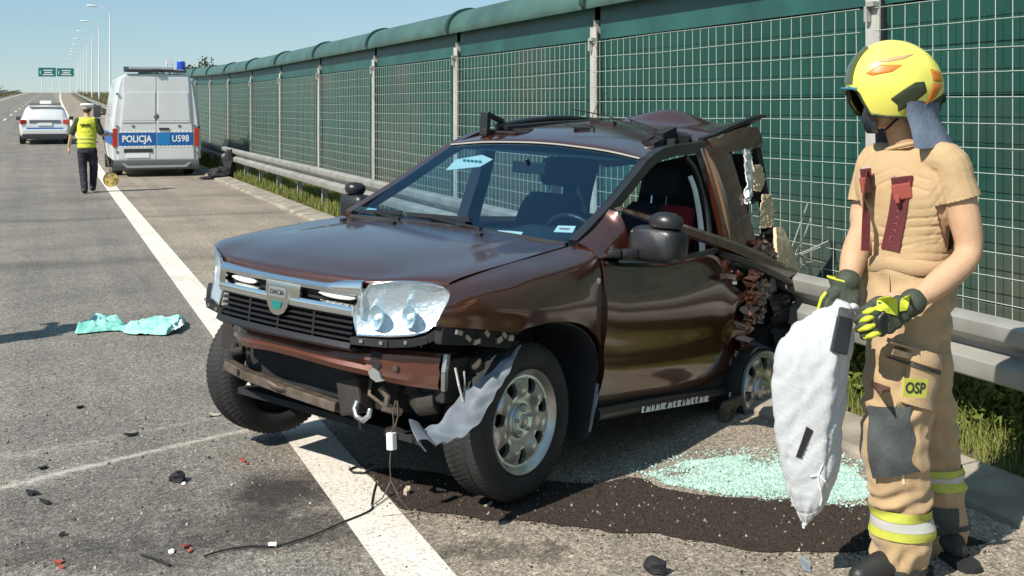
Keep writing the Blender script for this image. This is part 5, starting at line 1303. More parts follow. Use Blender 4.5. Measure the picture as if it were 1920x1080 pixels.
for (x, y) in ((-.80, .85), (.80, .85), (-.80, 3.5), (.80, 3.5)):
    mb = MB(); mb.lathe([(.001, -.10), (.22, -.11), (.30, -.10), (.315, 0), (.30, .10), (.22, .11), (.001, .1)], 24, Matrix.Translation((x, y, .315)) @ Matrix.Rotation(R(90), 4, 'Y')); mb.build('wheel', M_rubber, pc_, smooth=R(40))

# ================================================================ people
M_skin = mat('skin', (.52, .32, .195), .62, spec=.3, var=.08, vscale=14, bump=.1, bscale=60); M_hair = mat('hair', (.07, .045, .03), .7)
M_hiv = mat('hi-vis yellow', (.62, .63, .045), .7, var=.08, vscale=12, bump=.3, bscale=9); M_navy = mat('navy trousers', (.018, .018, .028), .85, var=.3, vscale=9, bump=.4, bscale=9)
M_green = mat('dark green shirt', (.030, .050, .018), .85); M_bootm = mat('black leather', (.022, .021, .020), .5, bump=.25, bscale=30)
def limb(mb, pts, rs, seg=14, ends=True):
    pts = [Vector(p) for p in pts]
    k = max(8, 4*len(pts)); P = cr(pts, k); Q = cr(np.array(rs, float)[:, None] if np.ndim(rs[0]) == 0 else np.array(rs, float), k)
    mb.tube([tuple(p) for p in P], [float(q[0]) for q in Q], seg)
    if ends:
        for p, r in ((pts[0], Q[0][0]), (pts[-1], Q[-1][0])): ball(mb, p, (r, r, r))
def ball(mb, c, r, M=None, n=12):
    T = Matrix.Translation(c)
    if M is not None: T = T @ M.to_4x4()
    mb.lathe([(max(.0005, math.sin(t))*1.0, -math.cos(t)) for t in np.linspace(0, math.pi, n)], 16, T @ Matrix.Diagonal((r[0], r[1], r[2], 1)))
def secs(mb, rows, seg=28):
    # rows: (cx, cy, z, a, b, yaw) elliptical sections stacked upwards, closed
    A = cr(np.array(rows, float), max(10, 5*len(rows))); P = []
    for cx, cy, z, a, b, yw in A:
        P.append([(cx+a*math.cos(q)*math.cos(yw)-b*math.sin(q)*math.sin(yw), cy+a*math.cos(q)*math.sin(yw)+b*math.sin(q)*math.cos(yw), z) for q in np.linspace(0, 2*math.pi, seg, endpoint=False)])
    n0 = len(mb.v); mb.grid(np.array(P), closed_v=True); n = len(P)
    mb.f.append(tuple(n0+k for k in range(seg))); mb.m.append(0); mb.f.append(tuple(n0+(n-1)*seg+k for k in range(seg))); mb.m.append(0)
def hand(mb, wrist, dirv, palm_n, s=1.0, curl=.5, thumb=1):
    # relaxed hand: palm + four unequal fingers + thumb
    w0 = Vector(wrist); d = Vector(dirv).normalized(); n_ = Vector(palm_n).normalized(); n_ = (n_-d*d.dot(n_)).normalized(); sdv = d.cross(n_)
    for t, hw in ((0, .026), (.03, .034), (.065, .039), (.09, .037)): 
        for q in np.linspace(-1, 1, 5): ball(mb, w0+d*t*s+sdv*(hw-.012)*q*s, (.014*s,)*3, n=8)
    for k, L_ in enumerate((.070, .078, .073, .058)):
        b = w0+d*.09*s+sdv*(-.030+.020*k)*s; p1 = b+(d*math.cos(curl*.5)+n_*math.sin(curl*.5))*L_*.45*s; p2 = p1+(d*math.cos(curl*1.3)+n_*math.sin(curl*1.3))*L_*.33*s; p3 = p2+(d*math.cos(curl*2)+n_*math.sin(curl*2))*L_*.25*s
        limb(mb, [b, p1, p2, p3], [.0095*s, .009*s, .008*s, .0065*s], 8)
    b = w0+d*.03*s-sdv*thumb*.032*s; limb(mb, [b, b+(d*.6-sdv*thumb*.6+n_*.3)*.035*s, b+(d*.95-sdv*thumb*.55+n_*.5)*.065*s], [.0125*s, .011*s, .008*s], 8)
def head(mb, c, face, s=1.0, tilt=0.0):
    f = Vector(face).normalized(); up = Vector((0, 0, 1)); sdv = f.cross(up).normalized(); c = Vector(c)
    M = Matrix((sdv, f, up)).transposed()
    ball(mb, c+up*.03*s-f*.008, (.076*s, .098*s, .105*s), M, 16); ball(mb, c-up*.055*s+f*.035*s, (.052*s, .056*s, .062*s), M)
    ball(mb, c-up*.098*s+f*.062*s, (.026*s, .022*s, .02*s), M)
    limb(mb, [c+f*.088*s+up*.035*s, c+f*.108*s-up*.005*s, c+f*.112*s-up*.022*s], [.010*s, .012*s, .014*s], 8)
    ball(mb, c+f*.088*s-up*.055*s, (.024*s, .010*s, .006*s), M, 8); ball(mb, c+f*.088*s-up*.066*s, (.022*s, .010*s, .007*s), M, 8)
    limb(mb, [c+f*.082*s+up*.052*s-sdv*.05*s, c+f*.094*s+up*.050*s, c+f*.082*s+up*.052*s+sdv*.05*s], [.011*s]*3, 8)
    for q in (-1, 1): 
        ball(mb, c+sdv*q*.078*s-f*.012*s+up*.005*s, (.010*s, .022*s, .033*s), M, 8); ball(mb, c+f*.062*s+sdv*q*.042*s-up*.018*s, (.022*s, .02*s, .02*s), M, 8)

# --- officer walking away with a measuring wheel
off = empty('person', (-8.4681, 22.4719, 0.0), ROAD_ROT*.55); off.location.z = .0
tag(off, 'police officer in yellow vest and white cap walking away along the road line', 'person')
mb = MB()
secs(mb, [(0, 0, .90, .14, .10, 0), (0, 0, 1.1, .145, .10, 0), (0, 0, 1.3, .165, .11, 0), (0, 0, 1.44, .175, .10, 0), (0, 0, 1.52, .09, .07, 0)])
limb(mb, [(0, 0, 1.48), (0, .01, 1.58)], [.058, .055]); head(mb, (0, .02, 1.655), (0, 1, -.05), .98)
limb(mb, [(-.19, 0, 1.44), (-.285, -.01, 1.18), (-.345, .05, .93)], [.05, .042, .028]); hand(mb, (-.345, .05, .93), (-.12, .12, -1), (.8, .5, 0), 1.0, .6, 1)
limb(mb, [(.19, 0, 1.44), (.27, .02, 1.18), (.38, .22, 1.17)], [.05, .042, .028]); hand(mb, (.38, .22, 1.17), (.5, .8, -.05), (0, 0, -1), 1.0, 1.1, -1)
limb(mb, [(-.08, 0, .92), (-.075, .03, .5), (-.02, -.10, .1)], [.075, .05, .04]); limb(mb, [(.09, 0, .92), (.11, .12, .5), (.07, .28, .12)], [.075, .05, .04])
mesh_obj('body', remesh(mb, .009, 2), M_skin, off)
mb = MB(); secs(mb, [(0, 0, .90, .172, .128, 0), (0, 0, 1.05, .178, .130, 0), (0, 0, 1.25, .192, .135, 0), (0, 0, 1.42, .19, .125, 0), (0, 0, 1.50, .12, .095, 0)]); limb(mb, [(-.13, 0, 1.46), (.13, 0, 1.46)], [.055, .055])
v = remesh(mb, .012, 2); displace(v, lambda c, n_: .008*fbm((c[0]*7, c[1]*7, c[2]*13), 1.2)); mesh_obj('vest', v, M_hiv, off)
mb = MB()
for z in (1.10, 1.02): mb.lathe([(.188, z-.020), (.196, z), (.188, z+.020)], 28, Matrix.Diagonal((1.0, .715, 1, 1)))
text_obj('vest_letters', 'POLICJA', .062, M_navy, off, frame((0, -.142, 1.36), (1, 0, 0), (0, 0, 1)), .012)
mb.build('vest_band', mat('reflective band', (.58, .60, .12), .5), off)
mb = MB(); limb(mb, [(-.17, 0, 1.44), (-.25, -.005, 1.27), (-.275, 0, 1.20)], [.07, .066, .064]); mesh_obj('shirt_sleeve', remesh(mb, .012, 2), M_green, off); mb = MB(); limb(mb, [(.17, 0, 1.44), (.235, .01, 1.28), (.262, .02, 1.21)], [.07, .066, .064]); mesh_obj('shirt_sleeve', remesh(mb, .012, 2), M_green, off)
mb = MB(); secs(mb, [(0, 0, .80, .172, .125, 0), (0, 0, .93, .165, .12, 0), (0, 0, .98, .16, .118, 0)])
limb(mb, [(-.085, 0, .84), (-.08, .03, .5), (-.03, -.09, .10)], [.102, .082, .068]); limb(mb, [(.095, 0, .84), (.11, .13, .5), (.075, .27, .13)], [.102, .082, .068])
v = remesh(mb, .013, 2); displace(v, lambda c, n_: .010*fbm((c[0]*6, c[1]*6, c[2]*11), 1.2)); mesh_obj('trousers', v, M_navy, off)
for (x, y, z) in ((-.03, -.08, .0), (.075, .27, .02)):
    mb = MB(); limb(mb, [(x, y-.06, .06+z), (x, y+.06, .05+z), (x+.0, y+.18, .04+z)], [.055, .05, .038]); limb(mb, [(x, y, .06+z), (x, y, .16+z)], [.052, .056]); mesh_obj('boot', remesh(mb, .012, 1), M_bootm, off)
mb = MB(); mb.lathe([(.001, 1.79), (.11, 1.785), (.138, 1.762), (.128, 1.742), (.096, 1.712)], 24, Matrix.Translation((0, .02, 0))); cp_ = mb.build('cap', M_white, off, smooth=R(50))
mb = MB(); mb.lathe([(.094, 1.72), (.094, 1.685), (.090, 1.68)], 24, Matrix.Translation((0, .02, 0)) @ Matrix.Diagonal((1, 1.08, 1, 1))); mb.build('cap_band', mat('cap band', (.40, .38, .35), .7), cp_)
mb = MB(); ball(mb, (0, .006, 1.665), (.080, .092, .075), None, 14); mb.build('hair', M_hair, off, smooth=R(60))
mb = MB(); mb.shell(np.array([[(.08*math.cos(a), .10+.09*math.sin(a)*t, 1.69-.02*t) for t in (0, .5, 1)] for a in np.linspace(.2, math.pi-.2, 8)]), .004); mb.build('cap_peak', M_navy, cp_)
ghost = copy_tree(off); ghost.location = (-4.55, 7.45, 0); ghost.rotation_euler = (0, 0, R(46)); ghost.scale = (1.15, 1.15, 1.0); tag(ghost, 'copied figure in a yellow vest added unseen beyond the left edge to cast the shadow by the turquoise cloth', 'person')  # copy of the officer, added out of view to cast the road shadow
mw = empty('measuring_wheel', (-8.6378, 24.2939, 0.0), ROAD_ROT*.55); mw.location.z = 0
tag(mw, 'yellow measuring wheel on a pole held by the walking officer', 'measuring wheel')
mb = MB(); mb.lathe([(.150, -.014), (.160, -.012), (.160, .012), (.150, .014)], 36, Matrix.Translation((0, 0, .16)) @ Matrix.Rotation(R(18), 4, 'Z') @ Matrix.Rotation(R(90), 4, 'X'), close=True); mb.build('tyre', M_rubber, mw)
mb = MB(); mb.lathe([(.001, -.006), (.152, -.006), (.152, .006), (.001, .006)], 36, Matrix.Translation((0, 0, .16)) @ Matrix.Rotation(R(18), 4, 'Z') @ Matrix.Rotation(R(90), 4, 'X')); mb.build('disc', mat('yellow plastic', (.72, .52, .14), .5), mw)
mb = MB()
for k in range(5): a = k*1.2566; mb.lathe([(.001, .009), (.028, .009), (.028, -.009), (.001, -.009)], 10, Matrix.Translation((0, 0, .16)) @ Matrix.Rotation(R(18), 4, 'Z') @ Matrix.Rotation(R(90), 4, 'X') @ Matrix.Translation((.095*math.cos(a), .095*math.sin(a), 0)))
mb.build('disc_hole', mat('disc hole', (.30, .22, .08), .8), mw)
mb = MB(); mb.tube([(.0, -.03, .16), (-.01, -.10, .34), (-.04, -.95, 1.14)], .012, 8); mb.tube([(.035, -.0, .16), (.03, -.05, .30), (-.01, -.12, .40)], .009, 6); mb.build('pole', M_galv_d, mw)
mb = MB(); mb.tube([(-.035, -.85, 1.05), (-.045, -1.0, 1.19)], .02, 8); mb.build('grip', M_dark, mw)

# ================================================================ firefighter
M_sand = mat('sand fabric', (.42, .285, .150), .85, var=.10, vscale=9, bump=.35, bscale=220, sheen=.2)
M_shirt = mat('sand T-shirt', (.46, .315, .170), .9, var=.06, vscale=9, bump=.25, bscale=260)
M_helm = mat('helmet yellow', (.80, .74, .13), .34, coat=.35, var=.07, vscale=9, bump=.03, bscale=30); M_horange = mat('orange helmet sticker', (.62, .19, .03), .4)
M_olive = mat('dark vent', (.035, .045, .020), .5); M_neckc = mat('grey blue cloth', (.12, .155, .21), .9, var=.15, vscale=12, bump=.3, bscale=60)
M_brace = mat('dark red braces', (.105, .013, .017), .7, bump=.3, bscale=160); M_braceb = mat('red buckle', (.34, .075, .055), .5)
M_knee = mat('grey knee patch', (.055, .062, .062), .8, var=.2, vscale=20, bump=.3, bscale=90); M_silver = mat('silver reflective', (.50, .50, .46), .45)
M_limey = mat('lime reflective', (.48, .50, .07), .55, var=.1, vscale=18); M_glovey = mat('glove yellow', (.55, .60, .04), .6, var=.12, vscale=40, bump=.3, bscale=60)
M_gloved = mat('glove dark', (.040, .050, .032), .7, bump=.3, bscale=60); M_sack = mat('white sack', (.46, .475, .485), .8, var=.06, vscale=5, bump=.35, bscale=34)
M_sacks = mat('sack shadow side', (.74, .75, .74), .75)
FX, FY = 1.437, 4.166
fm = empty('person', (FX, FY, 0)); tag(fm, 'firefighter in yellow helmet and sand coloured clothing holding a white sack', 'person')
YW = R(-39)
fv = Vector((-.629, -.777, 0)); lv = Vector((.777, -.629, 0))
# body
mb = MB()
secs(mb, [(.02, 0, .95, .135, .10, YW), (.02, 0, 1.13, .14, .11, YW), (.02, 0, 1.36, .165, .115, YW), (.02, 0, 1.47, .17, .10, YW), (.015, 0, 1.545, .075, .07, YW)])
limb(mb, [(0.0322, 0.005, 1.5363), (0.0048, 0.0, 1.6055), (-0.0166, -0.005, 1.6744)], [.066, .058, .058])
hc = Vector((-0.0301, -0.01, 1.7393)); head(mb, hc, (-.97, -.24, 0), 1.0)
limb(mb, [(0.1316, -0.13, 1.4939), (0.1694, -0.15, 1.324), (0.1784, -0.17, 1.1842), (0.0667, -0.23, 1.0989), (-0.0444, -0.27, 1.035)], [.060, .058, .047, .048, .034])
limb(mb, [(-0.0582, 0.11, 1.4918), (-0.1017, 0.1, 1.3006), (-0.1285, 0.04, 1.2466), (-0.1785, -0.02, 1.155), (-0.2169, -0.07, 1.0648)], [.058, .056, .048, .050, .034])
hand(mb, (-0.0535, -0.275, 1.0303), (-.93, -.1, -.33), (.2, .9, -.5), 1.0, .9, 1)
hand(mb, (-0.2223, -0.075, 1.0598), (-.40, -.2, -.9), (.1, -.9, .2), 1.0, .9, 1)
limb(mb, [(-0.0198, -0.06, 0.9273), (-0.0586, -0.1, 0.4927), (-0.0228, -0.08, 0.0907)], [.085, .058, .045]); limb(mb, [(0.0928, 0.08, 0.901), (0.1514, 0.13, 0.4244), (0.2119, 0.15, 0.0613)], [.085, .058, .045])
mesh_obj('body', remesh(mb, .007, 2), M_skin, fm)
# T-shirt
mb = MB()
secs(mb, [(.022, 0, 1.04, .150, .130, YW), (.022, 0, 1.13, .158, .132, YW), (.022, 0, 1.24, .170, .128, YW), (.02, 0, 1.36, .188, .133, YW), (.02, 0, 1.45, .186, .122, YW), (.017, 0, 1.51, .145, .098, YW), (.012, 0, 1.545, .088, .082, YW)])
limb(mb, [(.012, 0, 1.49), (0.121, -0.118, 1.5124), (0.1494, -0.138, 1.4277), (0.1675, -0.15, 1.3525), (0.1788, -0.155, 1.2771)], [.068, .066, .068, .072, .074])
limb(mb, [(.012, 0, 1.49), (-0.0537, 0.105, 1.5021), (-0.0824, 0.11, 1.4109), (-0.1017, 0.1, 1.3309), (-0.1098, 0.1, 1.2502)], [.068, .066, .066, .068, .068])
sh = remesh(mb, .005, 4)
def shirt_fold(c, n_):
    x, y, z = c; u = (Vector((x-.02, y, 0)).dot(lv))
    d = 0
    f1 = max(0, min(1, (1.40-z)/.12))*max(0, min(1, (z-1.0)/.05))
    wv = fbm((u*3.2, z*1.0, 2.0), 1.0, 2)
    def crease(ph, p=3.0): return -(1-abs(math.sin(ph)))**p
    m1 = max(0, min(1, -.05+2.1*abs(fbm((u*4.5, z*6, 5), 1.0, 2))))
    d += f1*.0085*m1*crease((z+.18*u)*84+wv*10+u*4)+f1*.0035*max(0, fbm((u*6, z*8, 9), 1.0, 2))*3*crease(z*150+wv*12-u*14)
    arm = max(0, min(1, (u-.10)/.05))
    if arm and z > 1.18: d += .0035*arm*max(0, 1-max(0, u-.17)/.06)*crease((z*.9-u*1.1)*70+wv*4)*max(0, min(1, (1.46-z)/.06))*max(0, min(1, (z-1.18)/.05))
    if abs(u) < .12 and z > 1.40: d += .0045*crease((z+abs(u)*.5)*75+wv*3)*max(0, min(1, (1.50-z)/.04))
    d += .0018*fbm((x*9, y*9, z*14), 1.0, 3)
    return d
displace(sh, shirt_fold)
def cut_open(me, c, n_, r):
    # cut a tube of cloth open at c, keeping the side against n_, and give the hem a fold
    bm = bmesh.new(); bm.from_mesh(me); c = Vector(c); n_ = Vector(n_).normalized()
    def near(p): q = p-c; t = q.dot(n_); return -.03 < t < .16 and (q-n_*t).length < r
    fs = [f for f in bm.faces if near(f.calc_center_median())]
    es = set(e for f in fs for e in f.edges); vs = set(v for f in fs for v in f.verts)
    bmesh.ops.bisect_plane(bm, geom=list(vs)+list(es)+fs, plane_co=c, plane_no=n_, clear_outer=True)
    be = [e for e in bm.edges if e.is_boundary and abs(((e.verts[0].co+e.verts[1].co)/2-c).dot(n_)) < .002 and ((e.verts[0].co+e.verts[1].co)/2-c).length < r]
    g = bmesh.ops.extrude_edge_only(bm, edges=be)
    for v in g['geom']:
        if isinstance(v, bmesh.types.BMVert): v.co += (c-v.co)*.07-n_*.012
    # drop the cut-off tip: keep only the largest connected piece
    bm.verts.ensure_lookup_table(); seen = set(); best = set()
    for v in bm.verts:
        if v in seen: continue
        st = [v]; comp = {v}
        while st:
            q = st.pop()
            for e in q.link_edges:
                o_ = e.other_vert(q)
                if o_ not in comp: comp.add(o_); st.append(o_)
        seen |= comp
        if len(comp) > len(best): best = comp
    bmesh.ops.delete(bm, geom=[v for v in bm.verts if v not in best], context='VERTS')
    bmesh.ops.recalc_face_normals(bm, faces=bm.faces); bm.to_mesh(me); bm.free()
    me.polygons.foreach_set('use_smooth', [True]*len(me.polygons))
armd = Vector((0.1788, -0.155, 1.2771))-Vector((0.1494, -0.138, 1.4277)); cut_open(sh, (0.1611, -0.147, 1.3732), armd+Vector((.012, 0, 0)), .092)
armd = Vector((-0.1098, 0.1, 1.2502))-Vector((-0.0824, 0.11, 1.4109)); cut_open(sh, (-0.0977, 0.1, 1.341), armd, .086)
# hollow sleeve mouths read as hems: two rings
shirt = mesh_obj('t_shirt', sh, M_shirt, fm)
mb = MB(); mb.tube([tuple(Vector((.012, -.004, 1.553))+Vector((.078*math.cos(a)*.96, .074*math.sin(a), -.022*math.cos(a-2.2)))) for a in np.linspace(0, 2*math.pi, 25)], .0085, 8, cap=False); mb.build('collar', M_shirt, shirt, smooth=R(60))
# trousers
mb = MB(); P = []
for z, g_ in ((1.105, .002), (1.112, .008), (1.130, .009), (1.148, .008), (1.155, .001)):
    P.append([(.02+(.170+g_)*math.cos(q)*math.cos(YW)-(.151+g_)*math.sin(q)*math.sin(YW), (.170+g_)*math.cos(q)*math.sin(YW)+(.151+g_)*math.sin(q)*math.cos(YW), z+.006*math.sin(q*3)+.003*math.sin(q*7)) for q in np.linspace(0, 2*math.pi, 48, endpoint=False)])
mb.grid(np.array(P), closed_v=True); mb.build('waistband', M_sand, fm, smooth=R(60), fix=False)
mb = MB()
secs(mb, [(.0, 0, .86, .165, .150, YW), (.008, 0, .95, .172, .158, YW), (.015, 0, 1.05, .172, .155, YW), (.02, 0, 1.12, .166, .148, YW), (.022, 0, 1.155, .168, .150, YW)])
limb(mb, [(-0.0068, -0.045, 0.9245), (-0.0271, -0.07, 0.7549), (-0.0456, -0.09, 0.6054), (-0.0584, -0.105, 0.475), (-0.0413, -0.1, 0.3485), (-0.0265, -0.085, 0.2085), (-0.0248, -0.08, 0.0811)], [.130, .126, .122, .122, .108, .108, .104])
limb(mb, [(0.0736, 0.06, 0.9048), (0.1084, 0.09, 0.6979), (0.1414, 0.125, 0.507), (0.171, 0.15, 0.3572), (0.1952, 0.16, 0.211), (0.2176, 0.165, 0.0557)], [.125, .118, .108, .100, .098, .094])
tr = remesh(mb, .007, 2)
def tr_fold(c, n_):
    x, y, z = c
    wv = fbm((x*4, y*4, z*3), 1.0, 2)
    d = .011*fbm((x*5, y*5, z*8), 1.0, 3)+.006*math.sin((z+.25*x)*55+wv*6)*(.4+.6*abs(fbm((x*6, y*6, z*6+3), 1.0, 2)))
    knee = math.exp(-((z-.30)/.05)**2)+math.exp(-((z-.62)/.08)**2)+math.exp(-((z-1.0)/.12)**2)*1.1+math.exp(-((z-.09)/.045)**2)
    d += knee*.008*math.sin((z-.5*x)*62+wv*7)
    return d
displace(tr, tr_fold)
trousers = mesh_obj('trousers', tr, M_sand, fm)
from mathutils.bvhtree import BVHTree
def bvh_of(me): return BVHTree.FromPolygons([v.co.copy() for v in me.vertices], [tuple(p.vertices) for p in me.polygons])
BT = bvh_of(tr); BS = bvh_of(sh)
def hit(b, o, d, off=.004):
    q = b.ray_cast(Vector(o), Vector(d).normalized(), 3.0)
    return None if q[0] is None else q[0]-Vector(d).normalized()*off
def wrap(b, pts2, d, off=.005):
    # lay a grid of points on the cloth along direction d
    out = []; last = None
    for r in pts2:
        row = []
        for p in r:
            h_ = hit(b, Vector(p)-Vector(d).normalized()*1.2, d, off)
            if h_ is None: h_ = (Vector(p) if last is None else Vector(last))
            row.append(tuple(h_)); last = h_
        out.append(row)
    return np.array(out)
def smoothg(P, it=2):
    for _ in range(it):
        Q = P.copy(); Q[1:-1] = (P[:-2]+2*P[1:-1]+P[2:])/4; Q[:, 1:-1] = (Q[:, :-2]+2*Q[:, 1:-1]+Q[:, 2:])/4; P = Q
    return P
def cloth_patch(name, corners, d, mt, par, n=(14, 14), off=.006, t=.004, sm=2, b=None):
    a, b_, c, e = [Vector(p) for p in corners]      # a-b top, c-e bottom
    pts = [[(a.lerp(b_, j/(n[1]-1))).lerp(c.lerp(e, j/(n[1]-1)), i/(n[0]-1)) for j in range(n[1])] for i in range(n[0])]
    P = smoothg(wrap(b or BT, pts, d, off), sm); mb = MB(); mb.shell(P, t)
    # make sure the outer face looks outwards
    return mb.build(name, mt, par, smooth=R(50)), P
# knee patches, pockets, bands
kd = (.80, .60, 0)
cloth_patch('knee_patch', [(-0.2294, -0.2, 0.6386), (-0.1502, -0.3, 0.6526), (-0.1956, -0.2, 0.3874), (-0.1136, -0.3, 0.4278)], kd, M_knee, trousers, (18, 12), .025, .014, 6)
cloth_patch('knee_patch', [(0.1418, 0.05, 0.199), (0.2333, 0.08, 0.1983), (0.1497, 0.05, 0.0854), (0.2413, 0.08, 0.0879)], (-.15, 1, 0), M_knee, trousers, (8, 8), .007)
def leg_band(cpts, z0, z1, grow, mt, name):
    # ring following the leg between two heights, found on the cloth itself
    mb = MB(); P = []
    for z in np.linspace(z0, z1, 4):
        row = []; t = (z-cpts[0][2])/(cpts[1][2]-cpts[0][2]); c = Vector(cpts[0]).lerp(Vector(cpts[1]), t); c.z = z
        for a in np.linspace(0, 2*math.pi, 40, endpoint=False):
            d = Vector((math.cos(a), math.sin(a), 0)); h_ = BT.ray_cast(c, d, .16)
            rr = (h_[0]-c).length if h_[0] is not None else .10
            row.append(min(rr, .125))
        row = np.array(row)
        for _ in range(3): row = (np.roll(row, 1)+2*row+np.roll(row, -1))/4
        P.append([tuple(c+Vector((math.cos(a), math.sin(a), 0))*(row[k]+grow)) for k, a in enumerate(np.linspace(0, 2*math.pi, 40, endpoint=False))])
    P = np.array(P); mb.grid(P, closed_v=True); Q = P.copy(); mb.build(name, mt, trousers, smooth=R(60))
c1 = [(-0.0377, -0.095, 0.318), (-0.0265, -0.085, 0.1795)]; c2 = [(0.1811, 0.155, 0.3046), (0.1993, 0.16, 0.17)]
leg_band(c1, 0.2345, 0.27, .006, M_limey, 'reflective_band'); leg_band(c1, 0.1991, 0.2335, .007, M_silver, 'reflective_band'); leg_band(c1, 0.1656, 0.1981, .006, M_limey, 'reflective_band')
leg_band(c2, 0.3153, 0.3389, .006, M_limey, 'reflective_band'); leg_band(c2, 0.2897, 0.3143, .007, M_silver, 'reflective_band'); leg_band(c2, 0.2582, 0.2887, .006, M_limey, 'reflective_band')
c3 = [(-0.0255, -0.082, 0.1205), (-0.0248, -0.08, 0.0714)]; leg_band(c3, 0.0297, 0.0553, .003, M_knee, 'hem')
c4 = [(0.2123, 0.162, 0.0875), (0.2196, 0.165, 0.0413)]; leg_band(c4, 0.1025, 0.1222, .003, M_knee, 'hem')
pk, PPk = cloth_patch('cargo_pocket', [(-0.1282, -0.3, 0.872), (0.1125, -0.1, 0.8041), (-0.1355, -0.3, 0.6947), (0.0933, -0.1, 0.6119)], (-.25, .97, 0), M_sand, trousers, (16, 16), .024, .02, 4)
cloth_patch('pocket_flap', [(-0.1355, -0.3, 0.8994), (0.1087, -0.1, 0.8118), (-0.1282, -0.3, 0.8482), (0.124, -0.1, 0.7542)], (-.25, .97, 0), M_sand, pk, (8, 16), .034, .008, 3)
cloth_patch('pocket_flap_shade', [(-0.0844, -0.3, 0.8244), (0.0779, -0.1, 0.7618), (-0.077, -0.3, 0.8153), (0.0779, -0.1, 0.7484)], (-.25, .97, 0), M_knee, pk, (4, 10), .028, .006, 2)  # dark strip: the shade under the flap put into the cloth colour
# OSP patch lies on the pocket
BP = bvh_of(bpy.data.meshes[pk.data.name])
pc0 = Vector((-0.0624, -0.3, 0.7422)); nn_ = Vector((.25, -.97, 0)).normalized()
h0 = BP.ray_cast(pc0+nn_*.5, -nn_, 2.0)[0] or pc0
Mo = frame(h0+nn_*.008, Vector((.96, .25, -.10)), Vector((.1, 0, 1)))
mb = MB(); mb.prism([(-.046, -.032), (.046, -.032), (.046, .032), (-.046, .032)], .004, lambda u, v, w_: tuple(Mo @ Vector((u, v, w_)))); ob = mb.build('name_patch', M_limey, pk)
text_obj('patch_letters', 'OSP', .052, M_dark, ob, Mo @ Matrix.Translation((0, -.001, .0052)), .0006, bold=.0012, sx=.84)
cloth_patch('small_label', [(-0.1684, -0.3, 0.7294), (-0.1099, -0.3, 0.7148), (-0.1684, -0.3, 0.7148), (-0.1099, -0.3, 0.7001)], (0, 1, 0), mat('brown label', (.10, .05, .035), .7), trousers, (3, 8), .014, .010, 1)
cloth_patch('piping', [(-0.099, -0.3, 0.6581), (-0.0898, -0.3, 0.6581), (-0.0697, -0.3, 0.3803), (-0.0606, -0.3, 0.3803)], (0, 1, 0), mat('pale piping', (.62, .50, .30), .8), trousers, (44, 3), .004, .005, 0)
mb = MB(); ln_ = [hit(BT, Vector(p)+Vector((0, -1, 0)), (0, 1, 0), .002) for p in ((-0.1019, -0.2, 1.175), (-0.0869, -0.2, 1.1037), (-0.0906, -0.2, 1.0099), (-0.1169, -0.2, 0.9068))]
mb.tube(cr([tuple(p) for p in ln_ if p is not None], 18), .003, 6); mb.build('fly_seam', M_sand, trousers)
# boots
for (heel, toe, ank) in (((0.0343, -0.05, 0.0341), (-0.2051, -0.17, 0.0411), (-0.0228, -0.08, 0.0907)), ((0.211, 0.18, -0.022), (0.2314, 0.06, -0.0184), (0.2176, 0.165, 0.0557))):
    mb = MB(); hh = Vector(heel); tt = Vector(toe); hh.z = .045; tt.z = .040; mid = hh.lerp(tt, .55); mid.z = .06
    limb(mb, [hh, mid, tt], [.046, .052, .040]); limb(mb, [tuple(Vector((ank[0], ank[1], .07))), tuple(Vector((ank[0], ank[1], .15)))], [.055, .065])
    bt_ = mesh_obj('boot', remesh(mb, .009, 2), M_bootm, fm)
    mb = MB(); d = (tt-hh).normalized(); s_ = Vector((-d.y, d.x, 0))
    mb.prism([(-.05, -.040), (-.03, -.046), (.12, -.05), (.19, -.048), (.235, -.03), (.24, 0), (.235, .03), (.19, .048), (.12, .05), (-.03, .046), (-.05, .04)], .03, lambda u, v, w_: tuple(Vector((hh.x, hh.y, 0))+d*u+s_*v+Vector((0, 0, .001+w_)))); mb.build('sole', M_matblack, bt_)
# braces
def brace(pts, wd, name, n=26):
    C = cr([tuple(p) for p in pts], n); P = []
    for i in range(n):
        d = Vector(C[min(i+1, n-1)])-Vector(C[max(i-1, 0)]); sdv = Vector((d.z, 0, -d.x)).normalized()
        row = []
        for q in (-1, -.3, .3, 1):
            p = Vector(C[i])+sdv*q*wd/2; h_ = hit(BS, p+Vector((0, -1.0, 0)), (0, 1, 0), .006); row.append(h_ if h_ is not None else p)
        P.append([tuple(r) for r in row])
    P = smoothg(np.array(P), 7); mb = MB(); mb.shell(P, .004); return mb.build(name, M_brace, fm, smooth=R(50)), P
b1, P1 = brace([(-0.0344, -0.2, 1.4487), (-0.0456, -0.2, 1.3812), (-0.055, -0.2, 1.2912), (-0.07, -0.2, 1.1862)], .050, 'brace')
b2, P2 = brace([(-0.1451, -0.1, 1.477), (-0.1547, -0.1, 1.3963), (-0.1605, -0.1, 1.3001), (-0.1643, -0.1, 1.1848)], .030, 'brace')
def on_b(P, i, off=.01): c = Vector(P[i].mean(axis=0)); return c+Vector((0, -off, 0))
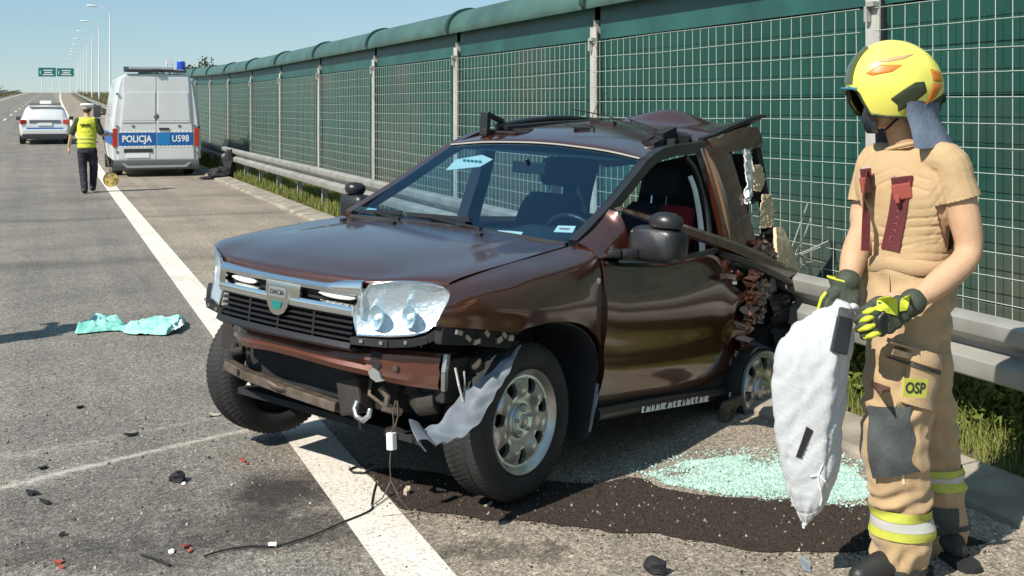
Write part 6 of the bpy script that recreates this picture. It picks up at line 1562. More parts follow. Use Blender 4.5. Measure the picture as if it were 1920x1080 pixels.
for P_, b_, sc in ((P1, b1, 1.0), (P2, b2, .5)):
    mb = MB()
    c = on_b(P_, 2, .008); mb.box(c, (.078*sc, .016, .042), Matrix.Rotation(-.12, 3, 'Y'))
    mb.build('buckle', M_brace, b_, bevel=.004)
    c = on_b(P_, 6, .012); mb = MB(); mb.box(c, (.066*sc, .020, .056), Matrix.Rotation(-.16, 3, 'Y')); mb.box(c+Vector((-.02*sc, -.012, -.028)), (.016*sc, .01, .03)); mb.build('buckle', M_braceb, b_, bevel=.005)
    c = on_b(P_, 0, .006); mb = MB(); mb.tube([c+Vector((-.033*sc, 0, .0)), c+Vector((.036*sc, 0, .004))], .004, 6); mb.build('loop', M_galv_d, b_)
mb = MB()
for k in range(7):
    c = on_b(P1, 11+2*k, .0055); 
    if k < 5: mb.tube([c+Vector((-.008, 0, -.004)), c+Vector((.008, 0, -.001))], .0012, 4); mb.tube([c+Vector((.0, 0, -.010)), c+Vector((.003, 0, .006))], .0012, 4)
c = on_b(P1, 22, .0055); mb.tube([tuple(c+Vector((.013*math.cos(a), 0, .013*math.sin(a)))) for a in np.linspace(0, 2*math.pi, 13)], .0012, 4, cap=False)
mb.build('brace_print', mat('faded print', (.34, .10, .09), .8), b1)
# gloves
def glove(name, wrist, knuck, fingers, thumb, cuff, pal_r, mt, pn):
    mb = MB(); w0 = Vector(wrist); k0 = Vector(knuck); pn = Vector(pn).normalized(); d = (k0-w0).normalized(); sdv = d.cross(pn).normalized()
    for t, hw, th in ((0, .034, .026), (.25, .038, .027), (.5, .045, .028), (.75, .049, .028), (1.0, .047, .025)):
        c = w0.lerp(k0, t)
        for q in np.linspace(-1, 1, 7): ball(mb, c+sdv*(hw-.012)*q, (th*.95,)*3, n=8)
    limb(mb, [Vector(cuff), w0], [.046, .038])
    for f in fingers: limb(mb, f, [.0150, .0145, .0135, .0115][:len(f)], 10)
    limb(mb, thumb, [.0165, .015, .012][:len(thumb)], 10)
    v = remesh(mb, .004, 2); displace(v, lambda c, n_: .0018*fbm((c[0]*30, c[1]*30, c[2]*30), 1.0, 2)); return mesh_obj(name, v, mt, fm)
gw = (-0.0718, -0.285, 1.0211); gk = (-0.1865, -0.305, 0.9698)
fg = []
for k, q in enumerate(((-0.2066, -0.305, 1.0191), (-0.2157, -0.305, 0.9917), (-0.2139, -0.305, 0.9625), (-0.1956, -0.305, 0.9369))):
    q = Vector(q); b0_ = Vector((-0.181, -0.305, 1.0136))+Vector((.00365*k, 0, -.0237*k))
    fg.append([b0_, q+Vector((-.011, -.010, -.0035)), q+Vector((-.033-.0036*(k < 2), .020, -.022)), q+Vector((-.0145, .043, -.029))])
gl = glove('glove', gw, gk, fg, [(-0.1285, -0.29, 1.0256), (-0.1762, -0.29, 1.0403), (-0.2191, -0.275, 1.0083)], (-0.0553, -0.28, 1.0312), .04, M_gloved, (0, -1, -.2))
BG = bvh_of(gl.data)
def gl_patch(name, cs, mt, off=.004, n=(9, 9)): return cloth_patch(name, cs, (0, 1, 0), mt, gl, n, off, .003, 4, b=BG)
gl_patch('glove_back', [(-0.1781, -0.4, 1.0679), (-0.1211, -0.4, 1.0768), (-0.1995, -0.4, 1.0127), (-0.1229, -0.4, 0.9913)], M_glovey, .004, (14, 14))
gl_patch('glove_cuff', [(-0.1122, -0.4, 1.0697), (-0.0766, -0.4, 1.059), (-0.1158, -0.4, 1.0056), (-0.0909, -0.4, 1.0091)], M_glovey, .004, (12, 6))
for q in ((-0.2066, -0.305, 1.0191), (-0.2157, -0.305, 0.9917), (-0.2139, -0.305, 0.9625), (-0.1956, -0.305, 0.9369)):
    q = Vector(q); mb = MB(); limb(mb, [q+Vector((.0073, -.015, -.0036)), q+Vector((-.0145, -.0205, -.011)), q+Vector((-.031, .005, -.022))], [.0105, .0105, .009], 8); mb.build('finger_panel', M_glovey, gl, smooth=R(60))
mb = MB(); limb(mb, [Vector((-0.1763, -0.335, 1.0008)), Vector((-0.1918, -0.338, 0.9796)), Vector((-0.1865, -0.333, 0.9497))], [.010, .0115, .010], 8); mb.build('knuckle_guard', M_black, gl, smooth=R(60))
fg = []
for k in range(4): fg.append([Vector(q)+Vector((.0228*k, 0, 0)) for q in ((-0.2963, -0.145, 0.9966), (-0.3053, -0.15, 0.9728), (-0.2973, -0.135, 0.9472), (-0.2787, -0.11, 0.9444))])
gr_ = glove('glove', (-0.2214, -0.085, 1.0555), (-0.2548, -0.12, 0.996), fg, [(-0.2777, -0.12, 1.0304), (-0.3101, -0.14, 1.0071), (-0.3205, -0.15, 0.9784)], (-0.2199, -0.08, 1.0702), .04, M_gloved, (-.2, -1, 0))
mb = MB(); P = []
for t, r in ((0, .058), (.5, .054), (1, .046)):
    c = Vector((-0.2339, -0.075, 1.0733)).lerp(Vector((-0.2344, -0.09, 1.0332)), t); P.append([tuple(c+Vector((r*1.0*math.cos(a), r*.7*math.sin(a), .25*r*math.cos(a)*-1))) for a in np.linspace(0, 2*math.pi, 24, endpoint=False)])
mb.grid(np.array(P), closed_v=True); mb.build('glove_cuff', M_gloved, gr_, smooth=R(60), fix=False)
mb = MB(); mb.tube([P[0][k] for k in list(range(24))+[0]], .004, 6, cap=False); mb.tube([(-0.3158, -0.14, 1.0414), (-0.3343, -0.145, 1.0194), (-0.3444, -0.14, 0.9805)], .006, 6); mb.build('glove_trim', M_glovey, gr_)
# helmet: shell with shaped lower edge, trims and side vent
HC = Vector((-0.0261, -0.01, 1.7727)); hf = Vector((-.955, -.16, .06)).normalized(); hs = Vector((.16, -.985, 0)).normalized(); hs = (hs-hf*hs.dot(hf)).normalized(); hu = hs.cross(hf); hu = hu if hu.z > 0 else -hu
def HP(az, el, k=1.0):
    # az 0 = front, 90 = the wearer's left (towards camera), el elevation
    ca, sa = math.cos(az), math.sin(az); ce, se = math.cos(el), math.sin(el)
    L_ = .182 if ca > 0 else .178; Wd = .140; H_ = .168 if se > 0 else .19
    p = Vector((ca*ce*L_, sa*ce*Wd, se*H_)); ex = 1.0+.035*math.sin(2*el)*(1 if se > 0 else 0)
    if ca < 0 and se > 0: p.z -= .010*ca*ca*ce
    if se < 0: p.x *= (1+.10*se); p.y *= (1+.25*se)
    # ridge over the top
    p.z += .008*math.exp(-(p.y/.03)**2)*(se > 0)*se
    return HC+(hf*p.x+hs*p.y+hu*p.z)*k*ex
def low(az):
    a = abs(((az+math.pi) % (2*math.pi))-math.pi); d = math.degrees(a)
    return R(np.interp(d, [0, 14, 22, 28, 34, 60, 88, 104, 120, 135, 158, 180], [-3, -5, -10, -22, -33, -35, -34, -27, -17, -10, -4, -2]))
azs = np.linspace(-math.pi, math.pi, 97); P = []
for a in azs:
    e0 = low(a); P.append([tuple(HP(a, e0+(math.pi/2-e0)*t)) for t in np.linspace(0, .985, 22)])
mb = MB(); mb.shell(np.array(P), .006, flip=False); helm = mb.build('helmet', M_helm, fm, smooth=R(45))
mb = MB(); mb.tube([p[0] for p in P], .0055, 6, cap=False); mb.build('helmet_edge', M_olive, helm, smooth=R(60))
def hpatch(name, poly, mt, k=1.004, lift=.003, par=None):
    # polygon in (az, el) degrees, laid on the shell as a thin plate
    poly = [(R(a), R(e)) for a, e in poly]; c = (sum(a for a, e in poly)/len(poly), sum(e for a, e in poly)/len(poly))
    mb = MB(); n = len(poly); rings = []
    sub = []
    for i in range(n):
        a0, a1 = poly[i], poly[(i+1) % n]
        for t in (0, .25, .5, .75): sub.append((a0[0]+(a1[0]-a0[0])*t, a0[1]+(a1[1]-a0[1])*t))
    for f in (1, .75, .5, .25, .02): rings.append([tuple(HP(c[0]+(a-c[0])*f, c[1]+(e-c[1])*f, k+lift*5*0+ (lift*6 if f < 1 else 0))) for a, e in sub])
    mb.grid(np.array(rings), closed_v=True); mb.build(name, mt, par or helm, smooth=R(50), fix=False)
hpatch('sticker', [(30, 14), (48, 26), (76, 27), (64, 17), (40, 11)], M_horange)
hpatch('sticker', [(42, 29), (58, 36), (96, 45), (78, 35), (56, 29)], mat('pale orange sticker', (.55, .33, .17), .4))
hpatch('sticker', [(114, 25), (140, 24), (137, 11), (116, 10)], M_horange); hpatch('sticker', [(115, 8), (136, 8), (128, -7), (109, -21), (112, -10)], M_horange)
hpatch('side_vent', [(64, -14), (74, -6), (90, 6), (102, 8), (107, -4), (96, -14), (82, -24), (75, -28), (73, -20)], M_olive, 1.012, .004)
# visor: dark transparent shell raised in front, brow rim
mb = MB(); P = []
for a in np.linspace(R(-22), R(11), 17): P.append([tuple(HP(a, R(e), 1.025)) for e in (2, 12, 24, 36, 50)])
mb.shell(np.array(P), .003, flip=True); mb.build('visor', mat('dark visor', (.075, .085, .025), .15, coat=1.0), helm, smooth=R(60))
mb = MB(); mb.tube([tuple(HP(a, R(-4), 1.10)) for a in np.linspace(R(-24), R(24), 11)], .005, 6); mb.build('visor_rim', mat('blue visor edge', (.05, .22, .34), .2, coat=1), helm)
# chin guard / dark respirator shape by the jaw, chin strap
mb = MB(); fcv = Vector((-.97, -.24, 0)); sdh = Vector((.24, -.97, 0))
cz = hc+Vector((0, 0, -.085))
P = []
for a in np.linspace(R(-80), R(30), 17): P.append([tuple(cz+fcv*(.112*math.cos(a))*k1+sdh*(.085*math.sin(a))*k1+Vector((0, 0, z))) for z, k1 in ((.05, 1.0), (.015, 1.03), (-.03, .95), (-.045, .86))])
mb.shell(np.array(P), .006); mb.build('chin_guard', mat('smoked face guard', (.020, .022, .026), .2, coat=.8), helm, smooth=R(60))
mb = MB(); mb.path_bar([tuple(hc+sdh*.082+fcv*.01+Vector((0, 0, -.01))), tuple(hc+sdh*.074+fcv*.028+Vector((0, 0, -.075))), tuple(hc+sdh*.03+fcv*.06+Vector((0, 0, -.125)))], .004, .022, up=(0, 1, 0)); mb.build('chin_strap', M_matblack, helm)
# neck curtain
P = []
for a in np.linspace(R(84), R(276), 36):
    f_ = 1+.02*math.sin(a*9); P.append([tuple(HP(a, R(-14), .985*f_)), tuple(HP(a, R(-20), 1.0*f_)+Vector((0, 0, -.030))), tuple(HP(a, R(-22), 1.12*f_)+Vector((.012, 0, -.070))), tuple(HP(a, R(-22), 1.22*f_)+Vector((.022, 0, 0))+Vector((0, 0, -.118+.012*math.cos(a*2))))])
mb = MB(); mb.shell(np.array([cr(r, 10) for r in P]), .004); mb.build('neck_curtain', M_neckc, helm, smooth=R(60))
P = []
for a in np.linspace(R(92), R(268), 24): P.append([tuple(HP(a, low(a)+R(3), .99)), tuple(HP(a, low(a)-R(8), .99)), tuple(HP(a, R(-24), .97))])
Q = []
for a in azs: Q.append([tuple(HP(a, low(a)+R(.5)+(R(80)-low(a))*t, .955)) for t in np.linspace(0, 1, 8)])
mb = MB(); mb.shell(np.array(P), .004); mb.shell(np.array(Q), .004); mb.build('helmet_lining', M_olive, helm, smooth=R(60))
mb = MB(); mb.tube([tuple(HP(R(178), R(-8), 1.03)), tuple(HP(R(178), R(-8), 1.13))], .014, 10); mb.tube([tuple(HP(R(178), R(-12), 1.08)), tuple(HP(R(178), R(-26), 1.10))], .006, 6); mb.build('adjuster_knob', M_matblack, helm)

# ================================================================ white sack
sack = empty('sack', (FX, FY, 0)); tag(sack, 'limp white sack held by the firefighter with dark debris showing through its holes', 'sack')
P = []
sr = [((-0.2589, -0.16, 1.0106), 14), ((-0.2683, -0.16, 0.9954), 30), ((-0.3005, -0.16, 0.9651), 44), ((-0.3346, -0.16, 0.9177), 58), ((-0.3631, -0.16, 0.842), 72), ((-0.3763, -0.16, 0.7567), 72), ((-0.3801, -0.16, 0.6431), 69), ((-0.382, -0.16, 0.5295), 63), ((-0.3763, -0.16, 0.4347), 56), ((-0.3782, -0.16, 0.359), 46), ((-0.3858, -0.16, 0.2927), 32), ((-0.3934, -0.16, 0.2548), 19), ((-0.399, -0.16, 0.2264), 9), ((-0.4009, -0.16, 0.2037), 5)]
mb = MB(); rows = []
for p, hw in sr: rows.append((p[0], p[1], p[2], hw/528, hw/528*(.62 if p[2] > .22 else .7), R(8)))
A = cr(np.array(rows), 90); P = []
for cx, cy, z, a, b, yw in A:
    row = []
    for q in np.linspace(0, 2*math.pi, 72, endpoint=False):
        c_, s_ = math.cos(q), math.sin(q); n_ = 1.35 if z > .35 else 1.55
        r_ = (abs(c_)**n_+abs(s_)**n_)**(-1/n_); x_, y_ = a*r_*c_, b*r_*s_*1.25
        x_ += .30*a*max(0, -s_)*(1-abs(c_))           # ridge a little right of the middle
        row.append((cx+x_, cy+y_, z))
    P.append(row)
mb.grid(np.array(P), closed_v=True); mb.f += [tuple(range(72)), tuple(range(89*72, 90*72))]; mb.m += [0, 0]
v = mb.mesh('cloth', M_sack)
def sack_fold(c, n_):
    x, y, z = c; wv = fbm((x*3, y*3, z*2), 1.0, 2)
    d = .006*fbm((x*6+z*2, y*6, z*3), 1.0, 2)+.003*math.sin(x*70+z*22+wv*9)*max(0, min(1, (z-.62)/.2))
    d += .003*math.sin((z+.5*x)*60+wv*7)*math.exp(-((z-.62)/.16)**2)*max(0, min(1, (x+.33)/.1))
    d += .003*math.sin(x*60-z*25+wv*8)*max(0, min(1, (.42-z)/.2))
    d -= .007*(1-abs(math.sin(x*38-z*9+wv*7)))**4*max(0, min(1, (z-.30)/.2))+.005*(1-abs(math.sin((z*1.0-.8*x)*46+wv*6)))**5
    d -= .006*(1-abs(math.sin(x*85+wv*5)))**3*max(0, min(1, (.40-z)/.15))
    d -= .011*(1-abs(math.sin(x*21+z*5+wv*2.5)))**7*max(0, min(1, (z-.12)/.15))
    d += .006*(1-abs(math.sin(x*30-z*14+wv*3+1)))**6
    if z < .2: d *= .6
    return d
displace(v, sack_fold); v.polygons.foreach_set('use_smooth', [True]*len(v.polygons))
ck = mesh_obj('cloth', v, M_sack, sack); BK = bvh_of(v)
def sk_patch(name, cs, mt, n=(10, 6), off=.006, t=.006): return cloth_patch(name, cs, (0, 1, 0), mt, sack, n, off, t, 6, b=BK)
mb = MB(); mb.bar((-0.2781, -0.238, 0.9683), (-0.3102, -0.272, 0.8531), .054, .022, up=(0, 1, 0), w2=.060); dd = mb.build('dark_debris', M_black, sack, bevel=.006)
mb = MB(); mb.bar((-0.2702, -0.23, 1.0003), (-0.2787, -0.24, 0.9668), .050, .026, up=(0, 1, 0)); mb.build('debris_end', M_knee, dd, bevel=.008)
sk_patch('dark_debris', [(-0.4131, -0.4, 0.5907), (-0.3918, -0.4, 0.5782), (-0.4434, -0.4, 0.4785), (-0.4274, -0.4, 0.4749)], M_black, (10, 4), .005, .004)
mb = MB()
def on_sack(p, off=.004):
    h_ = hit(BK, Vector(p)+Vector((0, -1, 0)), (0, 1, 0), off); return tuple(h_) if h_ is not None else tuple(p)
for ln_ in ([(-0.34, -0.2, 0.4943), (-0.3606, -0.2, 0.4436), (-0.3681, -0.2, 0.4211), (-0.3869, -0.2, 0.4136)], [(-0.3681, -0.2, 0.4211), (-0.3475, -0.2, 0.4005), (-0.3325, -0.2, 0.3742)], [(-0.3719, -0.2, 0.4174), (-0.3625, -0.2, 0.3686), (-0.355, -0.2, 0.3349), (-0.3588, -0.2, 0.3086)], [(-0.3944, -0.2, 0.4136), (-0.3681, -0.2, 0.4193)]):
    mb.tube([on_sack(q) for q in ln_], .003, 5)
mb.build('tie_string', M_white, sack)

# ================================================================ things lying on the road
M_sorb = mat('dark sorbent', (.020, .014, .010), .9, col2=(.042, .029, .020), vscale=60, bump=.8, bscale=90, detail=6)
M_sorb2 = mat('sorbent granules', (.055, .036, .024), .9, col2=(.018, .012, .009), vscale=130)
M_shard = mat('crazed green glass', (.33, .50, .43), .22, spec=.7, col2=(.52, .68, .60), vscale=45)
def inside(poly, x, y):
    c = False; n = len(poly); j = n-1
    for i in range(n):
        if (poly[i][1] > y) != (poly[j][1] > y) and x < (poly[j][0]-poly[i][0])*(y-poly[i][1])/(poly[j][1]-poly[i][1])+poly[i][0]: c = not c
        j = i
    return c
def dense(poly, n=10, amp=.03):
    out = []
    for i in range(len(poly)):
        a = Vector(poly[i][:2]); b = Vector(poly[(i+1) % len(poly)][:2])
        for k in range(n):
            p = a.lerp(b, k/n); out.append((p.x+amp*fbm((p.x*6, p.y*6, 1)), p.y+amp*fbm((p.x*6, p.y*6, 9))))
    return out
def scatter(poly, n, fn_size, name, mtl, z0, edge_fade=0.0, shape='tetra', hgt=1.0, dens=None):
    xs = [p[0] for p in poly]; ys = [p[1] for p in poly]; vs = []; fs = []; cnt = 0
    while cnt < n:
        x = rng.uniform(min(xs), max(xs)); y = rng.uniform(min(ys), max(ys))
        if not inside(poly, x, y): continue
        if dens and rng.random() > dens(x, y): continue
        cnt += 1; s = fn_size(); a = rng.uniform(0, 6.28); k = len(vs); ca, sa = math.cos(a)*s, math.sin(a)*s
        if shape == 'tetra':
            vs += [(x+ca, y+sa, z0), (x-sa, y+ca*.8, z0), (x-ca*.8, y-sa, z0), (x+rng.normal(0, s*.3), y+rng.normal(0, s*.3), z0+s*1.2*hgt)]
            fs += [(k, k+1, k+3), (k+1, k+2, k+3), (k+2, k, k+3)]
        else:
            t = rng.normal(0, .35); u = rng.normal(0, .35); h_ = s*.8
            b = [(ca, sa), (-sa, ca), (-ca, -sa), (sa, -ca)]
            vs += [(x+q[0], y+q[1], z0+max(0, q[0]*t+q[1]*u)) for q in b]+[(x+q[0], y+q[1], z0+h_+q[0]*t+q[1]*u) for q in b]
            fs += [(k+4, k+5, k+6, k+7), (k, k+1, k+5, k+4), (k+1, k+2, k+6, k+5), (k+2, k+3, k+7, k+6), (k+3, k, k+4, k+7)]
    me = bpy.data.meshes.new(name); me.from_pydata(vs, [], fs); me.materials.append(mtl); return inst(name, me)
def sheet(poly, z, name, mtl):
    bm = bmesh.new(); vs = [bm.verts.new((x, y, z)) for x, y in poly]; f = bm.faces.new(vs); bmesh.ops.triangulate(bm, faces=[f])
    me = bpy.data.meshes.new(name); bm.to_mesh(me); bm.free(); me.materials.append(mtl); o = inst(name, me)
    if me.polygons and me.polygons[0].normal.z < 0: me.flip_normals()
    return o
so_poly = [(-0.678, 5.272, 0.0), (-0.5265, 5.3031, 0.0), (-0.3212, 5.226, 0.0), (-0.0715, 5.0428, 0.0), (0.1693, 5.1145, 0.0), (0.3612, 5.0928, 0.0), (0.5374, 5.1659, 0.0), (0.5845, 5.1511, 0.0), (0.6485, 5.0428, 0.0), (0.7759, 4.973, 0.0), (0.8825, 4.9119, 0.0), (1.0639, 4.8918, 0.0), (1.2473, 4.8852, 0.0), (1.4129, 4.8197, 0.0), (1.5909, 4.8068, 0.0), (1.7369, 4.592, 0.0), (1.8496, 4.3955, 0.0), (1.6327, 4.3163, 0.0), (1.3911, 4.3267, 0.0), (1.0994, 4.306, 0.0), (0.899, 4.3215, 0.0), (0.7708, 4.4062, 0.0), (0.5935, 4.4832, 0.0), (0.364, 4.5283, 0.0), (0.1308, 4.6096, 0.0), (-0.1325, 4.6695, 0.0), (-0.3579, 4.7309, 0.0), (-0.4741, 4.7749, 0.0)]
so_poly = [(p[0], p[1]) for p in so_poly]; sod = dense(so_poly, 10, .028)
tag(sheet(sod, .0045, 'sorbent_layer', M_sorb), 'dark brown oil sorbent spread over the tarmac beside the wreck', kind='stuff')
tag(scatter(sod, 15000, lambda: .003+.005*rng.random()**2, 'sorbent_granules', M_sorb2, .003), 'dark brown sorbent granules on the tarmac beside the wreck', kind='stuff')
soo = [(1.0+(p[0]-1.0)*1.06, 4.85+(p[1]-4.85)*1.14) for p in sod]
tag(scatter(soo, 2600, lambda: .003+.006*rng.random()**2, 'sorbent_granules', M_sorb2, .001), 'loose dark granules strewn beyond the edge of the sorbent', kind='stuff')
tag(scatter(sod, 220, lambda: .003+.006*rng.random()**2, 'pale_chips', mat('pale chips', (.36, .29, .21), .7), .005), 'pale chips mixed in the dark sorbent', kind='stuff')
gp_ = dense([(p[0], p[1]) for p in [(0.6455, 5.2109, 0.0), (0.7663, 5.3664, 0.0), (0.8988, 5.4313, 0.0), (1.1437, 5.4977, 0.0), (1.3642, 5.5486, 0.0), (1.5502, 5.4643, 0.0), (1.6047, 5.3031, 0.0), (1.625, 5.1145, 0.0), (1.5887, 4.9052, 0.0), (1.3728, 4.8392, 0.0), (1.1812, 4.8985, 0.0), (0.9767, 4.9186, 0.0), (0.831, 5.0216, 0.0), (0.6983, 5.0928, 0.0)]], 8, .03)
gq = [(1.1+(p[0]-1.1)*1.22, 5.05+(p[1]-5.05)*1.3) for p in gp_]
tag(scatter(gq, 1400, lambda: .003+.004*rng.random(), 'glass_crumbs', M_shard, .002, shape='cube'), 'loose crumbs of green car glass strewn round the main patch', kind='stuff')
def gd(x, y): return min(1, .45+1.1*fbm((x*3.2, y*3.2, 0), 1.0, 3)+.25)
tag(scatter(gp_, 15000, lambda: .003+.0042*rng.random()**1.5, 'glass_crumbs', M_shard, .002, shape='cube', dens=gd), 'pale green crumbs of shattered car glass by the sorbent', kind='stuff')
allp = [(-2.558, 5.6356, 0.0), (-0.7391, 6.0125, 0.0), (0.0921, 4.872, 0.0), (1.0456, 4.0951, 0.0), (2.0025, 4.5056, 0.0), (1.8221, 4.0998, 0.0), (-0.1163, 4.0998, 0.0), (-1.8609, 4.0998, 0.0)]
tag(scatter([(-2.6, 4.0), (-2.8, 6.5), (-.9, 5.6), (-.3, 4.05)], 340, lambda: .003+.006*rng.random()**2, 'grit', mat('pale grit', (.42, .38, .32), .8), .001), 'pale grit scattered on the tarmac before the wreck', kind='stuff')
tag(scatter([(-2.6, 4.0), (-2.9, 6.9), (-.9, 5.6), (1.4, 4.5), (1.6, 4.0)], 300, lambda: .003+.007*rng.random()**2, 'grit', mat('dark grit', (.03, .028, .026), .8), .001), 'dark grit scattered on the tarmac before the wreck', kind='stuff')
def chunk(name, loc, size, mt, label, group=None, parts=1, flat=.5, seed=0, cat='debris'):
    rr = np.random.default_rng(seed); bm = bmesh.new(); bmesh.ops.create_icosphere(bm, subdivisions=2, radius=1)
    for v in bm.verts:
        k = 1+.45*fbm(v.co*1.7+Vector((seed, 0, 0)), 1.0, 3); v.co = v.co*k; v.co = Vector((v.co.x*size[0], v.co.y*size[1], v.co.z*size[2])); v.co.z += size[2]*.72
    me = bpy.data.meshes.new(name); bm.to_mesh(me); bm.free(); me.materials.append(mt)
    o = inst(name, me, loc=(loc[0], loc[1], 0), rot=(0, 0, rr.uniform(0, 6.28))); tag(o, label, cat, group); return o
def splinter(name, loc, size, mt, label, seed=0, group=None, up=.4):
    rr = np.random.default_rng(seed); n = 9; pts = []
    for i in range(n): a = 2*math.pi*i/n; r = rr.uniform(.45, 1.0); pts.append((r*math.cos(a)*size[0], r*math.sin(a)*size[1]))
    mb = MB(); mb.prism(pts, size[2], lambda u, v, w_: (u, v, w_+.003+max(0, u)*up))
    o = mb.build(name, mt, None, loc=(loc[0], loc[1], 0), rot=(0, 0, rr.uniform(0, 6.28))); tag(o, label, 'debris', group); return o
M_redc = mat('red plastic', (.36, .085, .06), .4)
chunk('debris_chunk', (-1.5203, 5.1364, 0.0), (.038, .03, .026), M_matblack, 'black rubber lump with a white chip on the tarmac left of the line', seed=1)
chunk('debris_chunk', (-1.4809, 5.0928, 0.0), (.016, .010, .006), M_paper, 'small white chip beside the black rubber lump', seed=2)
for i, (g0, lb) in enumerate((((-1.2929, 5.4149, 0.0), 'red lamp shard nearest the front of the wreck'), ((-1.2611, 4.3582, 0.0), 'red lamp shard near the lower end of the cable'), ((-1.694, 4.2053, 0.0), 'red lamp shard in the lower left corner'))):
    splinter('red_shard', g0, (.028, .017, .006), M_redc, lb, 20+i, 'red lamp shards on the road', .5)
    splinter('red_shard', (g0[0]+.03, g0[1]-.045), (.016, .010, .005), M_redc, 'smaller splinter by the '+lb, 30+i, 'red lamp shards on the road', .6)
chunk('debris_chunk', (-1.3005, 4.3112, 0.0), (.018, .012, .007), M_paper, 'white chip on the tarmac left of the lower red shard', seed=5)
splinter('debris_shard', (-1.6501, 6.2098, 0.0), (0.064, 0.026, .004), mat('pale card', (.5, .46, .38), .8), 'pale folded shard on the tarmac by the front tyre', 41, None, .6)
splinter('debris_shard', (-2.1074, 4.9525, 0.0), (0.038, 0.022, .012), M_rubber, 'dark flake at the left edge of the road below the scrape', 42, None, .3)
splinter('debris_shard', (-2.002, 4.8392, 0.0), (0.038, 0.017, .010), M_rubber, 'thin dark flake below the pale scrape, second from the left edge', 43, None, .3)
splinter('debris_shard', (-1.9732, 5.8369, 0.0), (0.053, 0.019, .010), M_rubber, 'dark splinter between the two pale scrape marks', 44, None, .3)
splinter('debris_shard', (-2.2065, 5.3031, 0.0), (0.038, 0.015, .008), M_rubber, 'small dark sliver just above the pale scrape mark', 45, None, .3)
splinter('debris_shard', (-2.4458, 6.3863, 0.0), (0.038, 0.022, .008), M_rubber, 'dark flake on open tarmac between cloth and scrape marks', 46, None, .2)
splinter('debris_shard', (-1.7847, 4.4776, 0.0), (0.015, 0.015, .01), M_rubber, 'small dark crumb near the lower left red shard', 47, None, .2)
splinter('debris_shard', (-0.4613, 4.9525, 0.0), (0.022, 0.018, .02), mat('beige shard', (.42, .34, .25), .7), 'beige shard in the dark sorbent just below the hanging plug', 48, None, .9)
splinter('debris_shard', (-0.1023, 4.8068, 0.0), (0.034, 0.012, .006), mat('pale shard', (.36, .32, .26), .7), 'flat pale shard in the dark sorbent below the front wheel', 49, None, .4)
chunk('debris_chunk', (0.5225, 4.1233, 0.0), (.045, .03, .035), M_matblack, 'black lump at the bottom edge of the road', seed=9)
splinter('debris_shard', (1.0836, 4.1518, 0.0), (0.041, 0.026, .006), M_liner, 'grey plastic shard at the bottom edge left of the boot', 50, None, .8)
splinter('debris_shard', (-0.6396, 6.0125, 0.0), (0.038, 0.015, .005), M_matblack, 'dark sliver in the shade under the front of the wreck', 51, None, .4)
splinter('debris_shard', (2.105, 4.8392, 0.0), (0.068, 0.015, .01), M_rubber, 'dark strip on the tarmac beside the kerb at the right edge', 52, None, .1)
splinter('debris_shard', (-23.8531, 56.1797, 0.0), (0.188, 0.090, .03), M_paper, 'white scrap on the far lane left of the police car, the nearer of two', 53, None, .2)
splinter('debris_shard', (-34.2217, 78.163, 0.0), (0.225, 0.112, .03), M_paper, 'white scrap on the far lane left of the police car, the further of two', 54, None, .2)
splinter('debris_shard', (-28.05, 61.9914, 0.0), (0.338, 0.225, .1), M_matblack, 'dark flat patch at the left picture edge on the far lane', 55, None, .2)  # flat dark patch on the lane, its nature left open
# cable on the road, with its loop and a pale joint
cb = empty('cable', (0, 0, 0)); tag(cb, 'thin black cable trailing across the white line from the wreck', 'cable')
mb = MB()
def gz(g, z=.009): return (g[0], g[1], z)
mb.tube(cr([gz((-1.1628, 4.255, 0.0)), gz((-1.1007, 4.3112, 0.0)), gz((-1.0085, 4.3529, 0.0)), gz((-0.9067, 4.3582, 0.0)), gz((-0.7995, 4.4499, 0.0)), gz((-0.6957, 4.5978, 0.0)), gz((-0.598, 4.7372, 0.0)), gz((-0.6009, 4.8327, 0.0)), gz((-0.609, 4.973, 0.0)), gz((-0.6116, 5.0928, 0.0))], 60), .0036, 6, cap=True)
mb.tube(cr([gz((-0.598, 4.7372, 0.0)), gz((-0.5428, 4.8852, 0.0)), gz((-0.4769, 5.0428, 0.0)), gz((-0.3953, 5.226, 0.0))], 20), .002, 5)
mb.tube([gz(g, .011) for g in ((-0.7603, 5.272, 0.0), (-0.7332, 5.3109, 0.0), (-0.682, 5.3031, 0.0), (-0.6611, 5.2566, 0.0), (-0.6835, 5.2184, 0.0), (-0.7363, 5.226, 0.0), (-0.7603, 5.272, 0.0))], .005, 6); mb.build('lead', M_matblack, cb)
mb = MB(); g = gz((-0.9252, 4.3582, 0.0), .012); mb.tube([(g[0]-.015, g[1], .012), (g[0]+.015, g[1]+.003, .012)], .010, 8); mb.build('joint', M_paper, cb)
cb2 = MB(); cb2.tube(cr([gz((-1.4032, 4.2702, 0.0)), gz((-1.34, 4.23, 0.0)), gz((-1.2661, 4.1711, 0.0))], 10), .005, 5); tag(cb2.build('wire_offcut', M_matblack), 'short black wire offcut on the tarmac below the white chip', 'wire')
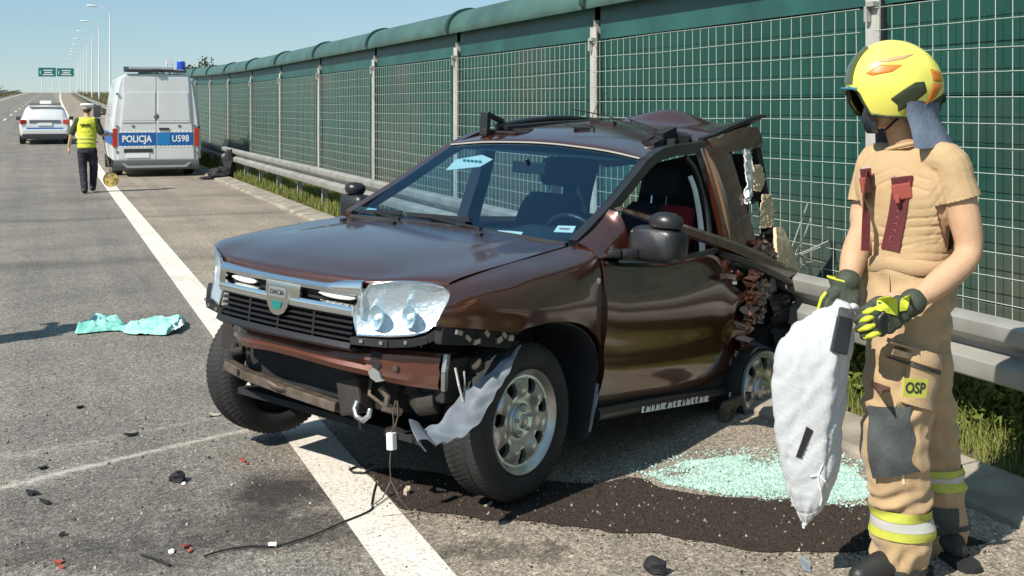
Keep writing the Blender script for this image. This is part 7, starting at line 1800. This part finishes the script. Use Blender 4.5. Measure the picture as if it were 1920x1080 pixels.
# turquoise cloth, knotted in the middle
def cloth():
    M_t = mat('turquoise cloth', (.16, .50, .42), .8, col2=(.34, .66, .58), vscale=9, bump=.3, bscale=30)
    o = empty('discarded_cloth', (-2.9319, 8.6848, 0.0)); tag(o, 'crumpled turquoise cloth lying twisted on the road left of the wreck', 'cloth')
    n = (70, 30); P = np.zeros((*n, 3))
    for i in range(n[0]):
        t = i/(n[0]-1); w0 = .20*(.16+min(1, abs(t-.43)*3.4)**.8*.75)*min(1, t/.04+.2)*min(1, (1-t)/.04+.3); hgt = .07*(1-.75*math.exp(-((t-.43)/.08)**2))
        for j in range(n[1]):
            s = j/(n[1]-1)*2-1; x = -.36+.74*t; y = s*w0*1.5-.05*t+.05*math.sin(t*9)
            z = hgt*max(0, 1-s*s)**.5*(.55+.9*abs(fbm((x*7, y*9, 2), 1.0, 3)))+.012+.020*max(0, fbm((x*16, y*16, 7), 1.0, 2))
            P[i, j] = (x+.02*fbm((x*9, y*9, 5), 1, 2), y+.03*fbm((x*8, y*8, 11), 1, 2), z)
    mb = MB(); mb.shell(P, .004); mb.build('fabric', M_t, o, smooth=R(50))
    mb = MB(); q = np.zeros((24, 14, 3))
    for i in range(24):
        for j in range(14):
            x = .20+.22*i/23; y = -.20+.22*j/13-.2*i/23*.2; q[i, j] = (x, y, .035+.05*abs(fbm((x*12, y*12, 3), 1, 3)))
    mb.shell(q, .004); mb.build('white_lining', mat('white lining', (.70, .72, .70), .8, col2=(.35, .6, .55), vscale=14), o, smooth=R(50))
cloth()
# black lumps for an unidentified dark shape against the rail beside the van
bx, by, bz = rd(3.98, 27.6); bl_ = empty('dark_heap', (bx, by, 0), ROAD_ROT); tag(bl_, 'black bulky heap on the kerb against the guard rail right of the police van', 'debris')
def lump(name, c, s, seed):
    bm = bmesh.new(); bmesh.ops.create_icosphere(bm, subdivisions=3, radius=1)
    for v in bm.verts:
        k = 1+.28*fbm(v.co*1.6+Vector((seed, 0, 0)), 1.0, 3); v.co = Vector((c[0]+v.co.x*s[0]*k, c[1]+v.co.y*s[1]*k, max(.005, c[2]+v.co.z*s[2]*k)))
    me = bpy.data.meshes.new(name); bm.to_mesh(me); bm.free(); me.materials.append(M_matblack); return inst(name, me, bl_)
lump('dark_lump', (.05, 0, .34), (.17, .24, .34), 3); lump('dark_lump', (-.18, -.12, .14), (.26, .24, .15), 7); lump('flat_lump', (.06, .12, .60), (.10, .14, .10), 12); lump('flat_lump', (-.42, -.10, .04), (.26, .18, .04), 15)
